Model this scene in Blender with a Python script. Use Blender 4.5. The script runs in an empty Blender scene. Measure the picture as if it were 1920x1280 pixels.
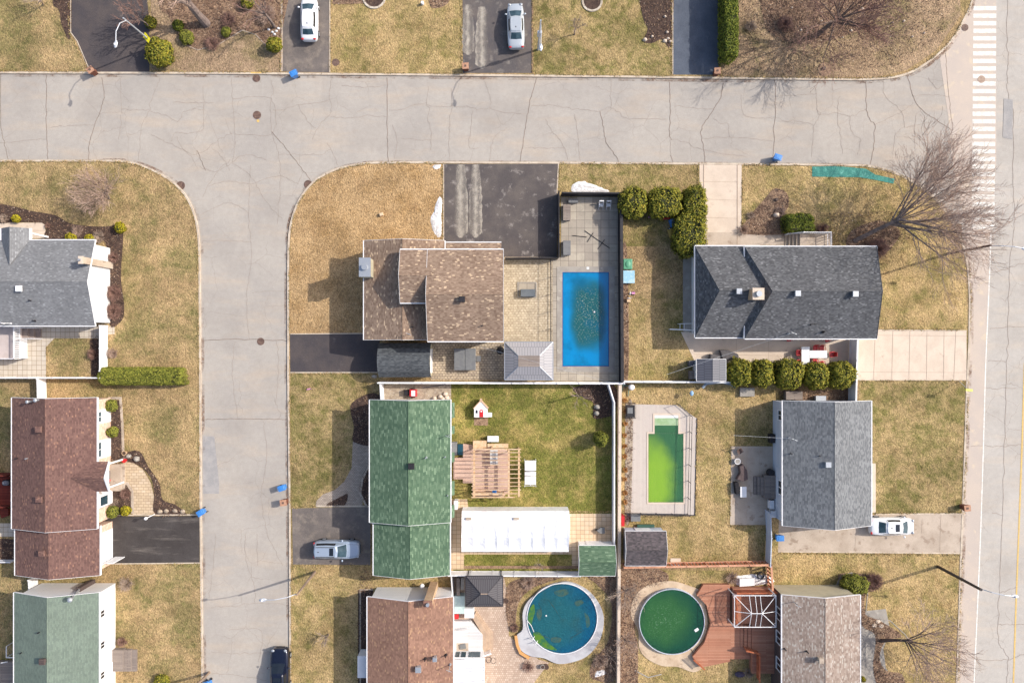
import bpy, math, random
from math import radians as R, pi, sin, cos, tan, hypot, atan2
from mathutils import Vector, Matrix, noise as mnoise

scene = bpy.context.scene
col = scene.collection
S, H = 17.8, 72.0            # metres: photo ground scale (px per metre) and flying height of the camera

# ------------------------------------------------------------ camera, sky, sun, exposure
cam_d = bpy.data.cameras.new('camera'); cam = bpy.data.objects.new('camera', cam_d); col.objects.link(cam)
cam.location = (0, 0, H); cam.rotation_euler = (0, 0, 0)
cam_d.sensor_width = 36; cam_d.lens = 36*H/(1920/S); cam_d.clip_end = 2000; cam_d.clip_start = 1
scene.camera = cam
SUN_EL, SUN_AZ = R(38.5), atan2(.954, .30)
world = bpy.data.worlds.new('World'); scene.world = world; world.use_nodes = True
wn = world.node_tree; bg = wn.nodes['Background']
sky = wn.nodes.new('ShaderNodeTexSky'); sky.sky_type = 'NISHITA'; sky.sun_disc = False
sky.sun_elevation = SUN_EL; sky.sun_rotation = SUN_AZ; sky.air_density = 1.0; sky.dust_density = 3.0; sky.ozone_density = 1
wn.links.new(sky.outputs[0], bg.inputs[0]); bg.inputs[1].default_value = 0.15
sd = bpy.data.lights.new('sun', 'SUN'); sd.energy = 3.2; sd.angle = R(0.5); sd.color = (1, .952, .865)
sun = bpy.data.objects.new('sun', sd); col.objects.link(sun)
sv = Vector((sin(SUN_AZ)*cos(SUN_EL), cos(SUN_AZ)*cos(SUN_EL), sin(SUN_EL)))
sun.rotation_euler = sv.to_track_quat('Z', 'Y').to_euler(); sun.location = sv*150
vs = scene.view_settings; vs.view_transform = 'Standard'; vs.look = 'None'; vs.gamma = 1; vs.exposure = 0.55

rnd = random.Random(7)

# ------------------------------------------------------------ helpers: points
def W(px, py, h=0.0):
    k = (1-h/H)/S
    return Vector(((px-960)*k, (640-py)*k, h))
def PX(pts, z):                      # list of ground pixels -> points at z
    return [Vector(((x-960)/S, (640-y)/S, z)) for x, y in pts]
def smooth(pts, n=5, closed=False):
    out = []; N = len(pts)
    rng = range(N) if closed else range(N-1)
    for i in rng:
        g = (lambda j: pts[j % N]) if closed else (lambda j: pts[min(max(j, 0), N-1)])
        a, b, c, d = g(i-1), g(i), g(i+1), g(i+2)
        for k in range(n):
            t = k/n
            out.append(tuple(.5*((2*b[q])+(-a[q]+c[q])*t+(2*a[q]-5*b[q]+4*c[q]-d[q])*t*t+(-a[q]+3*b[q]-3*c[q]+d[q])*t**3) for q in range(2)))
    if not closed: out.append(tuple(pts[-1][:2]))
    return out
def circ(cx, cy, r, n=32, ry=None):
    return [(cx+r*cos(2*pi*i/n), cy+(ry or r)*sin(2*pi*i/n)) for i in range(n)]

# ------------------------------------------------------------ helpers: mesh building
class MB:
    def __init__(s): s.v = []; s.f = []
    def poly(s, pts):
        b = len(s.v); s.v += [tuple(p) for p in pts]; s.f.append(tuple(range(b, b+len(pts))))
    def box(s, x0, y0, x1, y1, z0, z1, a=0.0, ins=0.0):
        cx, cy = (x0+x1)/2, (y0+y1)/2; hx, hy = abs(x1-x0)/2, abs(y1-y0)/2; ca, sa = cos(a), sin(a); b = len(s.v)
        for z, k in ((z0, 0), (z1, ins)):
            for sx, sy in ((-1, -1), (1, -1), (1, 1), (-1, 1)):
                x, y = sx*(hx-k), sy*(hy-k); s.v.append((cx+x*ca-y*sa, cy+x*sa+y*ca, z))
        s.f += [tuple(b+i for i in q) for q in ((3, 2, 1, 0), (4, 5, 6, 7), (0, 1, 5, 4), (1, 2, 6, 5), (2, 3, 7, 6), (3, 0, 4, 7))]
    def prism(s, pts, z0, z1, cap=True):
        pts = [(p[0], p[1]) for p in pts]
        if sum(pts[i-1][0]*pts[i][1]-pts[i][0]*pts[i-1][1] for i in range(len(pts))) < 0: pts = pts[::-1]
        n = len(pts); b = len(s.v)
        s.v += [(x, y, z0) for x, y in pts]+[(x, y, z1) for x, y in pts]
        for i in range(n): j = (i+1) % n; s.f.append((b+i, b+j, b+n+j, b+n+i))
        if cap: s.f.append(tuple(b+n+i for i in range(n))); s.f.append(tuple(b+i for i in reversed(range(n))))
    def sheet(s, pts, z):
        pts = [(p[0], p[1], z) for p in pts]
        if sum(pts[i-1][0]*pts[i][1]-pts[i][0]*pts[i-1][1] for i in range(len(pts))) < 0: pts = pts[::-1]
        s.poly(pts)
    def tube(s, p, q, r0, r1=None, n=6, cap=True):
        p, q = Vector(p), Vector(q); r1 = r0 if r1 is None else r1; d = q-p
        if d.length < 1e-6: return
        d.normalize(); u = d.orthogonal().normalized(); w = d.cross(u); b = len(s.v)
        for c, r in ((p, r0), (q, r1)):
            for i in range(n): a = 2*pi*i/n; s.v.append(tuple(c+u*(r*cos(a))+w*(r*sin(a))))
        for i in range(n): j = (i+1) % n; s.f.append((b+i, b+j, b+n+j, b+n+i))
        if cap: s.f.append(tuple(b+i for i in reversed(range(n)))); s.f.append(tuple(b+n+i for i in range(n)))
    def path(s, pts, r, n=5, r1=None):
        N = len(pts)-1
        for i in range(N):
            ra = r if r1 is None else r+(r1-r)*i/N; rb = r if r1 is None else r+(r1-r)*(i+1)/N
            s.tube(pts[i], pts[i+1], ra, rb, n)
    def cyl(s, x, y, r, z0, z1, n=16, r1=None): s.tube((x, y, z0), (x, y, z1), r, r1, n)
    def ball(s, c, rx, ry, rz, nu=14, nv=9, jit=0, seed=0, vmin=-1.0):
        b = len(s.v); c = Vector(c)
        for j in range(nv+1):
            ph = pi*j/nv
            for i in range(nu):
                th = 2*pi*i/nu; d = Vector((sin(ph)*cos(th), sin(ph)*sin(th), cos(ph)))
                k = 1+jit*mnoise.noise(d*2.2+Vector((seed, seed*.7, 0)))
                s.v.append((c.x+d.x*rx*k, c.y+d.y*ry*k, c.z+max(d.z, vmin)*rz*k))
        for j in range(nv):
            for i in range(nu):
                k = (i+1) % nu; s.f.append((b+j*nu+i, b+(j+1)*nu+i, b+(j+1)*nu+k, b+j*nu+k))
    def ribbon(s, pts, w, z0, z1, closed=False):
        P = [Vector((p[0], p[1])) for p in pts]; n = len(P); L = []; Rr = []
        for i in range(n):
            a = P[i-1] if (i or closed) else P[0]; c = P[(i+1) % n] if (i < n-1 or closed) else P[-1]
            d1 = (P[i]-a); d2 = (c-P[i])
            if d1.length < 1e-9: d1 = d2
            if d2.length < 1e-9: d2 = d1
            d1, d2 = d1.normalized(), d2.normalized(); t = (d1+d2)
            t = t.normalized() if t.length > 1e-6 else d1
            nrm = Vector((-t.y, t.x)); k = w/2/max(.5, nrm.dot(Vector((-d1.y, d1.x)))); L.append(P[i]+nrm*k); Rr.append(P[i]-nrm*k)
        b = len(s.v)
        for z in ((z0, z1) if z0 != z1 else (z1,)):
            for i in range(n): s.v.append((L[i].x, L[i].y, z)); s.v.append((Rr[i].x, Rr[i].y, z))
        top = b+(2*n if z0 != z1 else 0)
        m = n if closed else n-1
        for i in range(m):
            j = (i+1) % n
            s.f.append((top+2*i, top+2*i+1, top+2*j+1, top+2*j))
            if z0 != z1:
                s.f.append((b+2*i+1, b+2*j+1, top+2*j+1, top+2*i+1)); s.f.append((b+2*j, b+2*i, top+2*i, top+2*j))
        if z0 != z1 and not closed:
            s.f.append((b, b+1, top+1, top)); e = 2*(n-1); s.f.append((b+e+1, b+e, top+e, top+e+1))
    def build(s, name, m=None, parent=None, uv=True, bevel=0, smooth_=False):
        org = ORG.get(parent.name, Vector((0, 0, 0))) if parent else Vector((0, 0, 0))
        me = bpy.data.meshes.new(name); me.from_pydata([(v[0]-org.x, v[1]-org.y, v[2]-org.z) for v in s.v], [], s.f)
        if uv and s.f:
            ul = me.uv_layers.new(name='uv').data; li = 0; vv = me.vertices
            for f in me.polygons:
                n = f.normal; e = Vector((-n.y, n.x, 0))
                e = e.normalized() if e.length > .02 else Vector((1, 0, 0)); t = n.cross(e)
                if n.z < -.5 and abs(e.x) == 1: t = Vector((0, 1, 0))
                for q in f.loop_indices:
                    p = vv[me.loops[q].vertex_index].co; ul[q].uv = (p.dot(e), p.dot(t))
        if smooth_:
            for f in me.polygons: f.use_smooth = True
        o = bpy.data.objects.new(name, me); col.objects.link(o)
        if m: me.materials.append(m)
        if parent: o.parent = parent; ORG[o.name] = org
        if bevel:
            b = o.modifiers.new('bevel', 'BEVEL'); b.width = bevel; b.segments = 2; b.limit_method = 'ANGLE'
        return o
ORG = {}
def tag(o, label=None, cat=None, group=None, kind=None):
    if label: o['label'] = label
    if cat: o['category'] = cat
    if group: o['group'] = group
    if kind: o['kind'] = kind
    return o
def thing(name, label, cat, loc, group=None):
    o = bpy.data.objects.new(name, None); col.objects.link(o); o.location = loc; o.empty_display_size = .3
    ORG[o.name] = Vector(loc); return tag(o, label, cat, group)
def copy_tree(o, parent=None):
    c = o.copy(); col.objects.link(c); c.parent = parent
    for ch in list(o.children): copy_tree(ch, c)
    return c
def struct(name, mb, m, label=None): return tag(mb.build(name, m), label, None, None, 'structure')

# ------------------------------------------------------------ helpers: materials
def lin(c):
    c /= 255; return c/12.92 if c <= .04045 else ((c+.055)/1.055)**2.4
def C(r, g, b, k=.74): return (lin(r)*k, lin(g)*k, lin(b)*k, 1)
def newmat(name):
    m = bpy.data.materials.new(name); m.use_nodes = True; return m, m.node_tree, m.node_tree.nodes['Principled BSDF']
def N(nt, t, **k):
    n = nt.nodes.new('ShaderNode'+t)
    for a, v in k.items(): setattr(n, a, v)
    return n
def mixc(nt, f, a, b, mode='MIX'):
    n = N(nt, 'Mix', data_type='RGBA', blend_type=mode)
    for i, v in ((0, f), (6, a), (7, b)):
        if hasattr(v, 'node') or isinstance(v, bpy.types.NodeSocket): nt.links.new(v, n.inputs[i])
        else: n.inputs[i].default_value = v
    return n.outputs[2]
def noise_t(nt, vec, sc, det=3, rough=.55, lo=None, hi=None, a=0., b=1., dist=0):
    n = N(nt, 'TexNoise'); n.inputs['Scale'].default_value = sc; n.inputs['Detail'].default_value = det
    n.inputs['Roughness'].default_value = rough; n.inputs['Distortion'].default_value = dist; nt.links.new(vec, n.inputs['Vector'])
    if lo is None: return n.outputs['Fac']
    m = N(nt, 'MapRange'); nt.links.new(n.outputs['Fac'], m.inputs[0])
    for i, v in ((1, lo), (2, hi), (3, a), (4, b)): m.inputs[i].default_value = v
    return m.outputs[0]
def coord(nt, off=(0, 0, 0), sc=(1, 1, 1), which='Object', rot=0):
    t = N(nt, 'TexCoord'); mp = N(nt, 'Mapping'); nt.links.new(t.outputs[which], mp.inputs[0])
    mp.inputs['Location'].default_value = off; mp.inputs['Scale'].default_value = sc; mp.inputs['Rotation'].default_value = (0, 0, rot); return mp.outputs[0]
def bumpn(nt, bs, h, st, dist):
    b = N(nt, 'Bump'); b.inputs['Strength'].default_value = st; b.inputs['Distance'].default_value = dist
    nt.links.new(h, b.inputs['Height']); nt.links.new(b.outputs[0], bs.inputs['Normal'])
def fin(nt, bs, c, rough, metal=0, spec=.3):
    if isinstance(c, bpy.types.NodeSocket): nt.links.new(c, bs.inputs['Base Color'])
    else: bs.inputs['Base Color'].default_value = c
    bs.inputs['Roughness'].default_value = rough; bs.inputs['Metallic'].default_value = metal; bs.inputs['Specular IOR Level'].default_value = spec
CACHE = {}
def mat(name, c1, c2=None, sc=1., c3=None, fine=.12, fs=14, rough=.85, bump=0, metal=0, spec=.3, thr=(.42, .6), thr3=(.58, .66), off=(0, 0, 0), st=(1, 1, 1), det=4, sc3=None, coat=0):
    if name in CACHE: return CACHE[name]
    m, nt, bs = newmat(name); v = coord(nt, off, st); c = c1
    if c2: c = mixc(nt, noise_t(nt, v, sc, det, .6, *thr), c1, c2)
    if c3: c = mixc(nt, noise_t(nt, coord(nt, (31, 17, 5), st), sc3 or sc*2.3, det, .6, *thr3), c, c3)
    if fine:
        fn = noise_t(nt, v, fs, 2, .6, .25, .75, 1-fine, 1+fine)
        mm = N(nt, 'Mix', data_type='RGBA', blend_type='MULTIPLY'); mm.inputs[0].default_value = 1
        if isinstance(c, bpy.types.NodeSocket): nt.links.new(c, mm.inputs[6])
        else: mm.inputs[6].default_value = c
        nt.links.new(fn, mm.inputs[7]); c = mm.outputs[2]
    if bump: bumpn(nt, bs, noise_t(nt, v, fs, 3), 1, bump)
    fin(nt, bs, c, rough, metal, spec)
    if coat: bs.inputs['Coat Weight'].default_value = coat; bs.inputs['Coat Roughness'].default_value = .05
    CACHE[name] = m; return m
def lawn(name, straw, green, dark, amt=.5, off=0., big=.22, stripes=0):
    m, nt, bs = newmat(name); v = coord(nt, (off, off*.6, 0))
    d = .5-(amt-.5)*.4
    g1 = noise_t(nt, v, big, 5, .66, d-.05, d+.1); g2 = noise_t(nt, v, 1.0, 5, .75, d-.02, d+.16)
    mx = N(nt, 'Math', operation='MULTIPLY_ADD'); nt.links.new(g1, mx.inputs[0]); mx.inputs[1].default_value = .65
    sc = N(nt, 'Math', operation='MULTIPLY'); nt.links.new(g2, sc.inputs[0]); sc.inputs[1].default_value = .45; nt.links.new(sc.outputs[0], mx.inputs[2])
    c = mixc(nt, mx.outputs[0], straw, green)
    c = mixc(nt, noise_t(nt, coord(nt, (off+50, 9, 0)), .55, 5, .7, .52, .75, 0, .7), c, dark)
    v2 = coord(nt, (off, 0, 0), (1, .7, 1), rot=.5)
    f1 = noise_t(nt, v2, 8, 3, .85, .32, .68, .44, 1.52); c = mixc(nt, 1., c, f1, 'MULTIPLY')
    f2 = noise_t(nt, v, 2.6, 4, .75, .3, .7, .76, 1.24); c = mixc(nt, 1., c, f2, 'MULTIPLY')
    f3 = noise_t(nt, v, .16, 4, .65, .35, .65, .8, 1.14); c = mixc(nt, 1., c, f3, 'MULTIPLY')
    bumpn(nt, bs, noise_t(nt, v2, 6.5, 3, .7), 1, .12)
    fin(nt, bs, c, .95, 0, .15); return m
def bricks(name, ramp, mortar, w=.3, h=.15, ms=.012, var=.1, vs=.5, rough=.9, off=.5, bump=0, uvs=True, wear=None, rot=0, flat=0, cell=None):
    if name in CACHE: return CACHE[name]
    m, nt, bs = newmat(name); v = coord(nt, which='UV' if uvs else 'Object', rot=rot)
    b = N(nt, 'TexBrick'); b.offset = off; b.squash = 1; nt.links.new(v, b.inputs['Vector'])
    b.inputs['Color1'].default_value = (0, 0, 0, 1); b.inputs['Color2'].default_value = (1, 1, 1, 1); b.inputs['Mortar'].default_value = (.5, .5, .5, 1)
    for k, x in (('Scale', 1), ('Mortar Size', ms), ('Mortar Smooth', .3), ('Bias', 0), ('Brick Width', w), ('Row Height', h)): b.inputs[k].default_value = x
    r = N(nt, 'ValToRGB'); r.color_ramp.interpolation = 'LINEAR'; nt.links.new(b.outputs['Color'], r.inputs[0])
    els = r.color_ramp.elements
    els[0].position, els[0].color = ramp[0]; els[1].position, els[1].color = ramp[-1]
    for p, cc in ramp[1:-1]: e = els.new(p); e.color = cc
    c = mixc(nt, b.outputs['Fac'], r.outputs[0], mortar)
    fv = noise_t(nt, v, vs, 5, .65, .3, .7, 1-var, 1+var); c = mixc(nt, 1., c, fv, 'MULTIPLY')
    c = mixc(nt, 1., c, noise_t(nt, v, 16, 2, .6, .3, .7, .9, 1.1), 'MULTIPLY')
    if wear: c = mixc(nt, noise_t(nt, v, wear[1], 5, .7, wear[2], wear[3], 0, wear[4] if len(wear) > 4 else 1), c, wear[0])
    if bump: bumpn(nt, bs, b.outputs['Fac'], -1 if bump > 0 else 1, abs(bump))
    fin(nt, bs, c, rough); CACHE[name] = m; return m
def simple(name, c, rough=.5, metal=0, spec=.5, fine=.05, coat=0): return mat(name, c, fine=fine, fs=8, rough=rough, metal=metal, spec=spec, coat=coat)
def math2(nt, op, a, b=None, c=None):
    n = N(nt, 'Math', operation=op)
    for i, v in enumerate((a, b, c)):
        if v is None: continue
        if isinstance(v, bpy.types.NodeSocket): nt.links.new(v, n.inputs[i])
        else: n.inputs[i].default_value = v
    return n.outputs[0]
def shingle(name, d, m_, l, fl=None, pf=.93, w=.24, h=.13, var=.1, rowd=.34, k=1):
    d, m_, l, fl = [None if q is None else tuple(x*k for x in q[:3])+(1,) for q in (d, m_, l, fl)]
    m, nt, bs = newmat(name); v = coord(nt, which='UV'); sp = N(nt, 'SeparateXYZ'); nt.links.new(v, sp.inputs[0])
    rv = math2(nt, 'DIVIDE', sp.outputs[1], h); row = math2(nt, 'FLOOR', rv); fr = math2(nt, 'FRACT', rv)
    wr = N(nt, 'TexWhiteNoise', noise_dimensions='1D'); nt.links.new(row, wr.inputs['W'])
    cu = math2(nt, 'ADD', math2(nt, 'DIVIDE', sp.outputs[0], w), math2(nt, 'MULTIPLY', wr.outputs['Value'], 7.3)); cl = math2(nt, 'FLOOR', cu)
    cb = N(nt, 'CombineXYZ'); nt.links.new(cl, cb.inputs[0]); nt.links.new(row, cb.inputs[1]); wn_ = N(nt, 'TexWhiteNoise', noise_dimensions='2D'); nt.links.new(cb.outputs[0], wn_.inputs['Vector'])
    r = N(nt, 'ValToRGB'); nt.links.new(wn_.outputs['Value'], r.inputs[0]); els = r.color_ramp.elements; els[0].position, els[0].color = 0, d
    rp = [(.45, m_), (.85, l)]+([(pf-.01, l), (pf, fl)] if fl else [])
    els[1].position, els[1].color = 1, fl or l
    for p, cc in rp: e = els.new(p); e.color = cc
    c = r.outputs[0]
    lap = N(nt, 'MapRange', interpolation_type='SMOOTHSTEP'); nt.links.new(fr, lap.inputs[0]); lap.inputs[1].default_value = 0; lap.inputs[2].default_value = .38; lap.inputs[3].default_value = 1-rowd; lap.inputs[4].default_value = 1.06  # each course darkens at its lap, a shadow line put into the colour
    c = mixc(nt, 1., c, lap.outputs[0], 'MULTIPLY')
    c = mixc(nt, 1., c, noise_t(nt, v, .35, 5, .65, .3, .7, 1-var, 1+var), 'MULTIPLY'); c = mixc(nt, 1., c, noise_t(nt, v, 13, 2, .6, .3, .7, .9, 1.1), 'MULTIPLY')
    c = mixc(nt, noise_t(nt, coord(nt, (3, 8, 0), (1, .12, 1), 'UV'), 1.6, 4, .6, .52, .72, 0, .16), c, tuple(x*.55 for x in d[:3])+(1,))
    bumpn(nt, bs, fr, -.5, .01); fin(nt, bs, c, .93, 0, .2); CACHE[name] = m; return m

# ------------------------------------------------------------ materials
M = {}
M['soil'] = mat('soil', C(120, 98, 78), C(150, 125, 95), 1.5, C(95, 75, 60), fine=.25, fs=9, bump=.04)
def road_mat(name, a, b, warm, net=.35, nsc=.32):
    m, nt, bs = newmat(name); v = coord(nt)
    c = mixc(nt, noise_t(nt, v, .16, 5, .6, .38, .64), a, b)
    c = mixc(nt, noise_t(nt, coord(nt, (9, 3, 0), (.25, 1, 1)), 0.6, 4, .6, .5, .7, 0, .6), c, warm)
    c = mixc(nt, 1., c, noise_t(nt, v, 13, 2, .6, .25, .75, .9, 1.1), 'MULTIPLY')
    c = mixc(nt, 1., c, noise_t(nt, v, 2.2, 4, .7, .3, .7, .94, 1.06), 'MULTIPLY')
    dn = N(nt, 'TexNoise'); dn.inputs['Scale'].default_value = 1.3; nt.links.new(v, dn.inputs['Vector'])
    va = N(nt, 'VectorMath', operation='MULTIPLY_ADD'); nt.links.new(dn.outputs['Color'], va.inputs[0]); va.inputs[1].default_value = (.7, .7, 0); nt.links.new(v, va.inputs[2])
    vo = N(nt, 'TexVoronoi', feature='DISTANCE_TO_EDGE', voronoi_dimensions='2D'); vo.inputs['Scale'].default_value = nsc; nt.links.new(va.outputs[0], vo.inputs['Vector'])
    mr = N(nt, 'MapRange'); nt.links.new(vo.outputs['Distance'], mr.inputs[0]); mr.inputs[1].default_value = .003; mr.inputs[2].default_value = .012; mr.inputs[3].default_value = net; mr.inputs[4].default_value = 0
    mk = N(nt, 'Math', operation='MULTIPLY'); nt.links.new(mr.outputs[0], mk.inputs[0]); nt.links.new(noise_t(nt, v, .2, 2, .5, .42, .58), mk.inputs[1])
    c = mixc(nt, mk.outputs[0], c, C(140, 126, 116)); c = mixc(nt, noise_t(nt, coord(nt, (77, 5, 0)), .22, 6, .7, .46, .72, 0, .32), c, C(158, 147, 137)); c = mixc(nt, noise_t(nt, coord(nt, (7, 55, 0)), 1.7, 5, .8, .66, .74, 0, .3), c, C(160, 148, 138)); bumpn(nt, bs, noise_t(nt, v, 14, 2), 1, .01); fin(nt, bs, c, .9, 0, .2); return m
M['road'] = road_mat('worn_pale_asphalt', C(192, 183, 173), C(181, 173, 165), C(203, 185, 166))
M['road_w'] = road_mat('worn_pale_boulevard_asphalt', C(204, 196, 187), C(195, 187, 178), C(214, 198, 180), .5, .42)
M['shoulder'] = mat('warm_lane_asphalt', C(212, 195, 180), C(205, 190, 178), .4, C(220, 202, 180), fine=.08, bump=.01)
M['patch'] = mat('newer_asphalt_patch', C(168, 164, 162), C(182, 176, 172), 1, fine=.12)
M['crack'] = mat('dark_crack_filler', C(128, 112, 102), C(156, 136, 122), 2, fine=.2)
M['crackf'] = mat('fine_crack', C(158, 144, 134), C(180, 164, 152), 2, fine=.2)
M['kerb'] = mat('concrete_kerb', C(222, 205, 184), C(200, 182, 162), 1.2, C(170, 150, 130), fine=.15, bump=.01, thr3=(.62, .7))
M['paint'] = mat('worn_white_road_paint', C(252, 248, 240), C(236, 226, 214), 3, C(214, 200, 186), fine=.06, fs=9, thr3=(.6, .72), sc3=5)
M['ypaint'] = mat('worn_yellow_road_paint', C(238, 200, 120), C(220, 186, 120), 3, fine=.1)
M['iron'] = mat('rusty_iron', C(104, 82, 74), C(132, 106, 94), 4, fine=.3, fs=20, rough=.7)
def asph(name, a, b, pale, t=(.56, .7), st=(1, 1, 1), k=.8):
    m, nt, bs = newmat(name); v = coord(nt)
    c = mixc(nt, noise_t(nt, v, .5, 4, .6, .4, .65), a, b)
    c = mixc(nt, noise_t(nt, coord(nt, (4, 7, 0), st), .9, 6, .7, t[0], t[1], 0, k), c, pale)
    c = mixc(nt, 1., c, noise_t(nt, v, 14, 2, .6, .25, .75, .82, 1.18), 'MULTIPLY')
    bumpn(nt, bs, noise_t(nt, v, 15, 2), 1, .012); fin(nt, bs, c, .85, 0, .25); return m
M['asph_dark'] = asph('sealed_black_asphalt', C(82, 76, 78), C(95, 86, 84), C(142, 132, 124), (.62, .8))
M['asph_salt'] = asph('salt_stained_asphalt', C(100, 94, 94), C(118, 108, 102), C(170, 160, 148), (.55, .75))
M['asph_blue'] = asph('blue_grey_asphalt', C(102, 108, 120), C(88, 94, 106), C(150, 150, 152), (.6, .78), (1, .4, 1))
M['asph_left'] = asph('tyre_streaked_asphalt', C(72, 66, 64), C(84, 78, 76), C(135, 126, 118), (.55, .75), (.2, 1.6, 1))
M['asph_new'] = asph('dark_stained_asphalt', C(94, 87, 86), C(112, 103, 98), C(190, 180, 172), (.57, .72))
M['asph_grey'] = asph('old_grey_asphalt', C(140, 128, 120), C(124, 115, 110), C(160, 148, 138), (.5, .7))
M['asph_brn'] = asph('faded_brown_grey_asphalt', C(128, 118, 112), C(112, 104, 100), C(160, 146, 132), (.5, .7))
M['salt'] = mat('dried_road_salt', C(196, 184, 168), C(168, 158, 148), 1.2, fine=.15, fs=12)
M['conc'] = mat('pale_concrete', C(232, 212, 192), C(222, 202, 182), .6, C(205, 184, 164), fine=.07, bump=.006, thr3=(.6, .75))
M['conc_g'] = mat('grey_concrete', C(178, 170, 160), C(164, 156, 148), .8, C(192, 184, 172), fine=.08, bump=.006)
M['conc_w'] = mat('warm_old_concrete', C(206, 188, 170), C(190, 172, 154), .5, C(170, 150, 132), fine=.1, bump=.008)
M['joint'] = mat('joint', C(196, 174, 154), fine=.1)
straw, grn, drk = C(200, 172, 124), C(140, 134, 76), C(132, 110, 78)
M['g_olive'] = lawn('lawn_olive', C(194, 164, 120), C(132, 124, 78), C(146, 120, 86), .54, 3, .17)
M['g_base'] = lawn('lawn_mixed', C(190, 160, 118), C(138, 124, 80), C(140, 114, 84), .48, 11)
M['g_straw'] = lawn('lawn_dead_straw', C(200, 166, 122), C(174, 140, 96), C(158, 124, 88), .5, 23)
M['g_green'] = lawn('lawn_greening', C(190, 166, 104), C(124, 124, 60), C(112, 108, 58), .72, 31, .3)
M['g_yellow'] = lawn('lawn_yellow_mottled', C(200, 170, 122), C(144, 132, 80), C(152, 122, 82), .52, 41, .3)
M['g_brown'] = lawn('lawn_brown_leafy', C(182, 154, 124), C(138, 124, 86), C(126, 104, 86), .45, 53)
M['g_worn'] = lawn('lawn_worn_green', C(186, 160, 114), C(130, 122, 72), C(130, 106, 72), .56, 61, .25)  # turf colour of its own, laid on several plots
M['mulch'] = mat('dark_mulch', C(96, 76, 66), C(74, 58, 52), 3, C(134, 108, 90), fine=.35, fs=14, bump=.06, thr3=(.6, .68), sc3=8)
M['litter'] = mat('leaf_litter', C(168, 138, 112), C(134, 106, 88), 1.6, C(198, 166, 134), fine=.35, fs=13, bump=.06, thr3=(.56, .64), sc3=7)
M['gravel'] = mat('gravel_and_sand', C(196, 178, 156), C(166, 148, 130), 2.5, C(214, 204, 190), fine=.25, fs=14, bump=.04)
M['snow'] = mat('old_snow', C(250, 248, 248, .85), C(226, 220, 216), 3, C(190, 178, 165), fine=.08, fs=8, bump=.05, thr3=(.66, .7))
M['pav_beige'] = bricks('beige_pavers', [(0, C(206, 182, 152)), (.5, C(216, 192, 160)), (1, C(222, 200, 172))], C(150, 122, 96), .5, .3, .018)
M['pav_grey'] = bricks('square_slabs', [(0, C(206, 192, 174)), (.5, C(214, 200, 182)), (1, C(220, 208, 192))], C(146, 126, 106), .5, .5, .02, off=0)
M['pav_tan'] = bricks('tan_slabs', [(0, C(222, 192, 158)), (.5, C(228, 200, 166)), (1, C(232, 208, 178))], C(160, 130, 104), .45, .45, .02, off=0)
M['pav_pool'] = bricks('weathered_pool_slabs', [(0, C(176, 164, 150)), (.5, C(186, 174, 158)), (1, C(198, 186, 168))], C(120, 110, 102), .85, .85, .02, off=0, wear=(C(140, 132, 124), .9, .5, .75, .6))
M['pav_stamp'] = bricks('stamped_stone', [(0, C(192, 176, 152)), (.4, C(204, 188, 162)), (1, C(216, 200, 174))], C(172, 152, 128), .34, .26, .025, .14, 1.2, wear=(C(136, 116, 94), 4, .52, .64, .7))
M['pav_stampd'] = bricks('worn_stamped_stone', [(0, C(186, 168, 148)), (.4, C(200, 182, 158)), (1, C(214, 194, 166))], C(136, 120, 104), .34, .26, .03, .2, 1.2, wear=(C(104, 88, 76), 4, .54, .66, .8))
M['pav_curve'] = bricks('grey_brick_pavers', [(0, C(176, 160, 146)), (.5, C(188, 172, 156)), (1, C(200, 184, 168))], C(118, 104, 94), .24, .14, .014)
M['pav_rose'] = bricks('rose_pavers', [(0, C(194, 168, 148)), (.5, C(206, 182, 162)), (.8, C(214, 190, 170)), (1, C(226, 204, 184))], C(182, 154, 134), .22, .22, .025, wear=(C(222, 204, 188), 1.2, .6, .8, .3))
M['pool_conc'] = bricks('brushed_pool_concrete', [(0, C(214, 200, 190)), (1, C(222, 210, 198))], C(178, 164, 156), .12, 20, .012, .1, 1.4, wear=(C(186, 168, 158), 1.4, .5, .75, .55))
M['pool_beige'] = mat('beige_pool_surround', C(224, 200, 172), C(208, 182, 154), .8, C(190, 164, 138), fine=.08)
M['white'] = mat('white_vinyl', C(248, 246, 246, .8), C(238, 236, 238, .8), 1.5, fine=.03, rough=.5)
M['whitewall'] = bricks('white_siding', [(0, C(238, 236, 234, .82)), (1, C(242, 240, 238, .82))], C(190, 188, 190), 6, .2, .012, .03)
M['greywall'] = bricks('pale_blue_grey_siding', [(0, C(206, 212, 224)), (1, C(214, 220, 230))], C(160, 166, 180), 6, .2, .012, .04)
M['beigewall'] = mat('beige_stucco', C(206, 196, 168), C(196, 186, 160), 1, fine=.05)
M['brownwall'] = bricks('dark_brown_siding', [(0, C(92, 78, 76)), (1, C(100, 86, 82))], C(62, 52, 50), 6, .2, .014, .06)
M['brick_w'] = bricks('pink_orange_brick', [(0, C(222, 158, 118)), (.4, C(236, 186, 152)), (.8, C(244, 214, 190)), (1, C(206, 142, 112))], C(236, 220, 206), .26, .1, .02, .1, 1)
M['brick_t'] = bricks('tan_brick', [(0, C(196, 150, 112)), (.5, C(214, 172, 134)), (1, C(226, 190, 150))], C(206, 186, 160), .24, .09, .015)
M['brick_r'] = bricks('red_brown_brick', [(0, C(130, 84, 70)), (.5, C(150, 98, 80)), (1, C(170, 118, 96))], C(150, 130, 116), .24, .09, .015)
M['glass'] = mat('window_glass', C(48, 70, 80), C(74, 96, 106), .8, fine=0, rough=.06, spec=.5)
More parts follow.
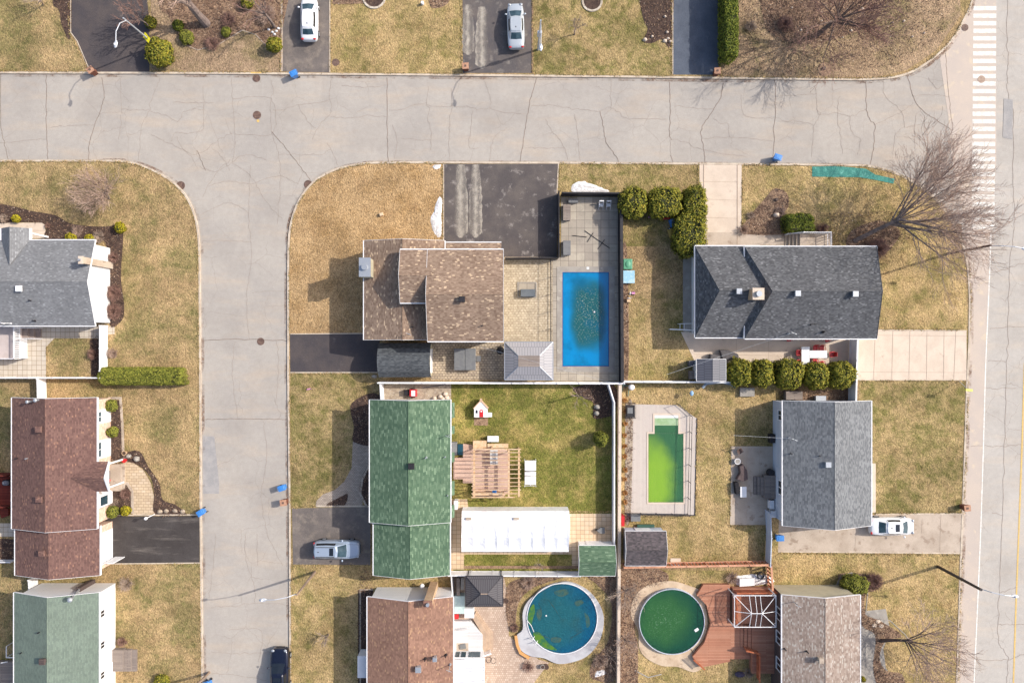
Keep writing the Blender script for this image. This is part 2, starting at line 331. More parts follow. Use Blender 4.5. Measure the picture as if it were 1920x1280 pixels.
M['dglass'] = mat('dark_glass', C(32, 38, 46), fine=0, rough=.06, spec=.8)
M['wood_r'] = bricks('red_stained_deck_boards', [(0, C(186, 126, 100)), (.5, C(196, 138, 110)), (1, C(206, 150, 122))], C(140, 88, 68), 3.6, .145, .012, .1, .6, off=.37)
M['wood_rd'] = bricks('dark_red_deck_boards', [(0, C(120, 50, 40)), (.5, C(132, 58, 46)), (1, C(142, 66, 52))], C(70, 28, 24), 3.6, .145, .014, .1, .6)
M['wood_f'] = mat('stained_cedar_rails', C(178, 96, 62), C(202, 124, 88), 1.5, fine=.15)
M['wood_ft'] = mat('sunbleached_cedar', C(226, 170, 138), C(206, 148, 118), 1.5, fine=.12)
M['wood_p'] = bricks('pale_pink_deck_boards', [(0, C(208, 172, 154)), (.5, C(216, 182, 164)), (1, C(224, 192, 174))], C(160, 124, 108), 3.6, .145, .012, .06, .6)
M['lumber'] = mat('fresh_lumber', C(240, 208, 172), C(226, 188, 148), 2, C(214, 166, 120), fine=.1, sc3=3)
M['wood_g'] = bricks('grey_weathered_boards', [(0, C(150, 136, 128)), (1, C(166, 152, 142))], C(96, 86, 80), 3, .14, .016, .1, .8)
M['wood_w'] = bricks('whitewashed_deck_boards', [(0, C(222, 220, 220)), (1, C(234, 232, 232))], C(180, 174, 170), 3, .15, .012, .06)
M['bark'] = mat('grey_brown_bark', C(150, 132, 124), C(118, 104, 98), 3, C(148, 132, 120), fine=.2, bump=.02)
M['barkd'] = mat('dark_bark', C(132, 112, 100), C(98, 84, 80), 3, fine=.2, bump=.02)
M['twig'] = mat('bare_twigs', C(200, 172, 154), C(168, 142, 128), 1.5, C(208, 178, 158), fine=.15)
M['twigr'] = mat('reddish_twigs', C(168, 132, 118), C(140, 108, 98), 2, C(190, 154, 138), fine=.2)
M['twigp'] = mat('pale_twigs', C(196, 174, 156), C(168, 146, 130), 1.5, fine=.12)
M['cedar'] = mat('yellow_green_cedar', C(162, 156, 52), C(88, 100, 34), 3, C(190, 166, 62), fine=.3, fs=11, sc3=6, thr3=(.54, .62), rough=.8)
M['cedar2'] = mat('green_cedar', C(124, 134, 42), C(78, 92, 28), 3, C(170, 160, 56), fine=.3, fs=11, sc3=6, thr3=(.56, .64), rough=.8)
M['cedar_core'] = mat('hedge_dark_core', C(60, 62, 26), C(44, 46, 22), 3, fine=.3)  # solid core, its dark colour stands for shaded gaps between the leaves
M['hedge_l'] = mat('clipped_olive_hedge', C(150, 150, 60), C(112, 118, 44), 3.5, C(176, 166, 74), fine=.3, fs=12, sc3=7)
M['topi'] = mat('yellow_topiary', C(184, 168, 36), C(142, 136, 32), 4, C(206, 186, 54), fine=.25, fs=14)
M['grasstuft'] = mat('dry_grass_tuft', C(214, 160, 96), C(190, 132, 76), 3, fine=.25)
M['dmetal'] = simple('dark_metal', C(62, 58, 62), .5, .3)
M['black'] = simple('black_plastic', C(42, 38, 42), .5)
M['steel'] = simple('galvanised_steel', C(196, 200, 206), .4, .5)
M['lampgrey'] = simple('lamp_aluminium', C(218, 222, 230), .4, .3)
M['polew'] = mat('weathered_wooden_pole', C(164, 142, 124), C(132, 112, 98), 3, fine=.15, st=(1, 1, .2))
M['blue_bin'] = simple('blue_plastic', C(72, 144, 222), .4)
M['red'] = simple('red_plastic', C(214, 44, 48), .4)
M['yellow'] = simple('safety_yellow', C(246, 232, 32), .5)
M['slab_w'] = simple('white_plastic', C(246, 246, 246, .82), .4)
M['grey_p'] = mat('grey_plastic_lid', C(136, 136, 136), C(126, 126, 128), 2, fine=.05)
M['tarp'] = mat('teal_netting', C(84, 156, 142), C(66, 134, 124), 2, C(116, 180, 166), fine=.2, fs=10, bump=.03)
M['tyre'] = simple('tyre_rubber', C(34, 34, 36), .8)
M['tent'] = mat('white_tent_fabric', C(250, 248, 248, .86), C(242, 240, 242, .84), 1.3, fine=.02, fs=3, bump=.05, rough=.6)
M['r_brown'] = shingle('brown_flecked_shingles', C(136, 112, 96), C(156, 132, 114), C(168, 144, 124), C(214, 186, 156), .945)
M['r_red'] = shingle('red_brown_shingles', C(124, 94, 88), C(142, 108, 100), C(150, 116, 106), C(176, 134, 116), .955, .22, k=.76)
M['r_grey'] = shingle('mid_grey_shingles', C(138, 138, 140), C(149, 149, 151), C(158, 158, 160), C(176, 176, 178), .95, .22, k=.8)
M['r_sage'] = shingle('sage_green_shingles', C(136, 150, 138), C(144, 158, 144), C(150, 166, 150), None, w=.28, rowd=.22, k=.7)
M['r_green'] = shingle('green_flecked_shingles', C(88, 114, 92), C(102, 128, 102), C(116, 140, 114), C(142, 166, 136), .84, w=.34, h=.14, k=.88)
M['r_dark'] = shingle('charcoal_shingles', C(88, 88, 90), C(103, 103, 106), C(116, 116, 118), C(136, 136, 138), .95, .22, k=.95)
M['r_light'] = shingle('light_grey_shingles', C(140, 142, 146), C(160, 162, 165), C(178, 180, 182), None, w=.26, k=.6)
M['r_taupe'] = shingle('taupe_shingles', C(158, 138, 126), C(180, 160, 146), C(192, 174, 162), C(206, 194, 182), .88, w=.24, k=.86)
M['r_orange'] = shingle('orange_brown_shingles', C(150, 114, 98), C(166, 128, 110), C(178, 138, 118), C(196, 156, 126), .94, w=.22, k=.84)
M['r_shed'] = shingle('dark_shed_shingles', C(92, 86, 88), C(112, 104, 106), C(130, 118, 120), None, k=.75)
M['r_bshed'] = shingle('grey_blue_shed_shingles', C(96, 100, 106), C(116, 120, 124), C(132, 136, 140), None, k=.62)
def metalroof(name, a, b, w): return bricks(name, [(0, a), (1, a)], b, w, 20, .03, .04, 1, .45)
M['m_grey'] = metalroof('ribbed_grey_metal', C(174, 170, 172), C(140, 137, 142), .28)
M['m_dark'] = metalroof('ribbed_charcoal_metal', C(100, 96, 98), C(66, 62, 66), .22)
M['m_shed'] = metalroof('ribbed_slate_metal', C(106, 106, 114), C(76, 77, 86), .25)

# ============================================================ SETTING: ground, streets, blocks
NS = [0]
def sheet(name, pts, z, m, label=None):
    NS[0] += 1; z += 5e-5*NS[0]; mb = MB(); mb.sheet(PX(pts, z), z); return struct(name, mb, m, label)
mb = MB(); mb.sheet([(-400, -400), (400, -400), (400, 400), (-400, 400)], -.03); struct('ground', mb, M['soil'])
sheet('street', [(-900, -60), (2900, -60), (2900, 420), (560, 420), (560, 2200), (360, 2200), (360, 420), (-900, 420)], 0, M['road'], 'cracked pale street meeting a side street')
BL = [(1838, -700), (1832, 0), (1822, 140), (1818, 300), (1817, 560), (1816, 640), (1812, 720), (1806, 900), (1800, 1060), (1793, 1280), (1770, 2000)]
sheet('boulevard', [(p[0]-14, p[1]) for p in BL]+[(2300, 2000), (2380, -700)], .004, M['road_w'], 'wide pale boulevard along the right edge')
sheet('boulevard_shoulder', [(1790, 20), (1762, 110), (1778, 220), (1785, 300), (1812, 430)]+[(p[0]-6, p[1]) for p in BL[4:]]+[(1813, 2000), (1828, 1280), (1842, 900), (1856, 500), (1868, 300), (1868, 0), (1868, -700), (1838, -700)], .008, M['shoulder'])
TOPK = [(-700, 136), (0, 137), (400, 138), (800, 141), (1200, 145), (1500, 149), (1610, 150)]+smooth([(1610, 150), (1665, 147), (1705, 137), (1745, 113), (1782, 78), (1806, 38), (1822, 0), (1826, -60)], 4)+[(1830, -700)]
LEFTK = [(-700, 302), (0, 302), (190, 302)]+smooth([(225, 302), (258, 308), (298, 325), (333, 349), (356, 380), (369, 418), (374, 460), (375, 520)], 4)+[(376, 700), (377, 960), (380, 1280), (386, 2000)]
MIDK = [(548, 2000), (545, 1280), (544, 960), (541, 700), (541, 520)]+smooth([(541, 500), (543, 440), (553, 395), (573, 358), (602, 332), (640, 315), (690, 306)], 4)+[(760, 305), (1100, 306), (1500, 309)]+smooth([(1560, 310), (1618, 311), (1662, 320), (1703, 337), (1742, 364), (1776, 402), (1800, 448), (1813, 500), (1817, 560)], 4)+BL[5:]
def block(name, pts, m):
    mb = MB(); mb.prism([(p.x, p.y) for p in PX(pts, 0)], -.02, .10); return struct(name, mb, m)
block('lawn', TOPK+[(1830, -900), (-700, -900)], M['g_base'])
block('lawn', LEFTK+[(-700, 2000)], M['g_olive'])
block('lawn', MIDK, M['g_base'])
for k in (TOPK, LEFTK, MIDK):
    mb = MB(); mb.ribbon([(p.x, p.y) for p in PX(k, 0)], .2, -.01, .135); struct('kerb', mb, M['kerb'])
# kerb yellow dabs by the drains
for x, y, w, h in ((481, 137.5, 20, 2.6), (1817, 52, 0, 0)):
    if w: mb = MB(); mb.sheet(PX([(x-w/2, y-h/2), (x+w/2, y-h/2), (x+w/2, y+h/2), (x-w/2, y+h/2)], 0), .139); struct('kerb_marking', mb, M['ypaint'])

def L(pts, m, z=.104, name='lawn'): return sheet(name, pts, z, m)
# parcels with their own turf
L([(-300, -300), (100, -300), (100, 0), (135, 60), (160, 134), (-300, 134)], M['g_olive'])
L([(284, -200), (527, -200), (527, 136), (284, 136)], M['g_brown'])
L([(619, -200), (866, -200), (866, 139), (619, 139)], M['g_yellow'])
L([(1000, -200), (1256, -200), (1260, 143), (1000, 142)], M['g_worn'])
L([(1380, -300), (1790, -300), (1800, 30), (1755, 95), (1700, 132), (1640, 147), (1348, 146)], M['g_brown'])
L([(543, 520), (546, 440), (556, 398), (576, 361), (605, 335), (642, 318), (690, 308), (833, 308), (833, 460), (700, 640), (543, 625)], M['g_straw'])
L([(545, 697), (712, 697), (712, 960), (545, 960)], M['g_worn'])
L([(845, 716), (1158, 716), (1158, 1072), (845, 1072)], M['g_green'])
L([(545, 1056), (850, 1056), (850, 2000), (548, 2000)], M['g_yellow'])
L([(850, 1076), (1158, 1076), (1158, 2000), (850, 2000)], M['g_yellow'])
L([(1046, 308), (1312, 308), (1312, 462), (1170, 462), (1170, 715), (1046, 715)], M['g_worn'])
L([(1166, 560), (1312, 560), (1312, 714), (1166, 714)], M['g_yellow'])
L([(1390, 312), (1640, 312), (1700, 336), (1760, 382), (1810, 500), (1812, 620), (1390, 620)], M['g_yellow'])
L([(1162, 717), (1462, 717), (1462, 1062), (1162, 1062)], M['g_yellow'])
L([(1610, 712), (1809, 712), (1800, 962), (1610, 962)], M['g_worn'])
L([(1457, 1034), (1797, 1034), (1790, 1280), (1770, 2000), (1457, 2000)], M['g_yellow'])
L([(1162, 1068), (1456, 1068), (1456, 2000), (1162, 2000)], M['g_yellow'])

# driveways, paths, patios (each its own sheet)
D = lambda name, pts, m, z=.109, lab=None: sheet(name, pts, z, m, lab)
D('driveway', [(134, -200), (134, 62), (146, 78), (166, 132), (170, 136), (281, 136), (281, 40), (256, -200)], M['asph_dark'], lab='black driveway at the top left behind the yellow sign')
D('driveway', [(532, -200), (618, -200), (617, 137), (529, 135)], M['asph_brn'], lab='grey driveway under the white hatchback')
D('driveway', [(867, -200), (998, -200), (997, 138), (868, 138)], M['asph_salt'], lab='salt stained driveway under the silver sedan')
D('driveway', [(1262, -200), (1349, -200), (1349, 141), (1262, 141)], M['asph_blue'], lab='blue grey driveway beside the long cedar hedge')
D('driveway', [(832, 308), (1047, 308), (1044, 484), (832, 484)], M['asph_new'], lab='wide driveway with two pale salt tracks')
D('driveway', [(911, 309), (1047, 309), (1044, 484), (911, 484)], M['asph_new'], .1125, lab='darker right half of the wide driveway')
D('driveway', [(544, 626), (712, 626), (712, 697), (545, 697)], M['asph_dark'], lab='short black driveway beside the grey shed')
D('driveway', [(548, 952), (695, 949), (695, 1058), (550, 1057)], M['asph_brn'], lab='driveway under the silver suv')
D('driveway', [(187, 967), (375, 966), (375, 1054), (187, 1056)], M['asph_left'], lab='black driveway beside the brick path')
D('driveway', [(1311, 308), (1390, 310), (1389, 462), (1311, 462)], M['conc'], lab='pale concrete driveway at the top')
D('driveway', [(1596, 618), (1811, 620), (1811, 712), (1596, 712)], M['conc'], lab='wide pale concrete driveway facing the boulevard')
D('driveway', [(1460, 966), (1802, 963), (1800, 1036), (1458, 1032)], M['conc_w'], lab='stained concrete driveway under the white sedan')
D('path', [(1311, 436), (1560, 436), (1560, 470), (1311, 470)], M['conc_w'], .113)
D('path', [(1280, 480), (1312, 480), (1312, 660), (1280, 620)], M['conc_g'], .113)
D('patio', [(1276, 622), (1598, 634), (1598, 690), (1370, 690), (1308, 690)], M['conc'], .117)
D('path', [(0-90, 418), (85, 418), (88, 447), (-90, 447)], M['conc'], .113)
D('patio', [(-100, 612), (206, 612), (216, 611), (216, 626), (203, 627), (192, 634), (103, 634), (88, 650), (88, 706), (-100, 706)], M['pav_grey'], .113)
D('path', [(1630, 868), (1641, 868), (1641, 960), (1628, 960)], M['conc'], .113)
D('path', [(1370, 836), (1450, 836), (1446, 983), (1369, 983)], M['conc_w'], .113)
D('patio', [(945, 482), (1036, 482), (1036, 640), (945, 640)], M['pav_stamp'], .113)
D('patio', [(808, 640), (1040, 640), (1040, 712), (808, 712)], M['pav_stampd'], .117)
D('patio', [(1040, 482), (1052, 482), (1052, 370), (1164, 370), (1164, 714), (1036, 714), (1036, 640), (1036, 482)], M['pav_pool'], .121)
D('path', [(662, 827), (693, 827), (693, 870), (687, 900), (680, 925), (680, 946), (592, 949), (594, 938), (606, 926), (628, 918), (646, 902), (660, 876)], M['pav_curve'], .113)
D('patio', [(844, 935), (876, 935), (880, 962), (1154, 962), (1154, 1040), (1098, 1040), (1098, 1060), (870, 1060), (870, 1066), (844, 1066)], M['pav_tan'], .113)
D('lawn', [(870, 1038), (1072, 1038), (1072, 1060), (870, 1064)], M['g_green'], .117)
D('patio', [(850, 1078), (944, 1078), (954, 1120), (954, 1190), (1010, 1235), (1030, 1240), (996, 1285), (900, 1400), (850, 1400)], M['pav_rose'], .113)
D('patio', [(1173, 757), (1268, 759), (1306, 784), (1302, 965), (1171, 963)], M['pool_conc'], .113)
D('path', [(712, 722), (846, 718), (846, 752), (712, 752)], M['gravel'], .113)
D('path', [(236, 866), (250, 866), (270, 880), (284, 905), (290, 930), (292, 962), (250, 964), (249, 920), (243, 905), (228, 903), (228, 868)], M['pav_beige'], .119)
D('path', [(1600, 1146), (1660, 1140), (1668, 1180), (1655, 1215), (1660, 1250), (1690, 1300), (1690, 1400), (1600, 1400)], M['conc_g'], .113)
D('patio', [(-80, 980), (30, 980), (30, 1005), (-80, 1005)], M['pav_grey'], .113)

BEDS = []
def B(pts, m='mulch', z=.123, lab=None, sm=1):
    BEDS.append((smooth(pts, 4, True), .12 if m == 'mulch' else .2))
    return sheet('flower_bed', smooth(pts, 4, True) if sm else pts, z, M[m], lab)
B([(-60, 375), (30, 388), (60, 396), (105, 404), (130, 418), (165, 424), (200, 425), (228, 423), (232, 450), (228, 520), (234, 570), (230, 600), (205, 604), (203, 470), (178, 450), (88, 450), (80, 418), (-60, 418)])
B([(204, 752), (226, 750), (230, 800), (232, 860), (205, 864)], sm=0)
B([(234, 850), (262, 845), (280, 875), (300, 905), (306, 935), (330, 945), (348, 960), (346, 964), (292, 963), (290, 925), (284, 895), (262, 872), (236, 862)])
B([(206, 908), (235, 906), (247, 915), (249, 945), (244, 962), (206, 964)])
B([(108, -60), (133, -60), (134, 70), (118, 50), (112, 20), (100, 5)])
B([(300, -80), (527, -80), (527, 70), (505, 92), (480, 66), (455, 58), (435, 70), (412, 84), (372, 94), (345, 84), (330, 55), (316, 30), (300, 10)], 'litter')
B([(1195, -60), (1258, -60), (1258, 82), (1240, 75), (1222, 82), (1206, 78), (1214, 55), (1204, 30)], 'mulch')
B([(1440, -100), (1640, -100), (1660, -10), (1640, 40), (1590, 66), (1520, 84), (1462, 74), (1430, 36)], 'litter', .119)
BEDS.append(([(1360, -60), (1790, -60), (1770, 60), (1680, 125), (1500, 140), (1370, 130)], .07))
B([(660, 755), (712, 740), (712, 828), (664, 828), (664, 800)])
B([(692, 870), (712, 870), (712, 948), (690, 948), (676, 925), (678, 900)])
B([(612, 946), (640, 930), (652, 925), (651, 938), (642, 948)], sm=1)
B([(1076, 726), (1150, 720), (1154, 770), (1130, 783), (1112, 782), (1112, 755), (1094, 745)])
B([(1100, 1076), (1160, 1076), (1160, 1260), (1110, 1270), (1110, 1240), (1140, 1200), (1146, 1130), (1120, 1095)], 'litter')
B([(950, 1100), (985, 1082), (1060, 1078), (1000, 1100), (972, 1130), (965, 1180), (952, 1170)], 'litter', .127)
B([(1162, 1068), (1240, 1068), (1250, 1090), (1200, 1110), (1190, 1180), (1196, 1220), (1190, 1400), (1162, 1400)], 'litter', .127)
B([(1410, 400), (1436, 370), (1452, 354), (1474, 362), (1478, 386), (1468, 404), (1474, 430), (1466, 440), (1392, 438), (1398, 415)], 'litter')
B([(1590, 440), (1612, 424), (1650, 414), (1684, 430), (1680, 452), (1650, 478), (1590, 470)], 'litter')
BEDS.append(([(1550, 400), (1700, 395), (1720, 450), (1560, 460)], .1))
B([(1570, 1085), (1590, 1073), (1620, 1075), (1648, 1080), (1640, 1105), (1622, 1112), (1622, 1150), (1645, 1160), (1690, 1190), (1660, 1200), (1648, 1230), (1660, 1255), (1690, 1262), (1692, 1290), (1650, 1290), (1636, 1250), (1640, 1190), (1612, 1168)], 'litter')
B([(672, 1104), (700, 1104), (690, 1400), (672, 1400)], 'mulch', sm=0)
B([(1166, 480), (1176, 480), (1178, 700), (1166, 705)], 'litter')
B([(1176, 770), (1186, 770), (1182, 960), (1171, 960)], 'gravel', .127)
B([(170, 636), (188, 636), (188, 704), (172, 704)], 'mulch', .127, sm=0)
B([(1470, 730), (1560, 732), (1600, 715), (1600, 750), (1470, 750)], 'litter', sm=0)
B([(620, 6), (690, -30), (720, -10), (700, 6), (680, 8)], 'litter')
B([(806, -10), (842, -10), (838, 10), (810, 16)], 'litter')
B([(-60, 1020), (26, 1010), (26, 1050), (-60, 1056)], 'mulch')

# borders and edging (concrete strips round the plots)
def edge(name, pts, w, z0, z1, m): mb = MB(); mb.ribbon([(p.x, p.y) for p in PX(pts, 0)], w, z0, z1); return struct(name, mb, M[m])
for pts, w, m in (([(204, 746), (227, 746), (231, 800), (232, 845), (238, 866)], .26, 'conc_w'), ([(228, 904), (240, 906), (249, 920), (250, 962)], .3, 'conc_w'), ([(187, 965), (372, 964)], .12, 'kerb'), ([(190, 1056), (376, 1054)], .12, 'kerb'),
                  ([(545, 626), (682, 625)], .1, 'kerb'), ([(545, 698), (708, 698)], .12, 'kerb'), ([(594, 948), (692, 948)], .16, 'kerb'), ([(692, 872), (680, 898), (676, 925), (688, 948)], .2, 'conc_w'),
                  ([(529, -100), (529, 135)], .2, 'conc_w'), ([(619, -100), (619, 137)], .1, 'kerb'), ([(1261, -100), (1261, 140)], .1, 'kerb'), ([(1350, -100), (1348, 140)], .1, 'litter'), ([(999, -100), (998, 138)], .16, 'litter'),
                  ([(832, 308), (832, 460)], .1, 'kerb'), ([(1047, 308), (1044, 363)], .12, 'kerb'), ([(1596, 618), (1811, 620)], .12, 'kerb'), ([(1610, 712), (1811, 712)], .1, 'kerb'), ([(1641, 963), (1802, 962)], .14, 'kerb'), ([(1458, 1033), (1798, 1036)], .14, 'kerb'),
                  ([(134, -60), (134, 62), (146, 78), (170, 134)], .08, 'kerb'), ([(1306, 784), (1302, 965), (1171, 963)], .1, 'dmetal'), ([(676, 1400), (676, 1104), (700, 1104)], .14, 'conc_w'),
                  ([(334, 56), (345, 84), (372, 95), (412, 84), (435, 70), (455, 58), (480, 66), (505, 92)], .08, 'conc_w'), ([(1319, 308), (1319, 355)], .06, 'joint'), ([(1382, 310), (1382, 460)], .06, 'joint'),
                  ([(1568, 1098), (1576, 1080), (1596, 1074), (1618, 1084)], .28, 'conc_g'), ([(1626, 1108), (1622, 1150), (1640, 1158), (1668, 1162), (1696, 1188), (1704, 1200)], .08, 'conc_g'), ([(1372, 836), (1369, 983)], .08, 'kerb'),
                  ([(870, 1062), (1100, 1062)], .3, 'litter'), ([(1190, 1255), (1215, 1268), (1240, 1262)], .1, 'conc_g')):
    edge('edging', pts, w, .06, .142, m)
# concrete joints in the pale driveways and patio
mb = MB()
for a, b in (([1640, 620], [1637, 712]), ([1673, 620], [1671, 712]), ([1705, 620], [1703, 712]), ([1737, 621], [1736, 712]), ([1769, 621], [1768, 712]), ([1791, 621], [1787, 712]), ([1612, 628], [1811, 630]), ([1612, 697], [1808, 698]),
             ([1319, 341], [1382, 342]), ([1319, 374], [1382, 376]), ([1319, 408], [1382, 410]), ([1763, 964], [1761, 1035]), ([1728, 970], [1727, 1000]), ([1604, 1003], [1602, 1030]), ([1380, 634], [1380, 668]), ([1440, 634], [1440, 690]), ([1300, 664], [1500, 667]),
             ([1400, 838], [1398, 980]), ([1424, 838], [1422, 980]), ([26, 419], [26, 446]), ([58, 432], [87, 433])):
    mb.ribbon([(p.x, p.y) for p in PX([a, b], 0)], .035, .124, .124)
struct('driveway_joints', mb, M['joint'])
# pale salt tracks left by tyres on two driveways
def salt(tracks, z=.1145, name='salt_tracks'):
    mb = MB()
    for cx, w, y0, y1 in tracks:
        Lf = []; Rt = []
        for i in range(26):
            t = i/25; y = y0+(y1-y0)*t; ww = w*(.55+.45*min(1, t*2.2))*(1 if t < .93 else (1-t)/.07*.8+.2)
            Lf.append((cx-ww/2*(1+.25*mnoise.noise(Vector((cx, y*.12, 0)))), y)); Rt.append((cx+ww/2*(1+.25*mnoise.noise(Vector((cx+9, y*.12, 3)))), y))
        mb.sheet(PX(Lf+Rt[::-1], 0), z+.001*len(mb.f))
    return struct(name, mb, SALT)
SALT, nt_, bs_ = newmat('dried_salt_film')
c_ = mixc(nt_, noise_t(nt_, coord(nt_), 1.4, 5, .65, .35, .65), C(186, 176, 164), C(222, 210, 194)); c_ = mixc(nt_, 1., c_, noise_t(nt_, coord(nt_), 12, 3, .6, .3, .7, .85, 1.12), 'MULTIPLY')
fin(nt_, bs_, c_, .95, 0, .1)
tc_ = N(nt_, 'TexCoord'); sx_ = N(nt_, 'SeparateXYZ'); nt_.links.new(tc_.outputs['Object'], sx_.inputs[0]); xx_ = math2(nt_, 'ADD', sx_.outputs[0], math2(nt_, 'MULTIPLY', math2(nt_, 'SUBTRACT', noise_t(nt_, tc_.outputs['Object'], 1.5, 6, .8), .5), .8)); acc_ = None
for a_, hw_ in ((864, 14), (892, 12), (877, 10), (904, 12)):
    d_ = math2(nt_, 'DIVIDE', math2(nt_, 'ABSOLUTE', math2(nt_, 'SUBTRACT', xx_, (a_-960)/S)), hw_/S); acc_ = d_ if acc_ is None else math2(nt_, 'MINIMUM', acc_, d_)
f_ = N(nt_, 'MapRange', interpolation_type='SMOOTHSTEP'); nt_.links.new(acc_, f_.inputs[0]); f_.inputs[1].default_value = 1.0; f_.inputs[2].default_value = -.25
al_ = math2(nt_, 'MULTIPLY', f_.outputs[0], noise_t(nt_, coord(nt_, (3, 1, 0), (1.4, .8, 1)), 1.3, 6, .7, .34, .6, .55, .95)); nt_.links.new(al_, bs_.inputs['Alpha'])
salt([(864, 27, 309, 446), (892, 24, 309, 446)]); salt([(878, 22, 10, 104), (904, 25, 14, 130)])

# road joints, cracks and patches, traced as thin filled seams
TH = [[(1, 140), (2, 235), (10, 275), (16, 300)], [(87, 140), (87, 230), (90, 300)], [(192, 145), (195, 185), (178, 235), (168, 270), (166, 300)], [(1254, 150), (1257, 190), (1256, 235), (1255, 255), (1260, 262)],
      [(1125, 209), (1132, 240), (1138, 270), (1150, 285), (1162, 305)], [(1453, 150), (1454, 200), (1451, 250), (1450, 304)], [(726, 145), (726, 250), (728, 305)], [(1006, 147), (995, 185), (985, 240), (975, 303)],
      [(510, 247), (545, 290), (568, 320), (582, 338)], [(378, 638), (450, 636), (541, 638)], [(379, 786), (460, 785), (541, 786)], [(1624, 152), (1624, 200), (1630, 225), (1640, 235), (1637, 280), (1632, 308)],
      [(1701, 142), (1712, 180), (1725, 203), (1755, 225), (1785, 245)], [(1773, 100), (1778, 170), (1786, 245)], [(0, 300), (168, 300), (225, 301)], [(370, 282), (385, 320)], [(1258, 290), (1262, 304)],
      [(1357, 155), (1350, 185), (1338, 205), (1318, 235), (1314, 250), (1320, 280), (1322, 303)]]
FN = [[(225, 147), (227, 225), (222, 262)], [(300, 147), (283, 190), (281, 208), (267, 232), (262, 275), (260, 300)], [(228, 205), (281, 207)], [(281, 209), (310, 217), (333, 227), (345, 210), (362, 205), (382, 206)], [(282, 253), (330, 275), (355, 290), (372, 318)],
      [(400, 193), (370, 193), (325, 192)], [(382, 160), (381, 236), (370, 248), (330, 250), (320, 265)], [(434, 145), (437, 200), (441, 270), (436, 305)], [(508, 150), (512, 175), (508, 186), (509, 245), (520, 280), (526, 325), (520, 420)], [(435, 186), (508, 186), (510, 250), (441, 250)],
      [(510, 208), (535, 205), (560, 197), (618, 190)], [(560, 197), (578, 230), (592, 240)], [(622, 145), (618, 175), (620, 200), (618, 217), (603, 230), (590, 250), (587, 262)], [(618, 217), (650, 222), (690, 217), (725, 220)], [(728, 207), (750, 205), (780, 197), (800, 195)],
      [(614, 268), (625, 290), (634, 308)], [(525, 290), (560, 290), (600, 290), (620, 280)], [(803, 160), (800, 195), (804, 205), (803, 225), (808, 245), (808, 282)], [(800, 199), (835, 200), (875, 200), (895, 206), (918, 204), (940, 210), (985, 215)], [(907, 147), (919, 180), (919, 205)],
      [(846, 165), (848, 200), (843, 225), (842, 260), (843, 300)], [(887, 207), (880, 260), (881, 277), (898, 277)], [(952, 238), (925, 262), (918, 303)], [(995, 198), (1035, 198), (1065, 203), (1100, 207), (1125, 209), (1142, 201), (1150, 205), (1165, 215), (1175, 222), (1252, 224)],
      [(1145, 147), (1145, 201)], [(1022, 222), (1035, 245), (1055, 270), (1065, 300)], [(1078, 215), (1085, 270), (1088, 303)], [(985, 277), (1058, 278)], [(1257, 262), (1290, 267), (1310, 280), (1400, 295)], [(1256, 262), (1258, 290)], [(1390, 180), (1393, 212), (1410, 220), (1450, 222)],
      [(1318, 260), (1380, 258), (1448, 265)], [(1265, 198), (1300, 203), (1338, 204)], [(1337, 222), (1355, 233), (1365, 232), (1367, 258)], [(1530, 165), (1532, 205), (1538, 215), (1526, 240), (1522, 295)], [(1460, 227), (1500, 228), (1524, 235)],
      [(1532, 205), (1540, 215), (1570, 213), (1595, 218), (1625, 204)], [(1575, 180), (1570, 210), (1575, 250), (1580, 288)], [(1595, 218), (1595, 245), (1612, 262), (1608, 290)], [(1657, 150), (1660, 180), (1690, 210), (1695, 240)], [(1727, 205), (1716, 225), (1715, 280)],
      [(1640, 235), (1665, 222), (1690, 210), (1712, 192)], [(1674, 290), (1680, 250), (1700, 238), (1714, 237)], [(1712, 180), (1745, 178), (1780, 182)], [(1740, 145), (1755, 165), (1770, 160)], [(395, 1137), (430, 1136), (480, 1130), (541, 1132)], [(395, 1222), (450, 1224), (541, 1222)],
      [(395, 1262), (440, 1264), (500, 1275)], [(460, 1000), (462, 1045), (475, 1090), (478, 1128)], [(482, 1000), (483, 1060)], [(404, 1000), (400, 1060), (392, 1120)], [(430, 1180), (490, 1182), (485, 1240)], [(470, 310), (466, 400), (472, 480), (462, 560), (468, 636)], [(440, 640), (436, 700), (446, 784)],
      [(495, 790), (500, 860), (490, 930), (502, 1000), (530, 1060)], [(430, 300), (402, 330), (380, 370)], [(435, 305), (470, 330), (500, 380), (530, 410)], [(372, 312), (400, 322), (432, 308), (460, 290), (500, 300)], [(390, 350), (430, 340), (470, 345), (520, 330), (560, 345)], [(400, 280), (420, 300), (430, 320)],
      [(330, 255), (345, 280), (372, 290), (410, 262), (436, 250)], [(380, 400), (430, 380), (466, 400)], [(379, 451), (420, 452), (470, 452)], [(472, 550), (520, 545), (541, 550)], [(0, 268), (60, 262), (88, 262)], [(90, 240), (130, 236), (178, 235)], [(520, 640), (522, 700), (516, 760)],
      [(1322, 160), (1300, 150)], [(1700, 240), (1740, 230), (1760, 228)], [(1460, 180), (1500, 178), (1532, 175)], [(640, 160), (690, 164), (724, 160)], [(750, 260), (790, 262), (808, 262)], [(740, 300), (745, 260), (735, 235)]]
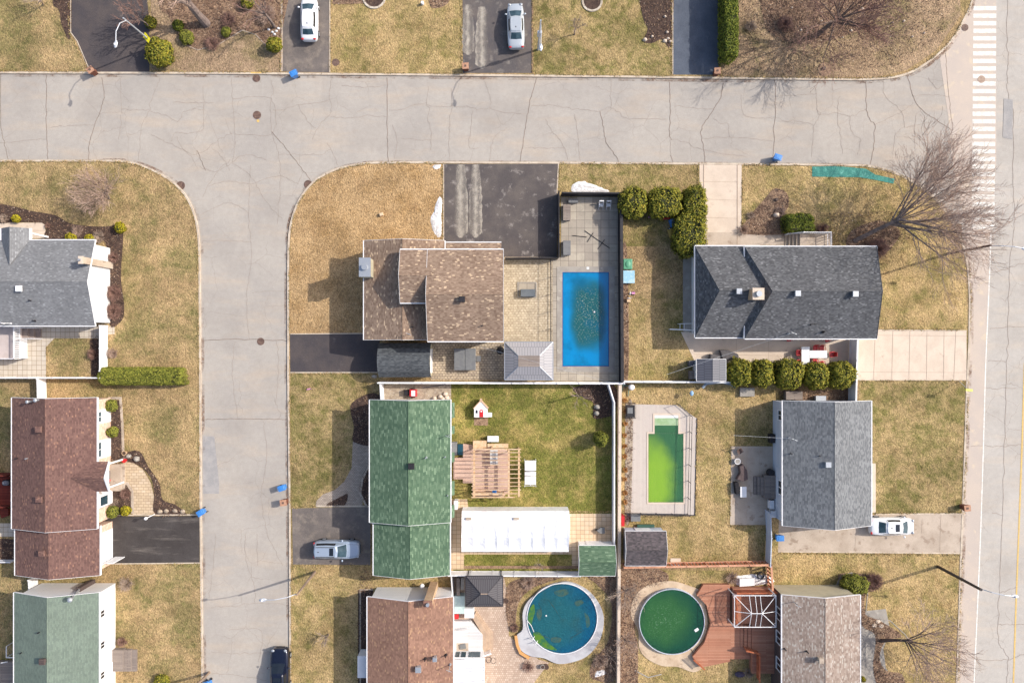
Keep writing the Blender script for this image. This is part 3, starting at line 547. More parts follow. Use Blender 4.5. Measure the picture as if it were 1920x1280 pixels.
GR = [[(1893, -60), (1888, 60), (1890, 110), (1888, 160), (1893, 200), (1900, 215), (1899, 330), (1902, 420), (1893, 500), (1890, 620), (1886, 740), (1881, 900), (1876, 1060), (1871, 1180), (1878, 1215), (1890, 1235), (1885, 1300)],
      [(1856, 618), (1890, 612), (1930, 616)], [(1820, 835), (1880, 836), (1930, 832)], [(1852, 676), (1885, 678)], [(1846, 728), (1905, 728)], [(1828, 1234), (1880, 1236), (1920, 1226)], [(1856, 512), (1900, 500), (1925, 490)], [(1871, 1170), (1920, 1170)], [(1876, 1110), (1905, 1100)], [(1880, 966), (1860, 960)]]
def wob(pts, a, sd):
    q = smooth(pts, 5) if len(pts) > 2 else [(pts[0][0]+(pts[1][0]-pts[0][0])*i/8, pts[0][1]+(pts[1][1]-pts[0][1])*i/8) for i in range(9)]
    out = []
    for i in range(len(q)-1):
        for t in (0, .5):
            x = q[i][0]+(q[i+1][0]-q[i][0])*t; y = q[i][1]+(q[i+1][1]-q[i][1])*t
            out.append((x+a*mnoise.noise(Vector((x*.13, y*.13, sd))), y+a*mnoise.noise(Vector((x*.13, y*.13, sd+7)))))
    return out+[q[-1]]
for nm, LL, w, m, a, z in (('road_cracks', TH, .052, 'crack', 2.2, .013), ('fine_road_cracks', FN, .032, 'crackf', 3, .012), ('boulevard_cracks', GR, .05, 'crackf', 3.5, .016)):
    mb = MB()
    for i, p in enumerate(LL): mb.ribbon([(q.x, q.y) for q in PX(wob(p, a, i*1.3), 0)], w, z, z)
    struct(nm, mb, M[m])
sheet('road_patch', [(380, 817), (402, 818), (411, 905), (411, 925), (381, 925)], .0045, M['patch'])
sheet('road_patch', [(1882, 185), (1899, 187), (1898, 262), (1880, 258)], .0205, M['patch'])
# painted markings
mb = MB()
for i in range(30):
    y = 12+i*14.12; xl = 1825-.12*i; mb.sheet(PX([(xl, y), (xl+43, y), (xl+43, y+8), (xl, y+8)], 0), .0165)
struct('crosswalk', mb, M['paint'], 'ladder crosswalk of white bars across the street mouth')
mb = MB(); mb.ribbon([(p.x, p.y) for p in PX([(1858, 436), (1855, 520), (1848, 680), (1843, 860), (1838, 1010), (1832, 1150), (1826, 1280), (1815, 1600)], 0)], .13, .0168, .0168); struct('edge_line', mb, M['paint'])
mb = MB(); mb.ribbon([(p.x, p.y) for p in PX([(1921, 680), (1916, 840), (1910, 1000), (1905, 1130), (1900, 1280), (1888, 1600)], 0)], .16, .0168, .0168); struct('centre_line', mb, M['ypaint'])
# sand and leaf dirt washed along the kerbs
M['dirt'], nt_, bs_ = newmat('gutter_dirt'); fin(nt_, bs_, mixc(nt_, noise_t(nt_, coord(nt_), 3, 4, .7, .4, .6), C(176, 148, 128), C(140, 112, 96)), .95, 0, .1)
nt_.links.new(math2(nt_, 'MULTIPLY', noise_t(nt_, coord(nt_), .35, 4, .7, .46, .62), noise_t(nt_, coord(nt_, (5, 5, 0)), 3.5, 4, .7, .38, .6, .1, .8)), bs_.inputs['Alpha'])
for k, dx, dy in ((TOPK, 0, 3.6), (TOPK[7:], 3, 3), (MIDK, -3.6, 0), (MIDK[5:14], -2, -3), (MIDK[-30:], 5, 0), (LEFTK[2:], 3.6, -1)):
    mb = MB(); mb.ribbon([(p.x, p.y) for p in PX([(x+dx, y+dy) for x, y in k], 0)], .42, .0225+5e-5*NS[0], .0225+5e-5*NS[0]); NS[0] += 1; struct('gutter_dirt', mb, M['dirt'])
# iron covers
def cover(px, py, r, lab, z=.0178, name='manhole_cover', m='iron'):
    c = W(px, py); t = MB(); t.cyl(c.x, c.y, r, z-.004, z+.006, 24); o = t.build(name, M[m]); tag(o, lab, 'manhole cover')
    t = MB()
    for a in range(3): t.box(c.x-r*.7, c.y-.03+(a-1)*r*.4, c.x+r*.7, c.y+.03+(a-1)*r*.4, z+.006, z+.012, .3)
    t.ribbon([(c.x+r*1.02*cos(i*pi/12), c.y+r*1.02*sin(i*pi/12)) for i in range(24)], .05, z, z+.009, True)
    p = t.build('ribbing', M[m]); p.parent = o
cover(482, 216, .4, 'round rusty manhole cover in the middle of the street'); M['ironp'] = mat('pale_dusty_iron', C(196, 172, 152), C(176, 150, 132), 4)
cover(1840, 149, .36, 'pale manhole cover between two crosswalk bars', m='ironp')
cover(489, 640, .36, 'manhole cover on the side street beside the cross joint')
cover(481, 147, .38, 'rusty round drain cover against the yellow kerb', name='drain_cover'); cover(339, 348, .42, 'dark drain cover on the left street corner', name='drain_cover')
cover(578, 346, .42, 'dark drain cover on the kerb curve by the straw lawn', name='drain_cover')
cover(1809, 52, .34, 'drain cover at the curved kerb near the crosswalk', name='drain_cover'); cover(630, 118, .36, 'pale valve cover in the lawn beside the grey driveway', .112, 'valve_cover')
sheet('fresh_patch_mark', smooth(circ(484, 227, 2.6, 8), 2, True), .0172, M['ypaint'])
# snow leftovers
def snow(pts, h, sd):
    mb = MB(); P = smooth(pts, 4, True); c = (sum(p[0] for p in P)/len(P), sum(p[1] for p in P)/len(P)); rings = []; P = [(x+2.2*mnoise.noise(Vector((x*.35, y*.35, sd))), y+2.2*mnoise.noise(Vector((x*.35, y*.35, sd+9)))) for x, y in P]
    for k, zz in ((1, 0), (.8, .55), (.5, .85), (.2, 1)):
        rings.append([Vector((*PX([(c[0]+(x-c[0])*k+1.2*mnoise.noise(Vector((x, y, sd+k))), c[1]+(y-c[1])*k)], 0)[0][:2], .11+h*zz*(.8+.5*mnoise.noise(Vector((x*.2, y*.2, sd)))))) for x, y in P])
    b = 0; n = len(P)
    for r in rings: mb.v += [tuple(v) for v in r]
    for j in range(3):
        for i in range(n): k = (i+1) % n; mb.f.append((j*n+i, j*n+k, (j+1)*n+k, (j+1)*n+i))
    mb.f.append(tuple(3*n+i for i in range(n))); return tag(mb.build('snow', M['snow'], smooth_=True), 'melting snow patch', None, None, 'structure')
snow([(822, 373), (829, 374), (829, 415), (826, 444), (816, 440), (810, 425), (808, 408), (814, 396)], .12, 1); snow([(812, 311), (826, 309), (824, 316), (815, 318)], .06, 2)
snow([(1076, 345), (1095, 340), (1105, 345), (1128, 352), (1140, 361), (1076, 361)], .2, 3); snow([(1380, 1080), (1400, 1076), (1440, 1078), (1450, 1090), (1420, 1096), (1384, 1096)], .25, 4)
snow([(1118, 1256), (1134, 1254), (1134, 1262), (1116, 1268)], .1, 5)

# ============================================================ HOUSES
def winbox(parent, face, u, z0, z1, w, plane, frame='white', pane='glass', d=.06):
    """window on a wall; face in '+x','-x','+y','-y'; u = position along the wall"""
    s = 1 if face[0] == '+' else -1
    def bx(mb, u0, u1, za, zb, d0, d1):
        a, b = sorted((plane+s*d0, plane+s*d1))
        if face[1] == 'x': mb.box(a, u0, b, u1, za, zb)
        else: mb.box(u0, a, u1, b, za, zb)
    f = MB(); t = .09
    bx(f, u-w/2, u+w/2, z0-t, z0, 0, d+.04); bx(f, u-w/2, u+w/2, z1, z1+t, 0, d); bx(f, u-w/2, u-w/2+t, z0, z1, 0, d); bx(f, u+w/2-t, u+w/2, z0, z1, 0, d); bx(f, u-.03, u+.03, z0, z1, 0, d)
    fo = f.build('window', M[frame], parent); g = MB(); bx(g, u-w/2+t, u+w/2-t, z0, z1, .005, .025); g.build('pane', M[pane], fo); return fo

def block_house(parent, rect, e, r, ax, wall, roof, hip=(0, 0), over=.4, ridge=None, trim='white', gut=True, z0=.09, th=.16, wallz=None, wrect=None, rake=(1, 1)):
    """gable / hip block. rect: world x0,y0,x1,y1 of the eaves; ax: direction of the ridge"""
    x0, y0, x1, y1 = rect; sw = ax == 'x'
    T = (lambda a, b, z: Vector((b, a, z))) if sw else (lambda a, b, z: Vector((a, b, z)))
    if sw: a0, b0, a1, b1 = y0, x0, y1, x1
    else: a0, b0, a1, b1 = x0, y0, x1, y1
    am = (a0+a1)/2 if ridge is None else ridge; h0, h1 = hip
    mb = MB()
    def face(*p): mb.poly(p if not sw else p[::-1])
    A, B_, C_, D_ = T(a0, b0, e), T(a1, b0, e), T(a1, b1, e), T(a0, b1, e); P, Q = T(am, b0+h0, r), T(am, b1-h1, r)
    face(A, P, Q, D_); face(P, B_, C_, Q)
    if h0: face(A, B_, P)
    if h1: face(C_, D_, Q)
    # underside (kept a board's thickness below)
    dn = Vector((0, 0, -th)); b = [p+dn for p in (A, B_, C_, D_, P, Q)]
    for f in ((b[0], b[3], b[5], b[4]), (b[4], b[5], b[2], b[1])): mb.poly(f[::-1] if sw else f[::-1])
    ro = mb.build('roof', M[roof], parent)
    cap = MB(); cap.tube(P+Vector((0, 0, .0)), Q+Vector((0, 0, .0)), .035, .035, 6)
    for hh, pp, cs in ((h0, P, (A, B_)), (h1, Q, (C_, D_))):
        if hh:
            for c in cs: cap.tube(pp, c, .035, .035, 5)
    cap.build('ridge_cap', M[roof], ro)
    t = MB()                                                   # fascia and gutters
    def strip(p, q, w=.022):
        d = (q-p).normalized(); n = Vector((d.y, -d.x, 0)).normalized()*w; lo = Vector((0, 0, -th-.02))
        up = Vector((0, 0, .02)); a, b2 = p+up, q+up; vs_ = [a-n*.3, a+n, b2+n, b2-n*.3, p+lo-n*.3, p+lo+n, q+lo+n, q+lo-n*.3]; k = len(t.v); t.v += [tuple(v) for v in vs_]
        t.f += [tuple(k+i for i in f) for f in ((0, 1, 2, 3), (7, 6, 5, 4), (0, 4, 5, 1), (1, 5, 6, 2), (2, 6, 7, 3), (3, 7, 4, 0))]
    g = .07 if gut else .03
    strip(D_, A, g) if not sw else strip(A, D_, g)
    strip(B_, C_, g) if not sw else strip(C_, B_, g)
    if h0: strip(A, B_, g) if not sw else strip(B_, A, g)
    elif rake[0]: (strip(A, P), strip(P, B_)) if not sw else (strip(P, A), strip(B_, P))
    if h1: strip(C_, D_, g) if not sw else strip(D_, C_, g)
    elif rake[1]: (strip(C_, Q), strip(Q, D_)) if not sw else (strip(Q, C_), strip(D_, Q))
    t.build('gutter', M[trim], ro)
    w = MB(); o = over; ga0, ga1, gb0, gb1 = a0+o, a1-o, b0+(o if h0 else min(o, .3)), b1-(o if h1 else min(o, .3))
    if wrect: ga0, gb0, ga1, gb1 = (wrect[1], wrect[0], wrect[3], wrect[2]) if sw else wrect
    sl = (r-e)/max(.1, (am-a0)); sr = (r-e)/max(.1, (a1-am)); zl = e+sl*(ga0-a0)-th+.01; zr = e+sr*(a1-ga1)-th+.01; zm = r-th+.01
    for bb, fl, hh in ((gb0, 0, h0), (gb1, 1, h1)):
        p = [T(ga0, bb, z0), T(ga1, bb, z0), T(ga1, bb, zr if not hh else e-th+.02)]+([T(am, bb, zm)] if not hh else [])+[T(ga0, bb, zl if not hh else e-th+.02)]
        w.poly(p if (fl == (1 if sw else 0)) else p[::-1])
    for aa, zz, fl in ((ga0, zl, 0), (ga1, zr, 1)):
        if h0 and h1: zz = e-th+.02
        p = [T(aa, gb0, z0), T(aa, gb1, z0), T(aa, gb1, zz), T(aa, gb0, zz)]; w.poly(p if (fl == (0 if sw else 1)) else p[::-1])
    s_ = MB()
    if h0 or h1: s_.sheet([(min(x0, x1), y0), (x1, y0), (x1, y1), (x0, y1)], e-th-.03); s_.build('soffit', M[trim], ro)
    wo = w.build('wall', M[wall], parent)
    return ro, wo, (T(ga0, gb0, 0), T(ga1, gb1, 0))
def rect(px0, py0, px1, py1, h): a = W(px0, py1, h); b = W(px1, py0, h); return (a.x, a.y, b.x, b.y)
def onroof(rect_, e, r, ax, x, y, ridge=None):
    x0, y0, x1, y1 = rect_; a, a0, a1 = (y, y0, y1) if ax == 'x' else (x, x0, x1); am = (a0+a1)/2 if ridge is None else ridge
    return e+(r-e)*(1-abs(a-am)/(am-a0 if a < am else a1-am))
def vent(ro, px, py, zr, kind='box', s=.5, m='steel'):
    z = zr; p = W(px, py, z+.4); mb = MB()
    if kind == 'box':
        mb.box(p.x-s*.3, p.y-s*.3, p.x+s*.3, p.y+s*.3, z-.3, z+.35); mb.box(p.x-s/2, p.y-s/2, p.x+s/2, p.y+s/2, z+.35, z+.5, 0, .04)
        mb.build('roof_vent', M[m], ro)
    elif kind == 'pipe':
        mb.cyl(p.x, p.y, .06, z-.3, z+.4, 8); mb.cyl(p.x, p.y, .17, z-.2, z+.06, 10, .07); mb.build('vent_pipe', M[m], ro)
    elif kind == 'mast':
        mb.cyl(p.x, p.y, .035, z-.3, z+1.3, 6); mb.cyl(p.x, p.y, .14, z-.2, z+.06, 10, .05); mb.tube((p.x-.25, p.y+.1, z+1.2), (p.x+.25, p.y-.1, z+1.2), .025, n=5); mb.build('service_mast', M[m], ro)
def chimney(parent, x0, y0, x1, y1, z0, z1, m, cap='conc', name='chimney'):
    mb = MB(); mb.box(x0, y0, x1, y1, z0, z1); c = mb.build(name, M[m], parent)
    k = MB(); k.box(x0-.05, y0-.05, x1+.05, y1+.05, z1, z1+.08); k.build('chimney_cap', M[cap], c)
    k = MB(); cx, cy = (x0+x1)/2, (y0+y1)/2; k.cyl(cx, cy, min(x1-x0, y1-y0)*.28, z1+.08, z1+.35, 12); k.build('flue', M['steel'], c); return c

# ---- grey house, left edge
h = thing('grey_house', 'white sided house with grey shingle roof at the left edge above the white deck', 'house', W(60, 540))
r1 = rect(-260, 450, 178.5, 611, 3.2); e, r = 3.2, 4.5
ro, wo, g = block_house(h, r1, e, r, 'x', 'whitewall', 'r_grey', over=.4, wrect=(r1[0]+.3, r1[1]+.4, -42.42+.0, r1[3]-.4) if 0 else None)
r1b = rect(2.5, 428, 55.5, 470, 3.2)
mb = MB(); xm = W(18, 430, 4.1).x; yt = r1b[3]; yv = W(18, 497, 4.1).y
mb.poly([(r1b[0], yt, 3.22), (xm, yt, 4.12), (xm, yv, 4.12), (r1b[0], W(3, 450, 3.2).y, 3.22)][::-1]); mb.poly([(xm, yt, 4.12), (r1b[2], yt, 3.22), (r1b[2], W(55, 450, 3.2).y, 3.22), (xm, yv, 4.12)][::-1])
pr = mb.build('porch_roof', M['r_grey'], h)
mb = MB(); mb.poly([(r1b[0]+.2, yt-.15, 2.95), (r1b[2]-.2, yt-.15, 2.95), (r1b[2]-.2, yt-.15, 3.2), (xm, yt-.15, 3.98), (r1b[0]+.2, yt-.15, 3.2)]); mb.box(r1b[2]-.02, W(55, 450, 3.2).y, r1b[2]+.16, yt, 3.05, 3.24); mb.box(r1b[0]-.16, W(3, 450, 3.2).y, r1b[0]+.02, yt, 3.05, 3.24)
mb.build('gable_trim', M['white'], pr)
for x_ in (r1b[2]-.35, r1b[0]+.17): mb = MB(); mb.box(x_, yt-.5, x_+.18, yt-.32, .1, 3.0); mb.build('porch_post', M['white'], h)
chimney(h, -42.31, 7.62, -41.94, 8.28, .1, 5.2, 'conc_w'); vent(ro, 35, 541, 4.1, 'box', .62, 'white'); vent(ro, 53, 563, 3.9, 'pipe', m='black'); vent(ro, 60, 601, 3.4, 'pipe', m='black')
vent(ro, 15, 606, 3.3, 'mast', m='white')

# ---- red brown house with attached garage, left
h = thing('red_brown_house', 'brick front house with red brown shingle roof beside the black driveway', 'house', W(100, 870))
r2 = rect(22, 745, 182, 991, 3.4)
ro, wo, g = block_house(h, r2, 3.4, 4.77, 'y', 'brick_w', 'r_red', over=.55); WX = r2[2]-.55
for yy, w_ in ((780, 1.45), (841, 1.9)):
    yc = W(0, yy, 1.6).y; mb = MB(); mb.box(WX, yc-w_/2, WX+.03, yc+w_/2, .12, 3.15); mb.build('white_panel', M['white'], h); winbox(h, '+x', yc, 1.9, 2.9, w_-.3, WX+.032)
mb = MB(); yb = W(0, 936, 1.6).y; mb.prism([(WX, yb-.85), (WX+.42, yb-.6), (WX+.42, yb+.6), (WX, yb+.85)], .5, 2.9); bw = mb.build('bay_window', M['white'], h)
mb = MB(); mb.box(WX+.422, yb-.45, WX+.44, yb+.45, 1.4, 2.6); mb.build('pane', M['glass'], bw)
r2b = rect(28, 985, 187.5, 1078, 2.95)
ro2, wo2, g = block_house(h, r2b, 2.95, 4.25, 'y', 'brick_w', 'r_red', over=.4, rake=(1, 0))
mb = MB(); mb.box(r2b[2]-.4, r2b[1]+.7, r2b[2]-.36, r2b[3]-1.0, .12, 2.4); mb.build('garage_door', M['white'], h)
mb = MB(); mb.box(r2b[2]-.1, r2b[1]+.02+.9, r2b[2]+.9, r2b[1]+1.0, .1, 2.2); mb.build('side_gate', M['white'], h)
ex = W(205, 893, 3.4).x; ya, ybb = W(0, 921, 3.4).y, W(0, 865, 3.4).y; ym = (ya+ybb)/2; xv = W(134, 893, 4.2).x; mb = MB()
mb.poly([(r2[2]-.6, ya, 3.42), (ex, ya, 3.42), (ex, ym, 4.2), (xv, ym, 4.2)]); mb.poly([(xv, ym, 4.2), (ex, ym, 4.2), (ex, ybb, 3.42), (r2[2]-.6, ybb, 3.42)]); pr = mb.build('porch_roof', M['r_red'], h)
mb = MB(); mb.poly([(ex-.1, ya+.1, 3.25), (ex-.1, ybb-.1, 3.25), (ex-.1, ybb-.1, 3.4), (ex-.1, ym, 4.1), (ex-.1, ya+.1, 3.4)])
for a, b in (((ex, ya, 3.40), (ex, ym, 4.19)), ((ex, ym, 4.19), (ex, ybb, 3.40))): mb.tube(a, b, .1, n=4)
mb.build('gable_trim', M['white'], pr)
for yy in (ya+.3, ybb-.3): mb = MB(); mb.box(ex-.45, yy-.08, ex-.3, yy+.08, .1, 3.3); mb.build('porch_post', M['white'], h)
mb = MB(); xw = W(205, 0).x; mb.box(WX+.001, W(0, 919).y, W(230, 0).x, W(0, 869).y, .1, .32); mb.box(W(230, 0).x, W(0, 917).y, W(236, 0).x, W(0, 869).y, .1, .24); mb.build('porch_floor', M['conc_w'], h)
mb = MB(); mb.box(WX, W(0, 905).y, WX+.05, W(0, 880).y, .32, 2.5); mb.build('front_door', M['brownwall'], h)
vent(ro, 72, 805, 4.5, 'box', .65, 'r_red'); vent(ro, 73, 936, 4.5, 'box', .65, 'r_red'); vent(ro2, 78, 1037, 4.0, 'box', .6, 'r_red'); vent(ro, 47, 860, 4.0, 'pipe', m='steel'); vent(ro, 28, 860, 3.6, 'pipe', m='black')
mb = MB(); p = W(60, 752, 4.2); mb.ball((p.x, p.y, 4.9), .17, .17, .12, 10, 6); mb.cyl(p.x, p.y, .09, 3.6, 4.9, 8); p = W(75, 749, 4.3); mb.ball((p.x, p.y, 5.0), .2, .2, .14, 10, 6); mb.cyl(p.x, p.y, .1, 3.8, 5.0, 8); mb.build('flue', M['steel'], ro)

# ---- sage green roofed house, bottom left
h = thing('sage_roof_house', 'white house with plain sage green shingle roof in the bottom left corner', 'house', W(110, 1240))
r3 = rect(26, 1110, 186, 1420, 3.6); ro, wo, g = block_house(h, r3, 3.6, 5.0, 'y', 'whitewall', 'r_sage', over=.4); WX = r3[2]-.4
for i, (yy, w_) in enumerate(((1148, 1.8), (1206, 1.7), (1262, 1.4))):
    yc = W(0, yy, 1.8).y; mb = MB(); mb.box(WX, yc-w_/2, WX+.05, yc+w_/2, .2, 3.3); mb.build('white_panel', M['white'], h); winbox(h, '+x', yc+.2, 2.2, 3.1, .8, WX+.052, pane='dglass')
y0w = r3[3]-.3; mb = MB(); c0 = W(176, 1093, 0); top = W(131, 1122, 5.3); mb.box(c0.x-.22, y0w, c0.x+.22, y0w+.4, .1, 2.6); mb.build('fireplace_bumpout', M['brownwall'], h)
mb = MB(); mb.tube((c0.x, y0w+.2, 2.4), (top.x, top.y-.1, 5.1), .11, n=8); mb.ball((top.x, top.y-.1, 5.3), .26, .26, .22, 12, 8); mb.build('flue', M['steel'], h)
vent(ro, 79, 1240, 4.9, 'box', .6, 'brownwall'); vent(ro, 70, 1187, 4.6, 'pipe', m='black'); vent(ro, 37, 1225, 3.8, 'pipe', m='black')
mb = MB()
for x0_, x1_, z in ((205, 230, .7), (230, 245, .5), (245, 256, .3)): a = W(x0_, 1258, z); b = W(x1_, 1218, z); mb.box(a.x, a.y, b.x, b.y, .1, z)
mb.build('front_step', M['wood_g'], h)

# ---- brown flecked house, centre left
h = thing('brown_flecked_house', 'two storey house with pale flecked brown roofs between the straw lawn and the stone patio', 'house', W(810, 545))
r4 = rect(682, 451, 834, 637, 3.7); ro, wo, g = block_house(h, r4, 3.7, 4.9, 'y', 'brick_t', 'r_brown', over=.45)
e5 = 5.6; a = W(802, 467, e5)
r5 = rect(801.5, 467.5, 944, 640, e5); ro5, wo5, _ = block_house(h, r5, e5, 7.0, 'x', 'beigewall', 'r_brown', over=.35)
r6 = (W(750, 0, e5).x, W(0, 568, e5).y, r5[0]+.5, r5[3]-.006); ro6, wo6, _ = block_house(h, r6, e5-.01, 6.45, 'x', 'beigewall', 'r_brown', over=.35, rake=(1, 0))
mb = MB(); yl, yh_ = W(0, 455, 3.2).y, r5[3]-.3; xa, xb = W(834, 0, 3.2).x, W(940, 0, 3.2).x
mb.poly([(xa, yh_, 3.95), (xa, yl, 3.2), (xb, yl, 3.2), (xb, yh_, 3.95)][::1]); pr = mb.build('garage_roof', M['r_brown'], h)
mb = MB(); mb.box(xa, yl, xb, yl+.1, 3.02, 3.23); mb.build('gutter', M['white'], pr)
mb = MB(); mb.box(xa, yh_-.2, xb-.2, yl-.35, .1, 3.1); mb.build('garage_wall', M['brick_t'], h)
mb = MB(); mb.box(xa+.5, yl-.35, xb-.6, yl-.3, .12, 2.4); mb.build('garage_door', M['white'], h)
# metal capped chimney chase on the left eaves
ca, cb = W(674, 518, 5.6), W(694, 484, 5.6); c = chimney(h, ca.x, ca.y, cb.x, cb.y, .1, 5.55, 'beigewall', 'steel')
vent(ro5, 866, 561, 6.8, 'box', .6, 'black'); vent(ro5, 905, 610, 6.0, 'pipe', m='black'); vent(ro, 772, 613, 4.6, 'pipe', m='black'); vent(ro, 768, 626, 4.5, 'mast')
winbox(h, '+x', W(0, 560).y, 1.0, 2.1, 1.6, r5[2]-.35); winbox(h, '+x', W(0, 600).y, 3.6, 4.7, 1.2, r5[2]-.35)

# ---- green roofed house, centre left
h = thing('green_roof_house', 'house with long bright green flecked roof and wooden pergola deck on its right', 'house', W(770, 880))
r7 = rect(693, 749, 845, 979, 4.0); ro, wo, g = block_house(h, r7, 4.0, 5.25, 'y', 'whitewall', 'r_green', over=.45)
r8 = rect(700, 976, 844, 1078, 3.6); ro2, wo2, _ = block_house(h, r8, 3.6, 4.75, 'y', 'whitewall', 'r_green', over=.45, rake=(1, 0))
mb = MB(); mb.box(r8[0]+.42, r8[1]+1.0, r8[0]+.46, r8[3]-1.2, .12, 2.5); mb.build('garage_door', M['white'], h)
for y0_, y1_ in ((753, 785), (797, 815), (846, 868), (900, 930), (945, 972)):
    mb = MB(); ya, yb = W(0, y1_, 3).y, W(0, y0_, 3).y; x0_, x1_ = r7[2]-.45, W(852, 0, 2.9).x
    mb.poly([(x0_, ya, 3.5), (x1_, ya+.1, 2.8), (x1_, yb-.1, 2.8), (x0_, yb, 3.5)]); mb.poly([(x1_, ya+.1, 2.8), (x1_, ya+.1, 2.6), (x1_, yb-.1, 2.6), (x1_, yb-.1, 2.8)]); mb.build('awning', M['r_green'], h)
vent(ro, 771, 874, 5.0, 'box', .62, 'black'); vent(ro, 798, 859, 4.8, 'pipe', m='steel'); vent(ro, 834, 857, 4.1, 'pipe', m='steel'); vent(ro, 839, 929, 4.0, 'pipe', m='steel'); vent(ro, 841, 816, 4.0, 'mast')
winbox(h, '-x', W(0, 800).y, 1.6, 2.8, 1.8, r7[0]+.45); winbox(h, '-x', W(0, 900).y, 1.6, 2.8, 1.8, r7[0]+.45)

# ---- charcoal hip roofed house, right
h = thing('charcoal_roof_house', 'long house with stepped charcoal hip roof between the two pale concrete driveways', 'house', W(1470, 550))
r9 = rect(1303, 461, 1425, 633, 3.1); ro, wo, _ = block_house(h, r9, 3.1, 4.95, 'x', 'whitewall', 'r_dark', hip=(1.95, 0), over=.45, rake=(1, 0))
r10 = rect(1396, 462, 1644, 635, 3.55); ro2, wo2, _ = block_house(h, r10, 3.55, 5.55, 'x', 'whitewall', 'r_dark', hip=(2.05, .5), over=.45)
a, b = W(1411, 561, 5.9), W(1431, 541, 5.9); chimney(h, a.x, a.y, b.x, b.y, 3.5, 6.0, 'brick_t', 'conc')
for x, y, z in ((1386, 546, 4.8), (1496, 550, 5.35), (1604, 551, 5.35)): vent(ro2, x, y, z, 'box', .6, 'steel')
vent(ro2, 1483, 625, 4.0, 'mast'); vent(ro2, 1524, 608, 4.2, 'mast', m='black'); vent(ro2, 1548, 622, 4.0, 'pipe', m='black')
winbox(h, '+x', W(0, 500).y, 1.2, 2.4, 1.8, r10[2]-.3); winbox(h, '-y', W(1450, 0).x, 1.2, 2.4, 1.6, r10[1]+.45)
mb = MB(); a, b = W(1500, 462, 1.0), W(1551, 437, 1.0); mb.box(a.x, r10[3]-.45, b.x, b.y, .1, 1.0)
for i in range(4): s0 = a.x-.3*(i+1); mb.box(s0, r10[3]-.2, s0+.3, b.y, .1, 1.0-.2*(i+1)+.0)
mb.build('front_porch', M['conc_w'], h)
mb = MB(); zt = 1.95; xl = a.x-1.2; yt = b.y-.05
P = [(xl, yt, 1.0), (a.x, yt, zt), (b.x-.05, yt, zt), (b.x-.05, r10[3]-.3, zt)]; mb.path(P, .045, 5); mb.path([(p[0], p[1], p[2]-.75) for p in P], .03, 4)
for i in range(14): x = a.x+(b.x-.05-a.x)*i/13; mb.box(x-.018, yt-.018, x+.018, yt+.018, 1.0, zt)
for i in range(8): y = yt+(r10[3]-.3-yt)*i/7; mb.box(b.x-.07, y-.018, b.x-.03, y+.018, 1.0, zt)
for x in (xl, a.x, b.x-.05): mb.box(x-.05, yt-.05, x+.05, yt+.05, .1, zt+.05 if x > xl else 1.0)
mb.build('railing', M['white'], h)

# ---- light grey roofed house, right
h = thing('light_grey_roof_house', 'small house with light grey shingle roof left of the white sedan', 'house', W(1545, 870))
r11 = rect(1467, 751, 1634, 985, 3.2); ro, wo, _ = block_house(h, r11, 3.2, 4.85, 'y', 'greywall', 'r_light', over=.22)
vent(ro, 1553, 871, 4.3, 'box', .6, 'steel'); vent(ro, 1485, 851, 3.4, 'pipe', m='black'); vent(ro, 1538, 855, 4.2, 'pipe', m='black'); vent(ro, 1484, 822, 3.6, 'mast')
PLX = r11[0]+.22
for yy, w_ in ((778, 1.1), (913, 1.5)): winbox(h, '-x', W(0, yy, 2).y, 1.7, 2.7, w_, PLX, pane='dglass')
mb = MB(); yb2 = W(0, 915).y; mb.box(PLX-1.15, yb2-.9, PLX, yb2+1.5, .1, .9)
for i in range(3): mb.box(PLX-1.15-.3*(i+1), yb2-.6, PLX-1.15-.3*i, yb2+1.3, .1, .9-.22*(i+1))
mb.build('back_step', M['wood_g'], h)

# ---- taupe roofed house, bottom right
h = thing('taupe_roof_house', 'house with speckled taupe shingle roof and beige gable in the bottom right', 'house', W(1545, 1260))
r12 = rect(1466, 1114.5, 1613, 1420, 3.6); ro, wo, _ = block_house(h, r12, 3.6, 4.55, 'y', 'brownwall', 'r_taupe', over=.25)
y_ = r12[3]-.245; mb = MB(); mb.poly([(r12[0]+.26, y_, .12), (r12[0]+.26, y_, 3.4), ((r12[0]+r12[2])/2, y_, 4.35), (r12[2]-.26, y_, 3.4), (r12[2]-.26, y_, .12)]); mb.build('gable_cladding', M['beigewall'], h)
vent(ro, 1540, 1238, 4.5, 'box', .55, 'conc_w'); vent(ro, 1516, 1224, 4.2, 'pipe', m='black'); vent(ro, 1474, 1219, 3.7, 'pipe', m='black'); vent(ro, 1491, 1130, 3.8, 'mast')
for yy in (1150, 1195, 1245): winbox(h, '-x', W(0, yy, 2.2).y, 1.7, 2.8, 1.3, r12[0]+.25, pane='dglass')

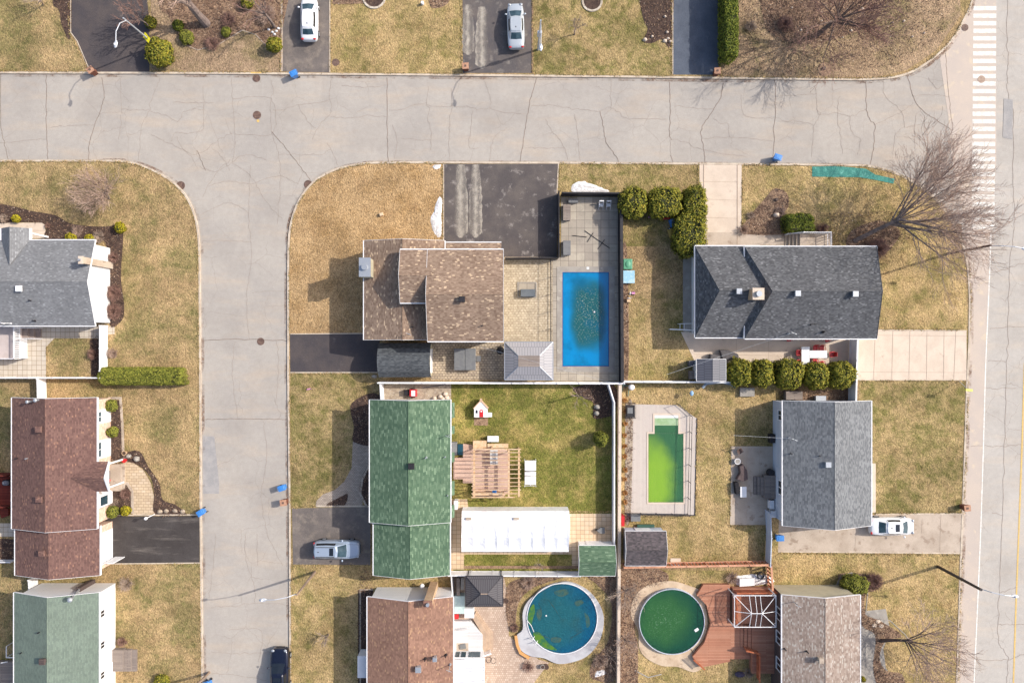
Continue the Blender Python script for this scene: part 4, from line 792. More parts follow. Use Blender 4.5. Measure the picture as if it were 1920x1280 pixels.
# ---- orange brown roofed house, bottom centre
h = thing('orange_brown_roof_house', 'white house with orange brown shingle roof and leaning brick chimney at the bottom', 'house', W(770, 1250))
r13 = rect(688.5, 1118, 850, 1420, 3.6); ro, wo, _ = block_house(h, r13, 3.6, 4.9, 'y', 'whitewall', 'r_orange', over=.3)
chimney(h, W(796, 0, 5.0).x, r13[3]-.3, W(811, 0, 5.0).x, r13[3]+.45-.3+.15, .1, 5.5, 'brick_t', 'brick_r')
mb = MB(); p = W(800, 1098); mb.ball((p.x-.35, r13[3]+.1, 1.0), .25, .3, .2, 10, 7); mb.build('satellite_dish', M['white'], h)
vent(ro, 784, 1255, 4.8, 'box', .6, 'steel'); vent(ro, 815, 1236, 4.4, 'box', .45, 'steel'); vent(ro, 796, 1239, 4.6, 'pipe', m='black'); vent(ro, 835, 1232, 4.0, 'pipe', m='black'); vent(ro, 843, 1250, 3.9, 'mast')
mb = MB(); mb.box(W(674, 0, 1.5).x, W(0, 1262, 1.5).y, r13[0]+.3, W(0, 1222, 1.5).y, .8, 2.4); mb.build('bow_window', M['white'], h)
# white sunroom
a, b = W(852, 1400, 2.6), W(907, 1234, 2.6); mb = MB(); mb.box(r13[2]-.3, a.y, b.x-.1, b.y-.1, .1, 2.35); sr = mb.build('sunroom_wall', M['white'], h)
mb = MB(); mb.poly([(r13[2]-.35, a.y, 3.0), (b.x, a.y, 2.45), (b.x, b.y, 2.45), (r13[2]-.35, b.y, 3.0)]); mb.poly([(b.x, a.y, 2.3), (r13[2]-.35, a.y, 2.3), (r13[2]-.35, b.y, 2.3), (b.x, b.y, 2.3)][::1]); mb.box(b.x-.02, a.y, b.x+.08, b.y, 2.3, 2.48); sr = mb.build('sunroom_roof', M['white'], h)
mb = MB()
for yy in (1251, 1257, 1276): y = W(0, yy, 2.6).y; mb.tube((r13[2]-.35, y, 3.03), (b.x, y, 2.48), .03, n=4)
mb.build('roof_seam', M['steel'], sr)
mb = MB(); ys = b.y-.09
for x0_, x1_ in ((853, 861), (864, 873), (878, 900)): mb.box(W(x0_, 0, 2).x, ys, W(x1_, 0, 2).x, ys+.03, .9, 2.2)
mb.build('sunroom_window', M['glass'], h)
# house above the top edge whose shadow falls on the lawn
h = thing('top_edge_house', 'house just above the top edge casting a straight shadow on the lawn', 'house', W(1100, -120))
block_house(h, (W(1035, 0).x, W(0, -40).y, W(1250, 0).x, W(0, -40).y+9.5), 3.2, 4.6, 'x', 'whitewall', 'r_grey', over=.4)

# ============================================================ FENCES
def fence(name, lab, pts, h, m='white', w=.06, post=2.4, z0=.1, cat='fence', railm=None, slats=0, topw=.1):
    """panel fence along ground-pixel polyline"""
    P = PX(pts, 0); t = thing(name, lab, cat, (P[0].x, P[0].y, 0))
    mb = MB(); pm = MB(); rl = MB()
    for i in range(len(P)-1):
        a, b = P[i], P[i+1]; d = b-a; Ln = d.length; d.normalize(); n = Vector((-d.y, d.x, 0)); ang = atan2(d.y, d.x); k = max(1, round(Ln/post))
        for j in range(k+1 if i == 0 else k):
            c = a+d*(Ln*(j+(i > 0))/k); pm = MB(); pm.box(c.x-.06, c.y-.06, c.x+.06, c.y+.06, z0, h+.08, ang); pm.build('fence_post', M[railm or m], t)
        c = (a+b)/2
        if slats:
            q = int(Ln/slats)
            for j in range(q): s = a+d*(Ln*(j+.5)/q); mb.box(s.x-slats*.22, s.y-w/2, s.x+slats*.22, s.y+w/2, z0+.08, h-.06, ang)
        else: mb.box(c.x-Ln/2, c.y-w/2, c.x+Ln/2, c.y+w/2, z0+.05, h-.05, ang)
        for zz in ((h-.05, h+.02), (z0+.2, z0+.28)): rl.box(c.x-Ln/2, c.y-topw/2, c.x+Ln/2, c.y+topw/2, zz[0], zz[1], ang)
    mb.build('fence_panel', M[m], t); rl.build('fence_rail', M[railm or m], t); return t
fence('fence', 'white vinyl fence strip from the grey house to the olive hedge', [(203, 611), (203, 694)], 1.5)
fence('fence', 'long thin white fence below the grey house patio', [(-100, 707), (203, 707)], 1.5)
fence('fence', 'short white fence joining the patio fence to the red brown house', [(88, 709), (89, 748)], 1.5)
fence('fence', 'short white fence between red brown house and sage roofed house', [(72, 1078), (74, 1110)], 1.5)
fence('fence', 'white fence running left from the red brown garage', [(-80, 1048), (32, 1048)], 1.0)
fence('fence', 'long white fence above the green roofed house and its yard', [(714, 716), (1166, 717)], 1.6, topw=.16)
fence('fence', 'short white fence at the corner of the green roofed house', [(718, 717), (720, 748)], 1.4, topw=.2)
fence('fence', 'tall white fence with angled corner on the right of the green yard', [(1138, 720), (1148, 752), (1148, 1016)], 1.5, topw=.14)
fence('fence', 'cream topped wall between the green yard and the rectangular green pool', [(1160, 718), (1158, 1075), (1156, 1400)], 1.1, 'conc', .25, topw=.3)
fence('fence', 'white panel fence between the tent yard and the charcoal gazebo', [(844, 1069), (1085, 1070)], 1.6, topw=.12)
fence('fence', 'white fence post line left of the charcoal gazebo', [(848, 1070), (851, 1110)], 1.3, topw=.12)
fence('fence', 'white fence along the yard edge below the toys and the metal shed', [(1164, 714), (1360, 715)], 1.6, topw=.14)
fence('fence', 'white strip fence closing the red chair patio toward the boulevard', [(1592, 636), (1589, 752)], 1.8, topw=.16)
fence('fence', 'pale grey fence beside the blue bin on the concrete driveway', [(1434, 955), (1436, 1000), (1434, 1052)], 1.6, 'greywall', topw=.1)
fence('fence', 'cedar slat fence between the two bottom right pool yards', [(1166, 1055), (1436, 1050)], 1.5, 'wood_f', .04, 2.2, railm='wood_ft', slats=.36, topw=.2)
fence('fence', 'short cedar slat fence turning toward the white framed canopy', [(1436, 1050), (1439, 1098)], 1.5, 'wood_f', .04, 2.2, railm='wood_ft', slats=.36, topw=.2)
fence('fence', 'black fence between the salt tracked driveway and the pool slabs', [(1046, 366), (1046, 484)], 1.8, 'black', .08, railm='black')
fence('fence', 'black fence along the top of the blue pool terrace', [(1052, 368), (1164, 369)], 1.8, 'black', .08, railm='black', topw=.14)
fence('fence', 'long black fence on the right side of the blue pool', [(1160, 369), (1162, 714)], 1.8, 'black', .16, railm='black', topw=.3)
fence('fence', 'black gate fence below the salt tracked driveway', [(948, 487), (1044, 486)], 1.4, 'black', .05, railm='black', topw=.1)
def openfence(name, lab, pts, h, step=1.8, wires=True):
    P = PX(pts, 0); t = thing(name, lab, 'fence', (P[0].x, P[0].y, 0)); mb = MB(); rl = MB()
    for i in range(len(P)-1):
        a, b = P[i], P[i+1]; d = b-a; Ln = d.length; d.normalize(); k = max(1, round(Ln/step)); ang = atan2(d.y, d.x)
        for j in range(k+1 if i == 0 else k): c = a+d*(Ln*(j+(i > 0))/k); mb = MB(); mb.cyl(c.x, c.y, .035, .1, h+.05, 6); mb.build('fence_post', M['dmetal'], t)
        for zz in (h, .35): rl.tube((a.x, a.y, zz), (b.x, b.y, zz), .03, n=5)
        if wires:
            q = int(Ln/.16); b2 = MB()
            for j in range(q): c = a+d*(Ln*(j+.5)/q); mb.tube((c.x, c.y, .3), (c.x, c.y, h), .009, n=3, cap=False)
    rl.build('fence_rail', M['dmetal'], t)
openfence('pool_fence', 'thin black railing round the rectangular green pool terrace', [(1269, 757), (1292, 778), (1288, 962), (1172, 960)], 1.25)
openfence('pool_fence', 'thin black picket fence left of the blue pool', [(1032, 488), (1032, 712)], 1.2)

# ============================================================ SHEDS, GAZEBOS, DECKS, POOLS
t = thing('garden_shed', 'grey shingled barrel roof shed below the brown flecked house', 'shed', W(758, 675))
q = rect(710, 643, 808, 707, 2.0); hh = q[3]-q[1]; pr = [(q[1], 1.95), (q[1]+hh*.16, 2.55), (q[1]+hh*.34, 2.86), (q[1]+hh*.5, 2.95), (q[1]+hh*.66, 2.86), (q[1]+hh*.84, 2.55), (q[3], 1.95)]
mb = MB()
for (y0_, z0_), (y1_, z1_) in zip(pr, pr[1:]): mb.poly([(q[0], y0_, z0_), (q[2], y0_, z0_), (q[2], y1_, z1_), (q[0], y1_, z1_)])
mb.build('roof', M['r_bshed'], t); mb = MB(); mb.box(q[0]+.1, q[1]+.1, q[2]-.1, q[3]-.1, .1, 1.93); mb.poly([(q[2]-.1, y, z-.04) for y, z in pr]); mb.poly([(q[0]+.1, y, z-.04) for y, z in pr[::-1]]); mb.build('wall', M['beigewall'], t)
mb = MB(); mb.box(q[2]-.09, q[1]+.4, q[2]-.04, q[3]-.6, .15, 1.85); mb.build('door', M['white'], t)
def shed(lab, px, e, r, ax, wall, roof, trim='white', nm='garden_shed'):
    q = rect(*px, e); t = thing(nm, lab, 'shed', ((q[0]+q[2])/2, (q[1]+q[3])/2, .0)); block_house(t, q, e, r, ax, wall, roof, over=.15, trim=trim, gut=False, th=.08); return t, q
t, q = shed('small green shingled shed at the corner of the white tent yard', (1085, 1022, 1154, 1079), 2.1, 2.75, 'x', 'whitewall', 'r_green')
mb = MB(); mb.box(q[0]+.9, q[3]-.14, q[2]-1.2, q[3]-.1, .12, 1.9); mb.build('door', M['white'], t)
t, q = shed('dark speckled shed below the rectangular green pool', (1172, 995, 1249, 1060), 2.0, 2.7, 'x', 'greywall', 'r_shed')
mb = MB(); mb.box(q[0]+1.2, q[3]-.14, q[2]-1.4, q[3]-.1, .12, 1.8); mb.build('door', M['white'], t)
t, q = shed('small ribbed metal roof shed left of the row of round cedars', (1306, 673, 1361, 714), 2.1, 2.6, 'y', 'whitewall', 'm_shed')
mb = MB(); mb.box(q[0]+.5, q[3]-.14, q[0]+1.6, q[3]-.1, .12, 1.8); mb.build('door', M['white'], t)

def gazebo(lab, px, e, r, hole, m, post='dmetal', inner=None):
    q = rect(*px, e); t = thing('gazebo', lab, 'gazebo', ((q[0]+q[2])/2, (q[1]+q[3])/2, 0)); cx, cy = (q[0]+q[2])/2, (q[1]+q[3])/2; hx, hy = hole
    A = [(q[0], q[1], e), (q[2], q[1], e), (q[2], q[3], e), (q[0], q[3], e)]; Bq = [(cx-hx, cy-hy, r), (cx+hx, cy-hy, r), (cx+hx, cy+hy, r), (cx-hx, cy+hy, r)]; mb = MB()
    for i in range(4): j = (i+1) % 4; mb.poly([A[i], A[j], Bq[j], Bq[i]])
    ro = mb.build('roof', M[m], t); mb = MB()
    for i in range(4): mb.tube(A[i], Bq[i], .045, n=4); mb.tube(A[i], A[(i+1) % 4], .05, n=4)
    mb.build('roof_frame', M[post], ro)
    if inner: mb = MB(); mb.box(cx-hx, cy-hy, cx+hx, cy+hy, r+.0, r+.02); mb.build('roof_insert', M[inner], ro)
    for x, y in ((q[0]+.2, q[1]+.2), (q[2]-.2, q[1]+.2), (q[2]-.2, q[3]-.2), (q[0]+.2, q[3]-.2)): mb = MB(); mb.box(x-.05, y-.05, x+.05, y+.05, .1, e-.02); mb.build('post', M[post], t)
    return t
gazebo('pale ribbed metal gazebo with dark centre panel left of the blue pool', (946, 641, 1037, 712), 2.3, 3.05, (1.08, .56), 'm_grey', 'steel', 'wood_g')
gazebo('charcoal metal gazebo above the rose paving by the round blue pool', (873, 1079, 943, 1136), 2.3, 3.1, (.35, .04), 'm_dark')

def water_mat(name, pts_mats, off=(0, 0, 0), rough=.08, w=None):
    m, nt, bs = newmat(name); v = coord(nt, off); c = pts_mats[0]
    for i, (cc, sc, lo, hi) in enumerate(pts_mats[1:]): c = mixc(nt, noise_t(nt, coord(nt, (off[0]+i*13, i*7, 0)), sc, 5, .6, lo, hi), c, cc)
    bumpn(nt, bs, noise_t(nt, v, 3, 4), .4, .012); fin(nt, bs, c, rough, 0, .5); return m
def grad_water(name, edge_c, mid_c, cx, cy, rx, ry, fleck=None, sq=True, c3=None):
    m, nt, bs = newmat(name); tc = N(nt, 'TexCoord'); sep = N(nt, 'SeparateXYZ'); nt.links.new(tc.outputs['Object'], sep.inputs[0])
    dn = N(nt, 'TexNoise'); dn.inputs['Scale'].default_value = .5; dn.inputs['Detail'].default_value = 4; nt.links.new(tc.outputs['Object'], dn.inputs['Vector'])
    fs_ = []
    for i, (c0, rr) in enumerate(((cx, rx), (cy, ry))):
        a = N(nt, 'Math', operation='SUBTRACT'); nt.links.new(sep.outputs[i], a.inputs[0]); a.inputs[1].default_value = c0
        b = N(nt, 'Math', operation='DIVIDE'); nt.links.new(a.outputs[0], b.inputs[0]); b.inputs[1].default_value = rr
        p = N(nt, 'Math', operation='POWER'); ab = N(nt, 'Math', operation='ABSOLUTE'); nt.links.new(b.outputs[0], ab.inputs[0]); nt.links.new(ab.outputs[0], p.inputs[0]); p.inputs[1].default_value = 3 if sq else 2; fs_.append(p)
    s = N(nt, 'Math', operation='ADD'); nt.links.new(fs_[0].outputs[0], s.inputs[0]); nt.links.new(fs_[1].outputs[0], s.inputs[1])
    s2 = N(nt, 'Math', operation='MULTIPLY_ADD'); nt.links.new(dn.outputs['Fac'], s2.inputs[0]); s2.inputs[1].default_value = .7; nt.links.new(s.outputs[0], s2.inputs[2])
    mr = N(nt, 'MapRange', interpolation_type='SMOOTHSTEP'); nt.links.new(s2.outputs[0], mr.inputs[0]); mr.inputs[1].default_value = .45; mr.inputs[2].default_value = 1.35
    c = mixc(nt, mr.outputs[0], mid_c, edge_c)
    if c3: c = mixc(nt, noise_t(nt, coord(nt, (5, 5, 0)), .35, 5, .6, .5, .7, 0, .8), c, c3)
    if fleck:
        f = noise_t(nt, tc.outputs['Object'], 7.5, 2, .6, .57, .67); f2 = N(nt, 'Math', operation='MULTIPLY'); nt.links.new(f, f2.inputs[0])
        iv = N(nt, 'MapRange'); nt.links.new(s2.outputs[0], iv.inputs[0]); iv.inputs[1].default_value = .3; iv.inputs[2].default_value = .75; iv.inputs[3].default_value = 1; iv.inputs[4].default_value = 0
        nt.links.new(iv.outputs[0], f2.inputs[1]); c = mixc(nt, f2.outputs[0], c, fleck)
    bumpn(nt, bs, noise_t(nt, tc.outputs['Object'], 1.4 if 'cover' in name else 3, 5, .65), .8, .1 if 'cover' in name else .02); fin(nt, bs, c, .1, 0, .5)
    bs.inputs['Subsurface Weight'].default_value = .85; bs.inputs['Subsurface Radius'].default_value = (1, 1, 1); bs.inputs['Subsurface Scale'].default_value = .9; return m
# blue rectangular pool
p0, p1 = W(1055, 686), W(1141, 511); cx, cy = (p0.x+p1.x)/2, (p0.y+p1.y)/2
t = thing('swimming_pool', 'rectangular blue pool with murky debris patch in its centre', 'swimming pool', (cx, cy, 0))
M['w_blue'] = grad_water('blue_pool_water', C(6, 142, 200, .85), C(34, 104, 110, .75), .25, .5, 2.2, 4.3, C(176, 192, 172), True, C(6, 104, 140, .8))
mb = MB(); mb.box(p0.x, p0.y, p1.x, p1.y, -2.5, .125); mb.build('water', M['w_blue'], t)
mb = MB(); F = .62; mb.ribbon([(p0.x-F/2+.0, p0.y-F/2), (p1.x+F/2, p0.y-F/2), (p1.x+F/2, p1.y+F/2), (p0.x-F/2, p1.y+F/2)], F, .11, .155, True); mb.build('coping', M['conc_g'], t)
mb = MB(); mb.ribbon([(p0.x, p0.y), (p1.x, p0.y), (p1.x, p1.y), (p0.x, p1.y)], .07, .1, .162, True); mb.build('liner_edge', simple('pool_liner_edge', C(20, 90, 160)), t)
sq_ = W(1102, 503); mb = MB(); mb.box(sq_.x-.13, sq_.y-.13, sq_.x+.13, sq_.y+.13, .156, .17); mb.build('skimmer_lid', M['white'], t)
b_ = W(1114, 585); mb = MB(); mb.ball((b_.x, b_.y, .17), .1, .1, .08, 10, 6); tag(mb.build('chlorine_float', M['white']), 'small white float drifting in the blue rectangular pool', 'pool float')
# rectangular green pool with steps
p0, p1 = W(1215, 941), W(1281, 812); t = thing('swimming_pool', 'rectangular bright green algae pool with entry steps at its top', 'swimming pool', ((p0.x+p1.x)/2, (p0.y+p1.y)/2, 0))
M['w_green'] = grad_water('algae_green_water', C(66, 118, 78), C(150, 190, 62), -1.5, -1.2, 3.0, 5.2, None, False)  # algae green, with the shade on the right painted into the water colour
mb = MB(); mb.box(p0.x, p0.y, p1.x, p1.y, -2.5, .122); s0, s1 = W(1227, 812), W(1271, 796); mb.box(s0.x, s0.y+.005, s1.x, s1.y, -2.5, .122); mb.build('water', M['w_green'], t)
mb = MB(); c1_, c2_ = W(1227, 797), W(1272, 783); mb.box(c1_.x, c1_.y, c2_.x, c2_.y, .09, .127); mb.build('submerged_step', mat('pale_algae_step', C(176, 200, 160), C(160, 188, 140), 2), t)
mb = MB(); c1_, c2_ = W(1227, 783), W(1272, 778); mb.box(c1_.x, c1_.y, c2_.x, c2_.y, .09, .14); mb.build('step_edge', M['white'], t)
mb = MB(); mb.ribbon([(p0.x-.08, p0.y-.08), (p1.x+.08, p0.y-.08), (p1.x+.08, p1.y+.06), (s1.x+.1, p1.y+.06), (s1.x+.1, c2_.y+.1), (s0.x-.1, c2_.y+.1), (s0.x-.1, p1.y+.06), (p0.x-.08, p1.y+.06)], .18, .11, .152, True); mb.build('coping', M['conc'], t)
# round pools
def roundpool(lab, cx, cy, R_, z, wm, ring, ringz, extra=None, wall='white'):
    c = W(cx, cy, z); rr = R_/S*(1-z/H); t = thing('round_pool', lab, 'swimming pool', (c.x, c.y, 0))
    mb = MB(); mb.cyl(c.x, c.y, rr, -2.5, z-.06, 64); mb.build('water', wm, t)
    mb = MB(); mb.ribbon([(c.x+rr*cos(i*pi/36), c.y+rr*sin(i*pi/36)) for i in range(72)], .07, .1, z+.03, True); mb.build('pool_rim', M[wall], t)
    if ring: mb = MB(); mb.prism(PX(smooth(ring, 4, True), 0), .09, ringz); mb.build('pool_deck', M[extra], t)
    return t, c, rr
M['w_teal'] = grad_water('teal_cover_water', C(10, 92, 126, .8), C(38, 108, 118, .72), -.6, 0, 4.2, 4.2, None, False, C(52, 96, 96, .72))
tp, c, rr = roundpool('round pool with sagging teal winter cover and green algae patches', 1054, 1159, 66, .45, M['w_teal'], None, .38, None)
mb = MB(); ring = smooth([(1004, 1112), (1040, 1092), (1065, 1088), (1092, 1098), (1112, 1114), (1128, 1140), (1131, 1168), (1122, 1200), (1100, 1226), (1070, 1238), (1044, 1240), (1020, 1230), (995, 1226), (976, 1214), (968, 1190), (980, 1176), (980, 1146), (988, 1126)], 4, True)
ip = [(c.x+(rr+.03)*cos(i*2*pi/len(ring)), c.y+(rr+.03)*sin(i*2*pi/len(ring))) for i in range(len(ring))]
rw = [(p.x, p.y) for p in PX(ring, 0)]
def annulus(mb, outer, c, rin, z0, z1):
    n = len(outer); k = len(mb.v); inn = []
    for x, y in outer: d = Vector((x-c.x, y-c.y)); d.normalize(); inn.append((c.x+d.x*rin, c.y+d.y*rin))
    mb.v += [(x, y, z1) for x, y in outer]+[(x, y, z1) for x, y in inn]+[(x, y, z0) for x, y in outer]
    for i in range(n): j = (i+1) % n; mb.f.append((k+i, k+n+i, k+n+j, k+j)); mb.f.append((k+i, k+j, k+2*n+j, k+2*n+i))
mb = MB(); annulus(mb, rw[::-1], c, rr+.04, .1, .4); mb.build('pool_deck', mat('pale_grey_pool_deck', C(206, 204, 206), C(190, 186, 188), .8, fine=.05), tp)
mb = MB(); mb.ribbon([(p.x, p.y) for p in PX([(967, 1188), (970, 1206), (976, 1220), (992, 1230)], 0)], .3, .1, .42); mb.build('deck_trim', simple('orange_trim', C(228, 170, 104)), tp)
def blobpatch(pts, z, m, nm, par): mb = MB(); mb.sheet([(W(x, y, z).x, W(x, y, z).y) for x, y in smooth(pts, 5, True)], z); return mb.build(nm, m, par)
M['algae'] = mat('green_algae', C(92, 132, 44), C(50, 110, 76), 1.6, fine=.1, rough=.4)
blobpatch([(990, 1158), (994, 1140), (1001, 1132), (1003, 1146), (999, 1160), (996, 1172), (992, 1170)], .396, M['algae'], 'algae_patch', tp); blobpatch([(1000, 1186), (1012, 1186), (1028, 1204), (1044, 1218), (1022, 1214), (1006, 1202)], .396, M['algae'], 'algae_patch', tp)
mb = MB(); mb.path([W(988, 1162, .5), W(996, 1172, .42), W(1001, 1184, .42)], .03, 5)
for x, y in ((996, 1195), (1002, 1203)): a = W(x, y, .5); mb.tube((a.x-.2, a.y-.1, .45), (a.x+.1, a.y+.05, 1.1), .03); mb.tube((a.x+.1, a.y+.05, 1.1), (a.x+.35, a.y+.15, .5), .03)
mb.build('pool_ladder', M['white'], tp)
mb = MB()
for pts in ([(1010, 1130), (1016, 1148), (1010, 1165)], [(1028, 1124), (1040, 1140), (1052, 1158), (1066, 1162)], [(1000, 1184), (1020, 1192), (1040, 1200), (1050, 1206)], [(1070, 1196), (1086, 1186), (1100, 1178)]):
    mb = MB(); mb.path([Vector((*W(x, y, .4).xy, .375)) for x, y in smooth(pts, 4)], .045, 5, .01); mb.build('cover_fold', mat('cover_fold_dark', C(24, 84, 94), C(70, 84, 70), 2), tp)

lp = mat('sunken_leaves', C(70, 96, 84), C(40, 92, 96), 2.5, fine=.3)
for pts in ([(1040, 1108), (1060, 1104), (1066, 1112), (1052, 1118), (1042, 1114)], [(1078, 1128), (1090, 1124), (1094, 1130), (1082, 1136)], [(1096, 1148), (1104, 1156), (1106, 1170), (1100, 1176), (1098, 1160)], [(1036, 1194), (1052, 1196), (1048, 1204), (1034, 1202)], [(1010, 1140), (1016, 1150), (1012, 1164), (1006, 1152)]):
    blobpatch(pts, .3965, lp, 'leaf_patch', tp)
b_ = W(1024, 1154, .5); mb = MB(); mb.ball((b_.x, b_.y, .44), .09, .09, .07, 10, 6); tag(mb.build('pool_float', M['white']), 'white float on the teal round pool cover', 'pool float')
M['w_dgreen'] = grad_water('dark_green_water', C(24, 80, 56, .8), C(58, 112, 58, .72), -.7, .3, 3.6, 3.6, C(112, 150, 112), False)
tp2, c, rr = roundpool('round dark green pool set beside the red stained deck', 1260, 1165, 61, .55, M['w_dgreen'], None, 0, None, 'greywall')
mb = MB(); ring = smooth([(1182, 1150), (1188, 1120), (1206, 1100), (1232, 1090), (1262, 1088), (1290, 1096), (1310, 1104), (1318, 1118), (1326, 1165), (1318, 1196), (1300, 1222), (1316, 1246), (1300, 1258), (1270, 1248), (1240, 1246), (1212, 1232), (1198, 1212), (1196, 1180)], 4, True)
annulus(mb, [(p.x, p.y) for p in PX(ring, 0)][::-1], c, rr+.03, .09, .17); mb.build('pool_surround', M['pool_beige'], tp2)
mb = MB(); mb.box(W(1306, 0, .5).x-.22, W(0, 1180, .5).y-.14, W(1306, 0, .5).x+.22, W(0, 1180, .5).y+.14, .49, .53, .6); tag(mb.build('floating_board', M['white']), 'small pale board floating in the dark green round pool', 'board')

# red stained deck with canopy frame
t = thing('pool_deck', 'red stained wooden deck with steps and slatted railing right of the dark green pool', 'deck', W(1390, 1180))
mb = MB(); mb.prism(PX([(1316, 1092), (1366, 1092), (1366, 1235), (1312, 1246), (1296, 1226), (1318, 1200), (1330, 1165), (1322, 1130), (1304, 1112)], 0), .09, .55); mb.build('deck_boards', M['wood_r'], t)
q0, q1 = W(1362, 1246, 1.0), W(1462, 1098, 1.0); zz = 1.0; a, b = W(1375, 1168, zz), W(1466, 1104, zz); mb = MB(); mb.box(a.x, a.y, b.x, b.y, .1, 1.0); a2, b2 = W(1410, 1262, 1.0), W(1466, 1168, 1.0); mb.box(a2.x, a2.y, b2.x, b2.y-.002, .1, 1.0)
a3, b3 = W(1366, 1235, .55), W(1410, 1168, .55); mb.box(a3.x-.002, a3.y, b3.x, b3.y, .09, .551); mb.build('upper_deck', M['wood_r'], t)
mb = MB()
for i in range(4): x = a2.x-.36*(i+1); mb.box(x, W(0, 1210).y, x+.34, W(0, 1166).y, .2, 1.0-.13*(i+1)+.01)
mb.build('deck_step', M['wood_r'], t)
mb = MB()
def slatrail(mb, p, q, z0_, z1_, st=.13):
    p, q = Vector(p), Vector(q); d = q-p; L_ = d.length; d.normalize(); ang = atan2(d.y, d.x); c_ = (p+q)/2; mb.box(c_.x-L_/2, c_.y-.07, c_.x+L_/2, c_.y+.07, z1_, z1_+.05, ang)
    for i in range(int(L_/st)): s = p+d*(i+.5)*st; mb.box(s.x-.03, s.y-.02, s.x+.03, s.y+.02, z0_, z1_, ang)
ga, gb = (a.x+.05, b.y-.05), (b.x-.1, b.y-.05)
slatrail(mb, ga+(0,), gb+(0,), 1.0, 2.0); slatrail(mb, (a.x+.05, a.y+.3, 0), (a.x+.05, b.y-.1, 0), 1.0, 2.0)
mb.build('railing', M['wood_f'], t); mb = MB(); slatrail(mb, (*W(1388, 1205).xy, 0), (*W(1414, 1211).xy, 0), .6, 1.8); slatrail(mb, (*W(1412, 1214).xy, 0), (*W(1412, 1262).xy, 0), 1.0, 1.9)
mb.build('railing', M['wood_f'], t); mb = MB(); slatrail(mb, (*W(1296, 1228).xy, 0), (*W(1316, 1246).xy, 0), .5, 1.0)
mb.build('railing', M['wood_f'], t)
t = thing('canopy_frame', 'bare white metal canopy frame standing on the red deck', 'canopy', W(1415, 1145, 1.0)); q = rect(1377, 1116, 1455, 1175, 3.0); cx, cy = (q[0]+q[2])/2, (q[1]+q[3])/2
mb = MB(); K = [(q[0], q[1], 3.0), (q[2], q[1], 3.0), (q[2], q[3], 3.0), (q[0], q[3], 3.0)]
for i in range(4): mb.tube(K[i], K[(i+1) % 4], .045, n=6)
e1, e2 = (cx-.55, cy, 3.55), (cx+.5, cy, 3.55); mb.tube(e1, e2, .04)
for k_, e_ in ((0, e1), (3, e1), (1, e2), (2, e2)): mb.tube(K[k_], e_, .035)
for x, e_ in ((cx-.6, e1), (cx, ((cx), cy, 3.55)), (cx+.5, e2)):
    for y in (q[1], q[3]): mb.tube((x, y, 3.0), e_, .03)
for x, e_ in ((q[0], e1), (q[2], e2)): mb.tube((x, cy, 3.0), e_, .03)
mb.build('roof_frame', M['white'], t)
for x, y, z, _ in [(k[0], k[1], 3.0, 0) for k in K]: mb = MB(); mb.cyl(x, y, .05, 1.0, 3.0, 8); mb.tube((x, y, 2.4), (x+(cx-x)*.25, y, 3.0), .025); mb.tube((x, y, 2.4), (x, y+(cy-y)*.3, 3.0), .025); mb.build('post', M['white'], t)

# pale deck and pergola beside the green roofed house
t = thing('pergola_deck', 'pale pink deck with benches right of the green roofed house', 'deck', W(905, 880))
mb = MB(); zd = .55; pt = lambda L_: [W(x, y, zd) for x, y in L_]
mb.prism(pt([(850, 858), (850, 898), (868, 898), (868, 905), (886, 905), (886, 930), (945, 930), (956, 918), (956, 850), (948, 842), (868, 832), (868, 858)]), .1, zd); mb.build('deck_boards', M['wood_p'], t)
mb = MB(); a, b = W(887, 840, .9), W(912, 826, .9); mb.box(a.x, a.y, b.x, b.y, .55, .95); a, b = W(914, 840, .9), W(953, 832, .9); mb.box(a.x, a.y, b.x, b.y, .55, .75); mb.build('bench', M['lumber'], t)
mb = MB(); a, b = W(886, 928, .9), W(945, 922, .9); mb.box(a.x, a.y, b.x, b.y, .55, .95); mb.build('bench', M['lumber'], t)
t = thing('pergola', 'light lumber pergola of parallel beams over the pink deck', 'pergola', W(930, 885)); zp = 2.6; mb = MB()
for x in (889, 954, 973): a, b = W(x, 931, zp), W(x, 841, zp); mb.box(a.x-.09, a.y, a.x+.09, b.y, zp-.16, zp+.02)
mb.build('beam', M['lumber'], t); mb = MB()
for i, y in enumerate((848, 856, 863, 871, 879.5, 888, 896, 904, 911, 918)): a, b = W(884, y, zp+.15), W(977, y, zp+.15); mb.box(a.x, a.y-.03, b.x, a.y+.03, zp+.03, zp+.18)
a, b = W(886, 842, zp+.15), W(977, 841, zp+.15); mb.box(a.x, a.y-.05, b.x, a.y+.05, zp+.03, zp+.18); a, b = W(884, 925, zp+.15), W(970, 925, zp+.15); mb.box(a.x, a.y-.04, b.x, a.y+.04, zp+.03, zp+.18); a, b = W(884, 932, zp+.15), W(966, 932, zp+.15); mb.box(a.x, a.y-.04, b.x, a.y+.04, zp+.03, zp+.18)
mb.build('rafter', M['lumber'], t)
for x, y in ((889, 846), (973, 846), (889, 926), (973, 920), (922, 842)): p = W(x, y, zp); mb = MB(); mb.box(p.x-.07, p.y-.07, p.x+.07, p.y+.07, .1, zp-.16); mb.build('post', M['lumber'], t)
def table_set(): pass
t = thing('glass_table', 'pale glass patio table under the pergola', 'table', W(925, 857, .55)); p = W(926, 857, 1.25); mb = MB(); mb.box(p.x-.4, p.y-.8, p.x+.4, p.y+.8, 1.22, 1.26); mb.build('tabletop', mat('frosted_glass', C(214, 212, 210), fine=.1, rough=.2), t)
for sx in (-.35, .35):
    for sy in (-.7, .7): mb = MB(); mb.cyl(p.x+sx, p.y+sy, .03, .55, 1.22, 6); mb.build('leg', M['steel'], t)
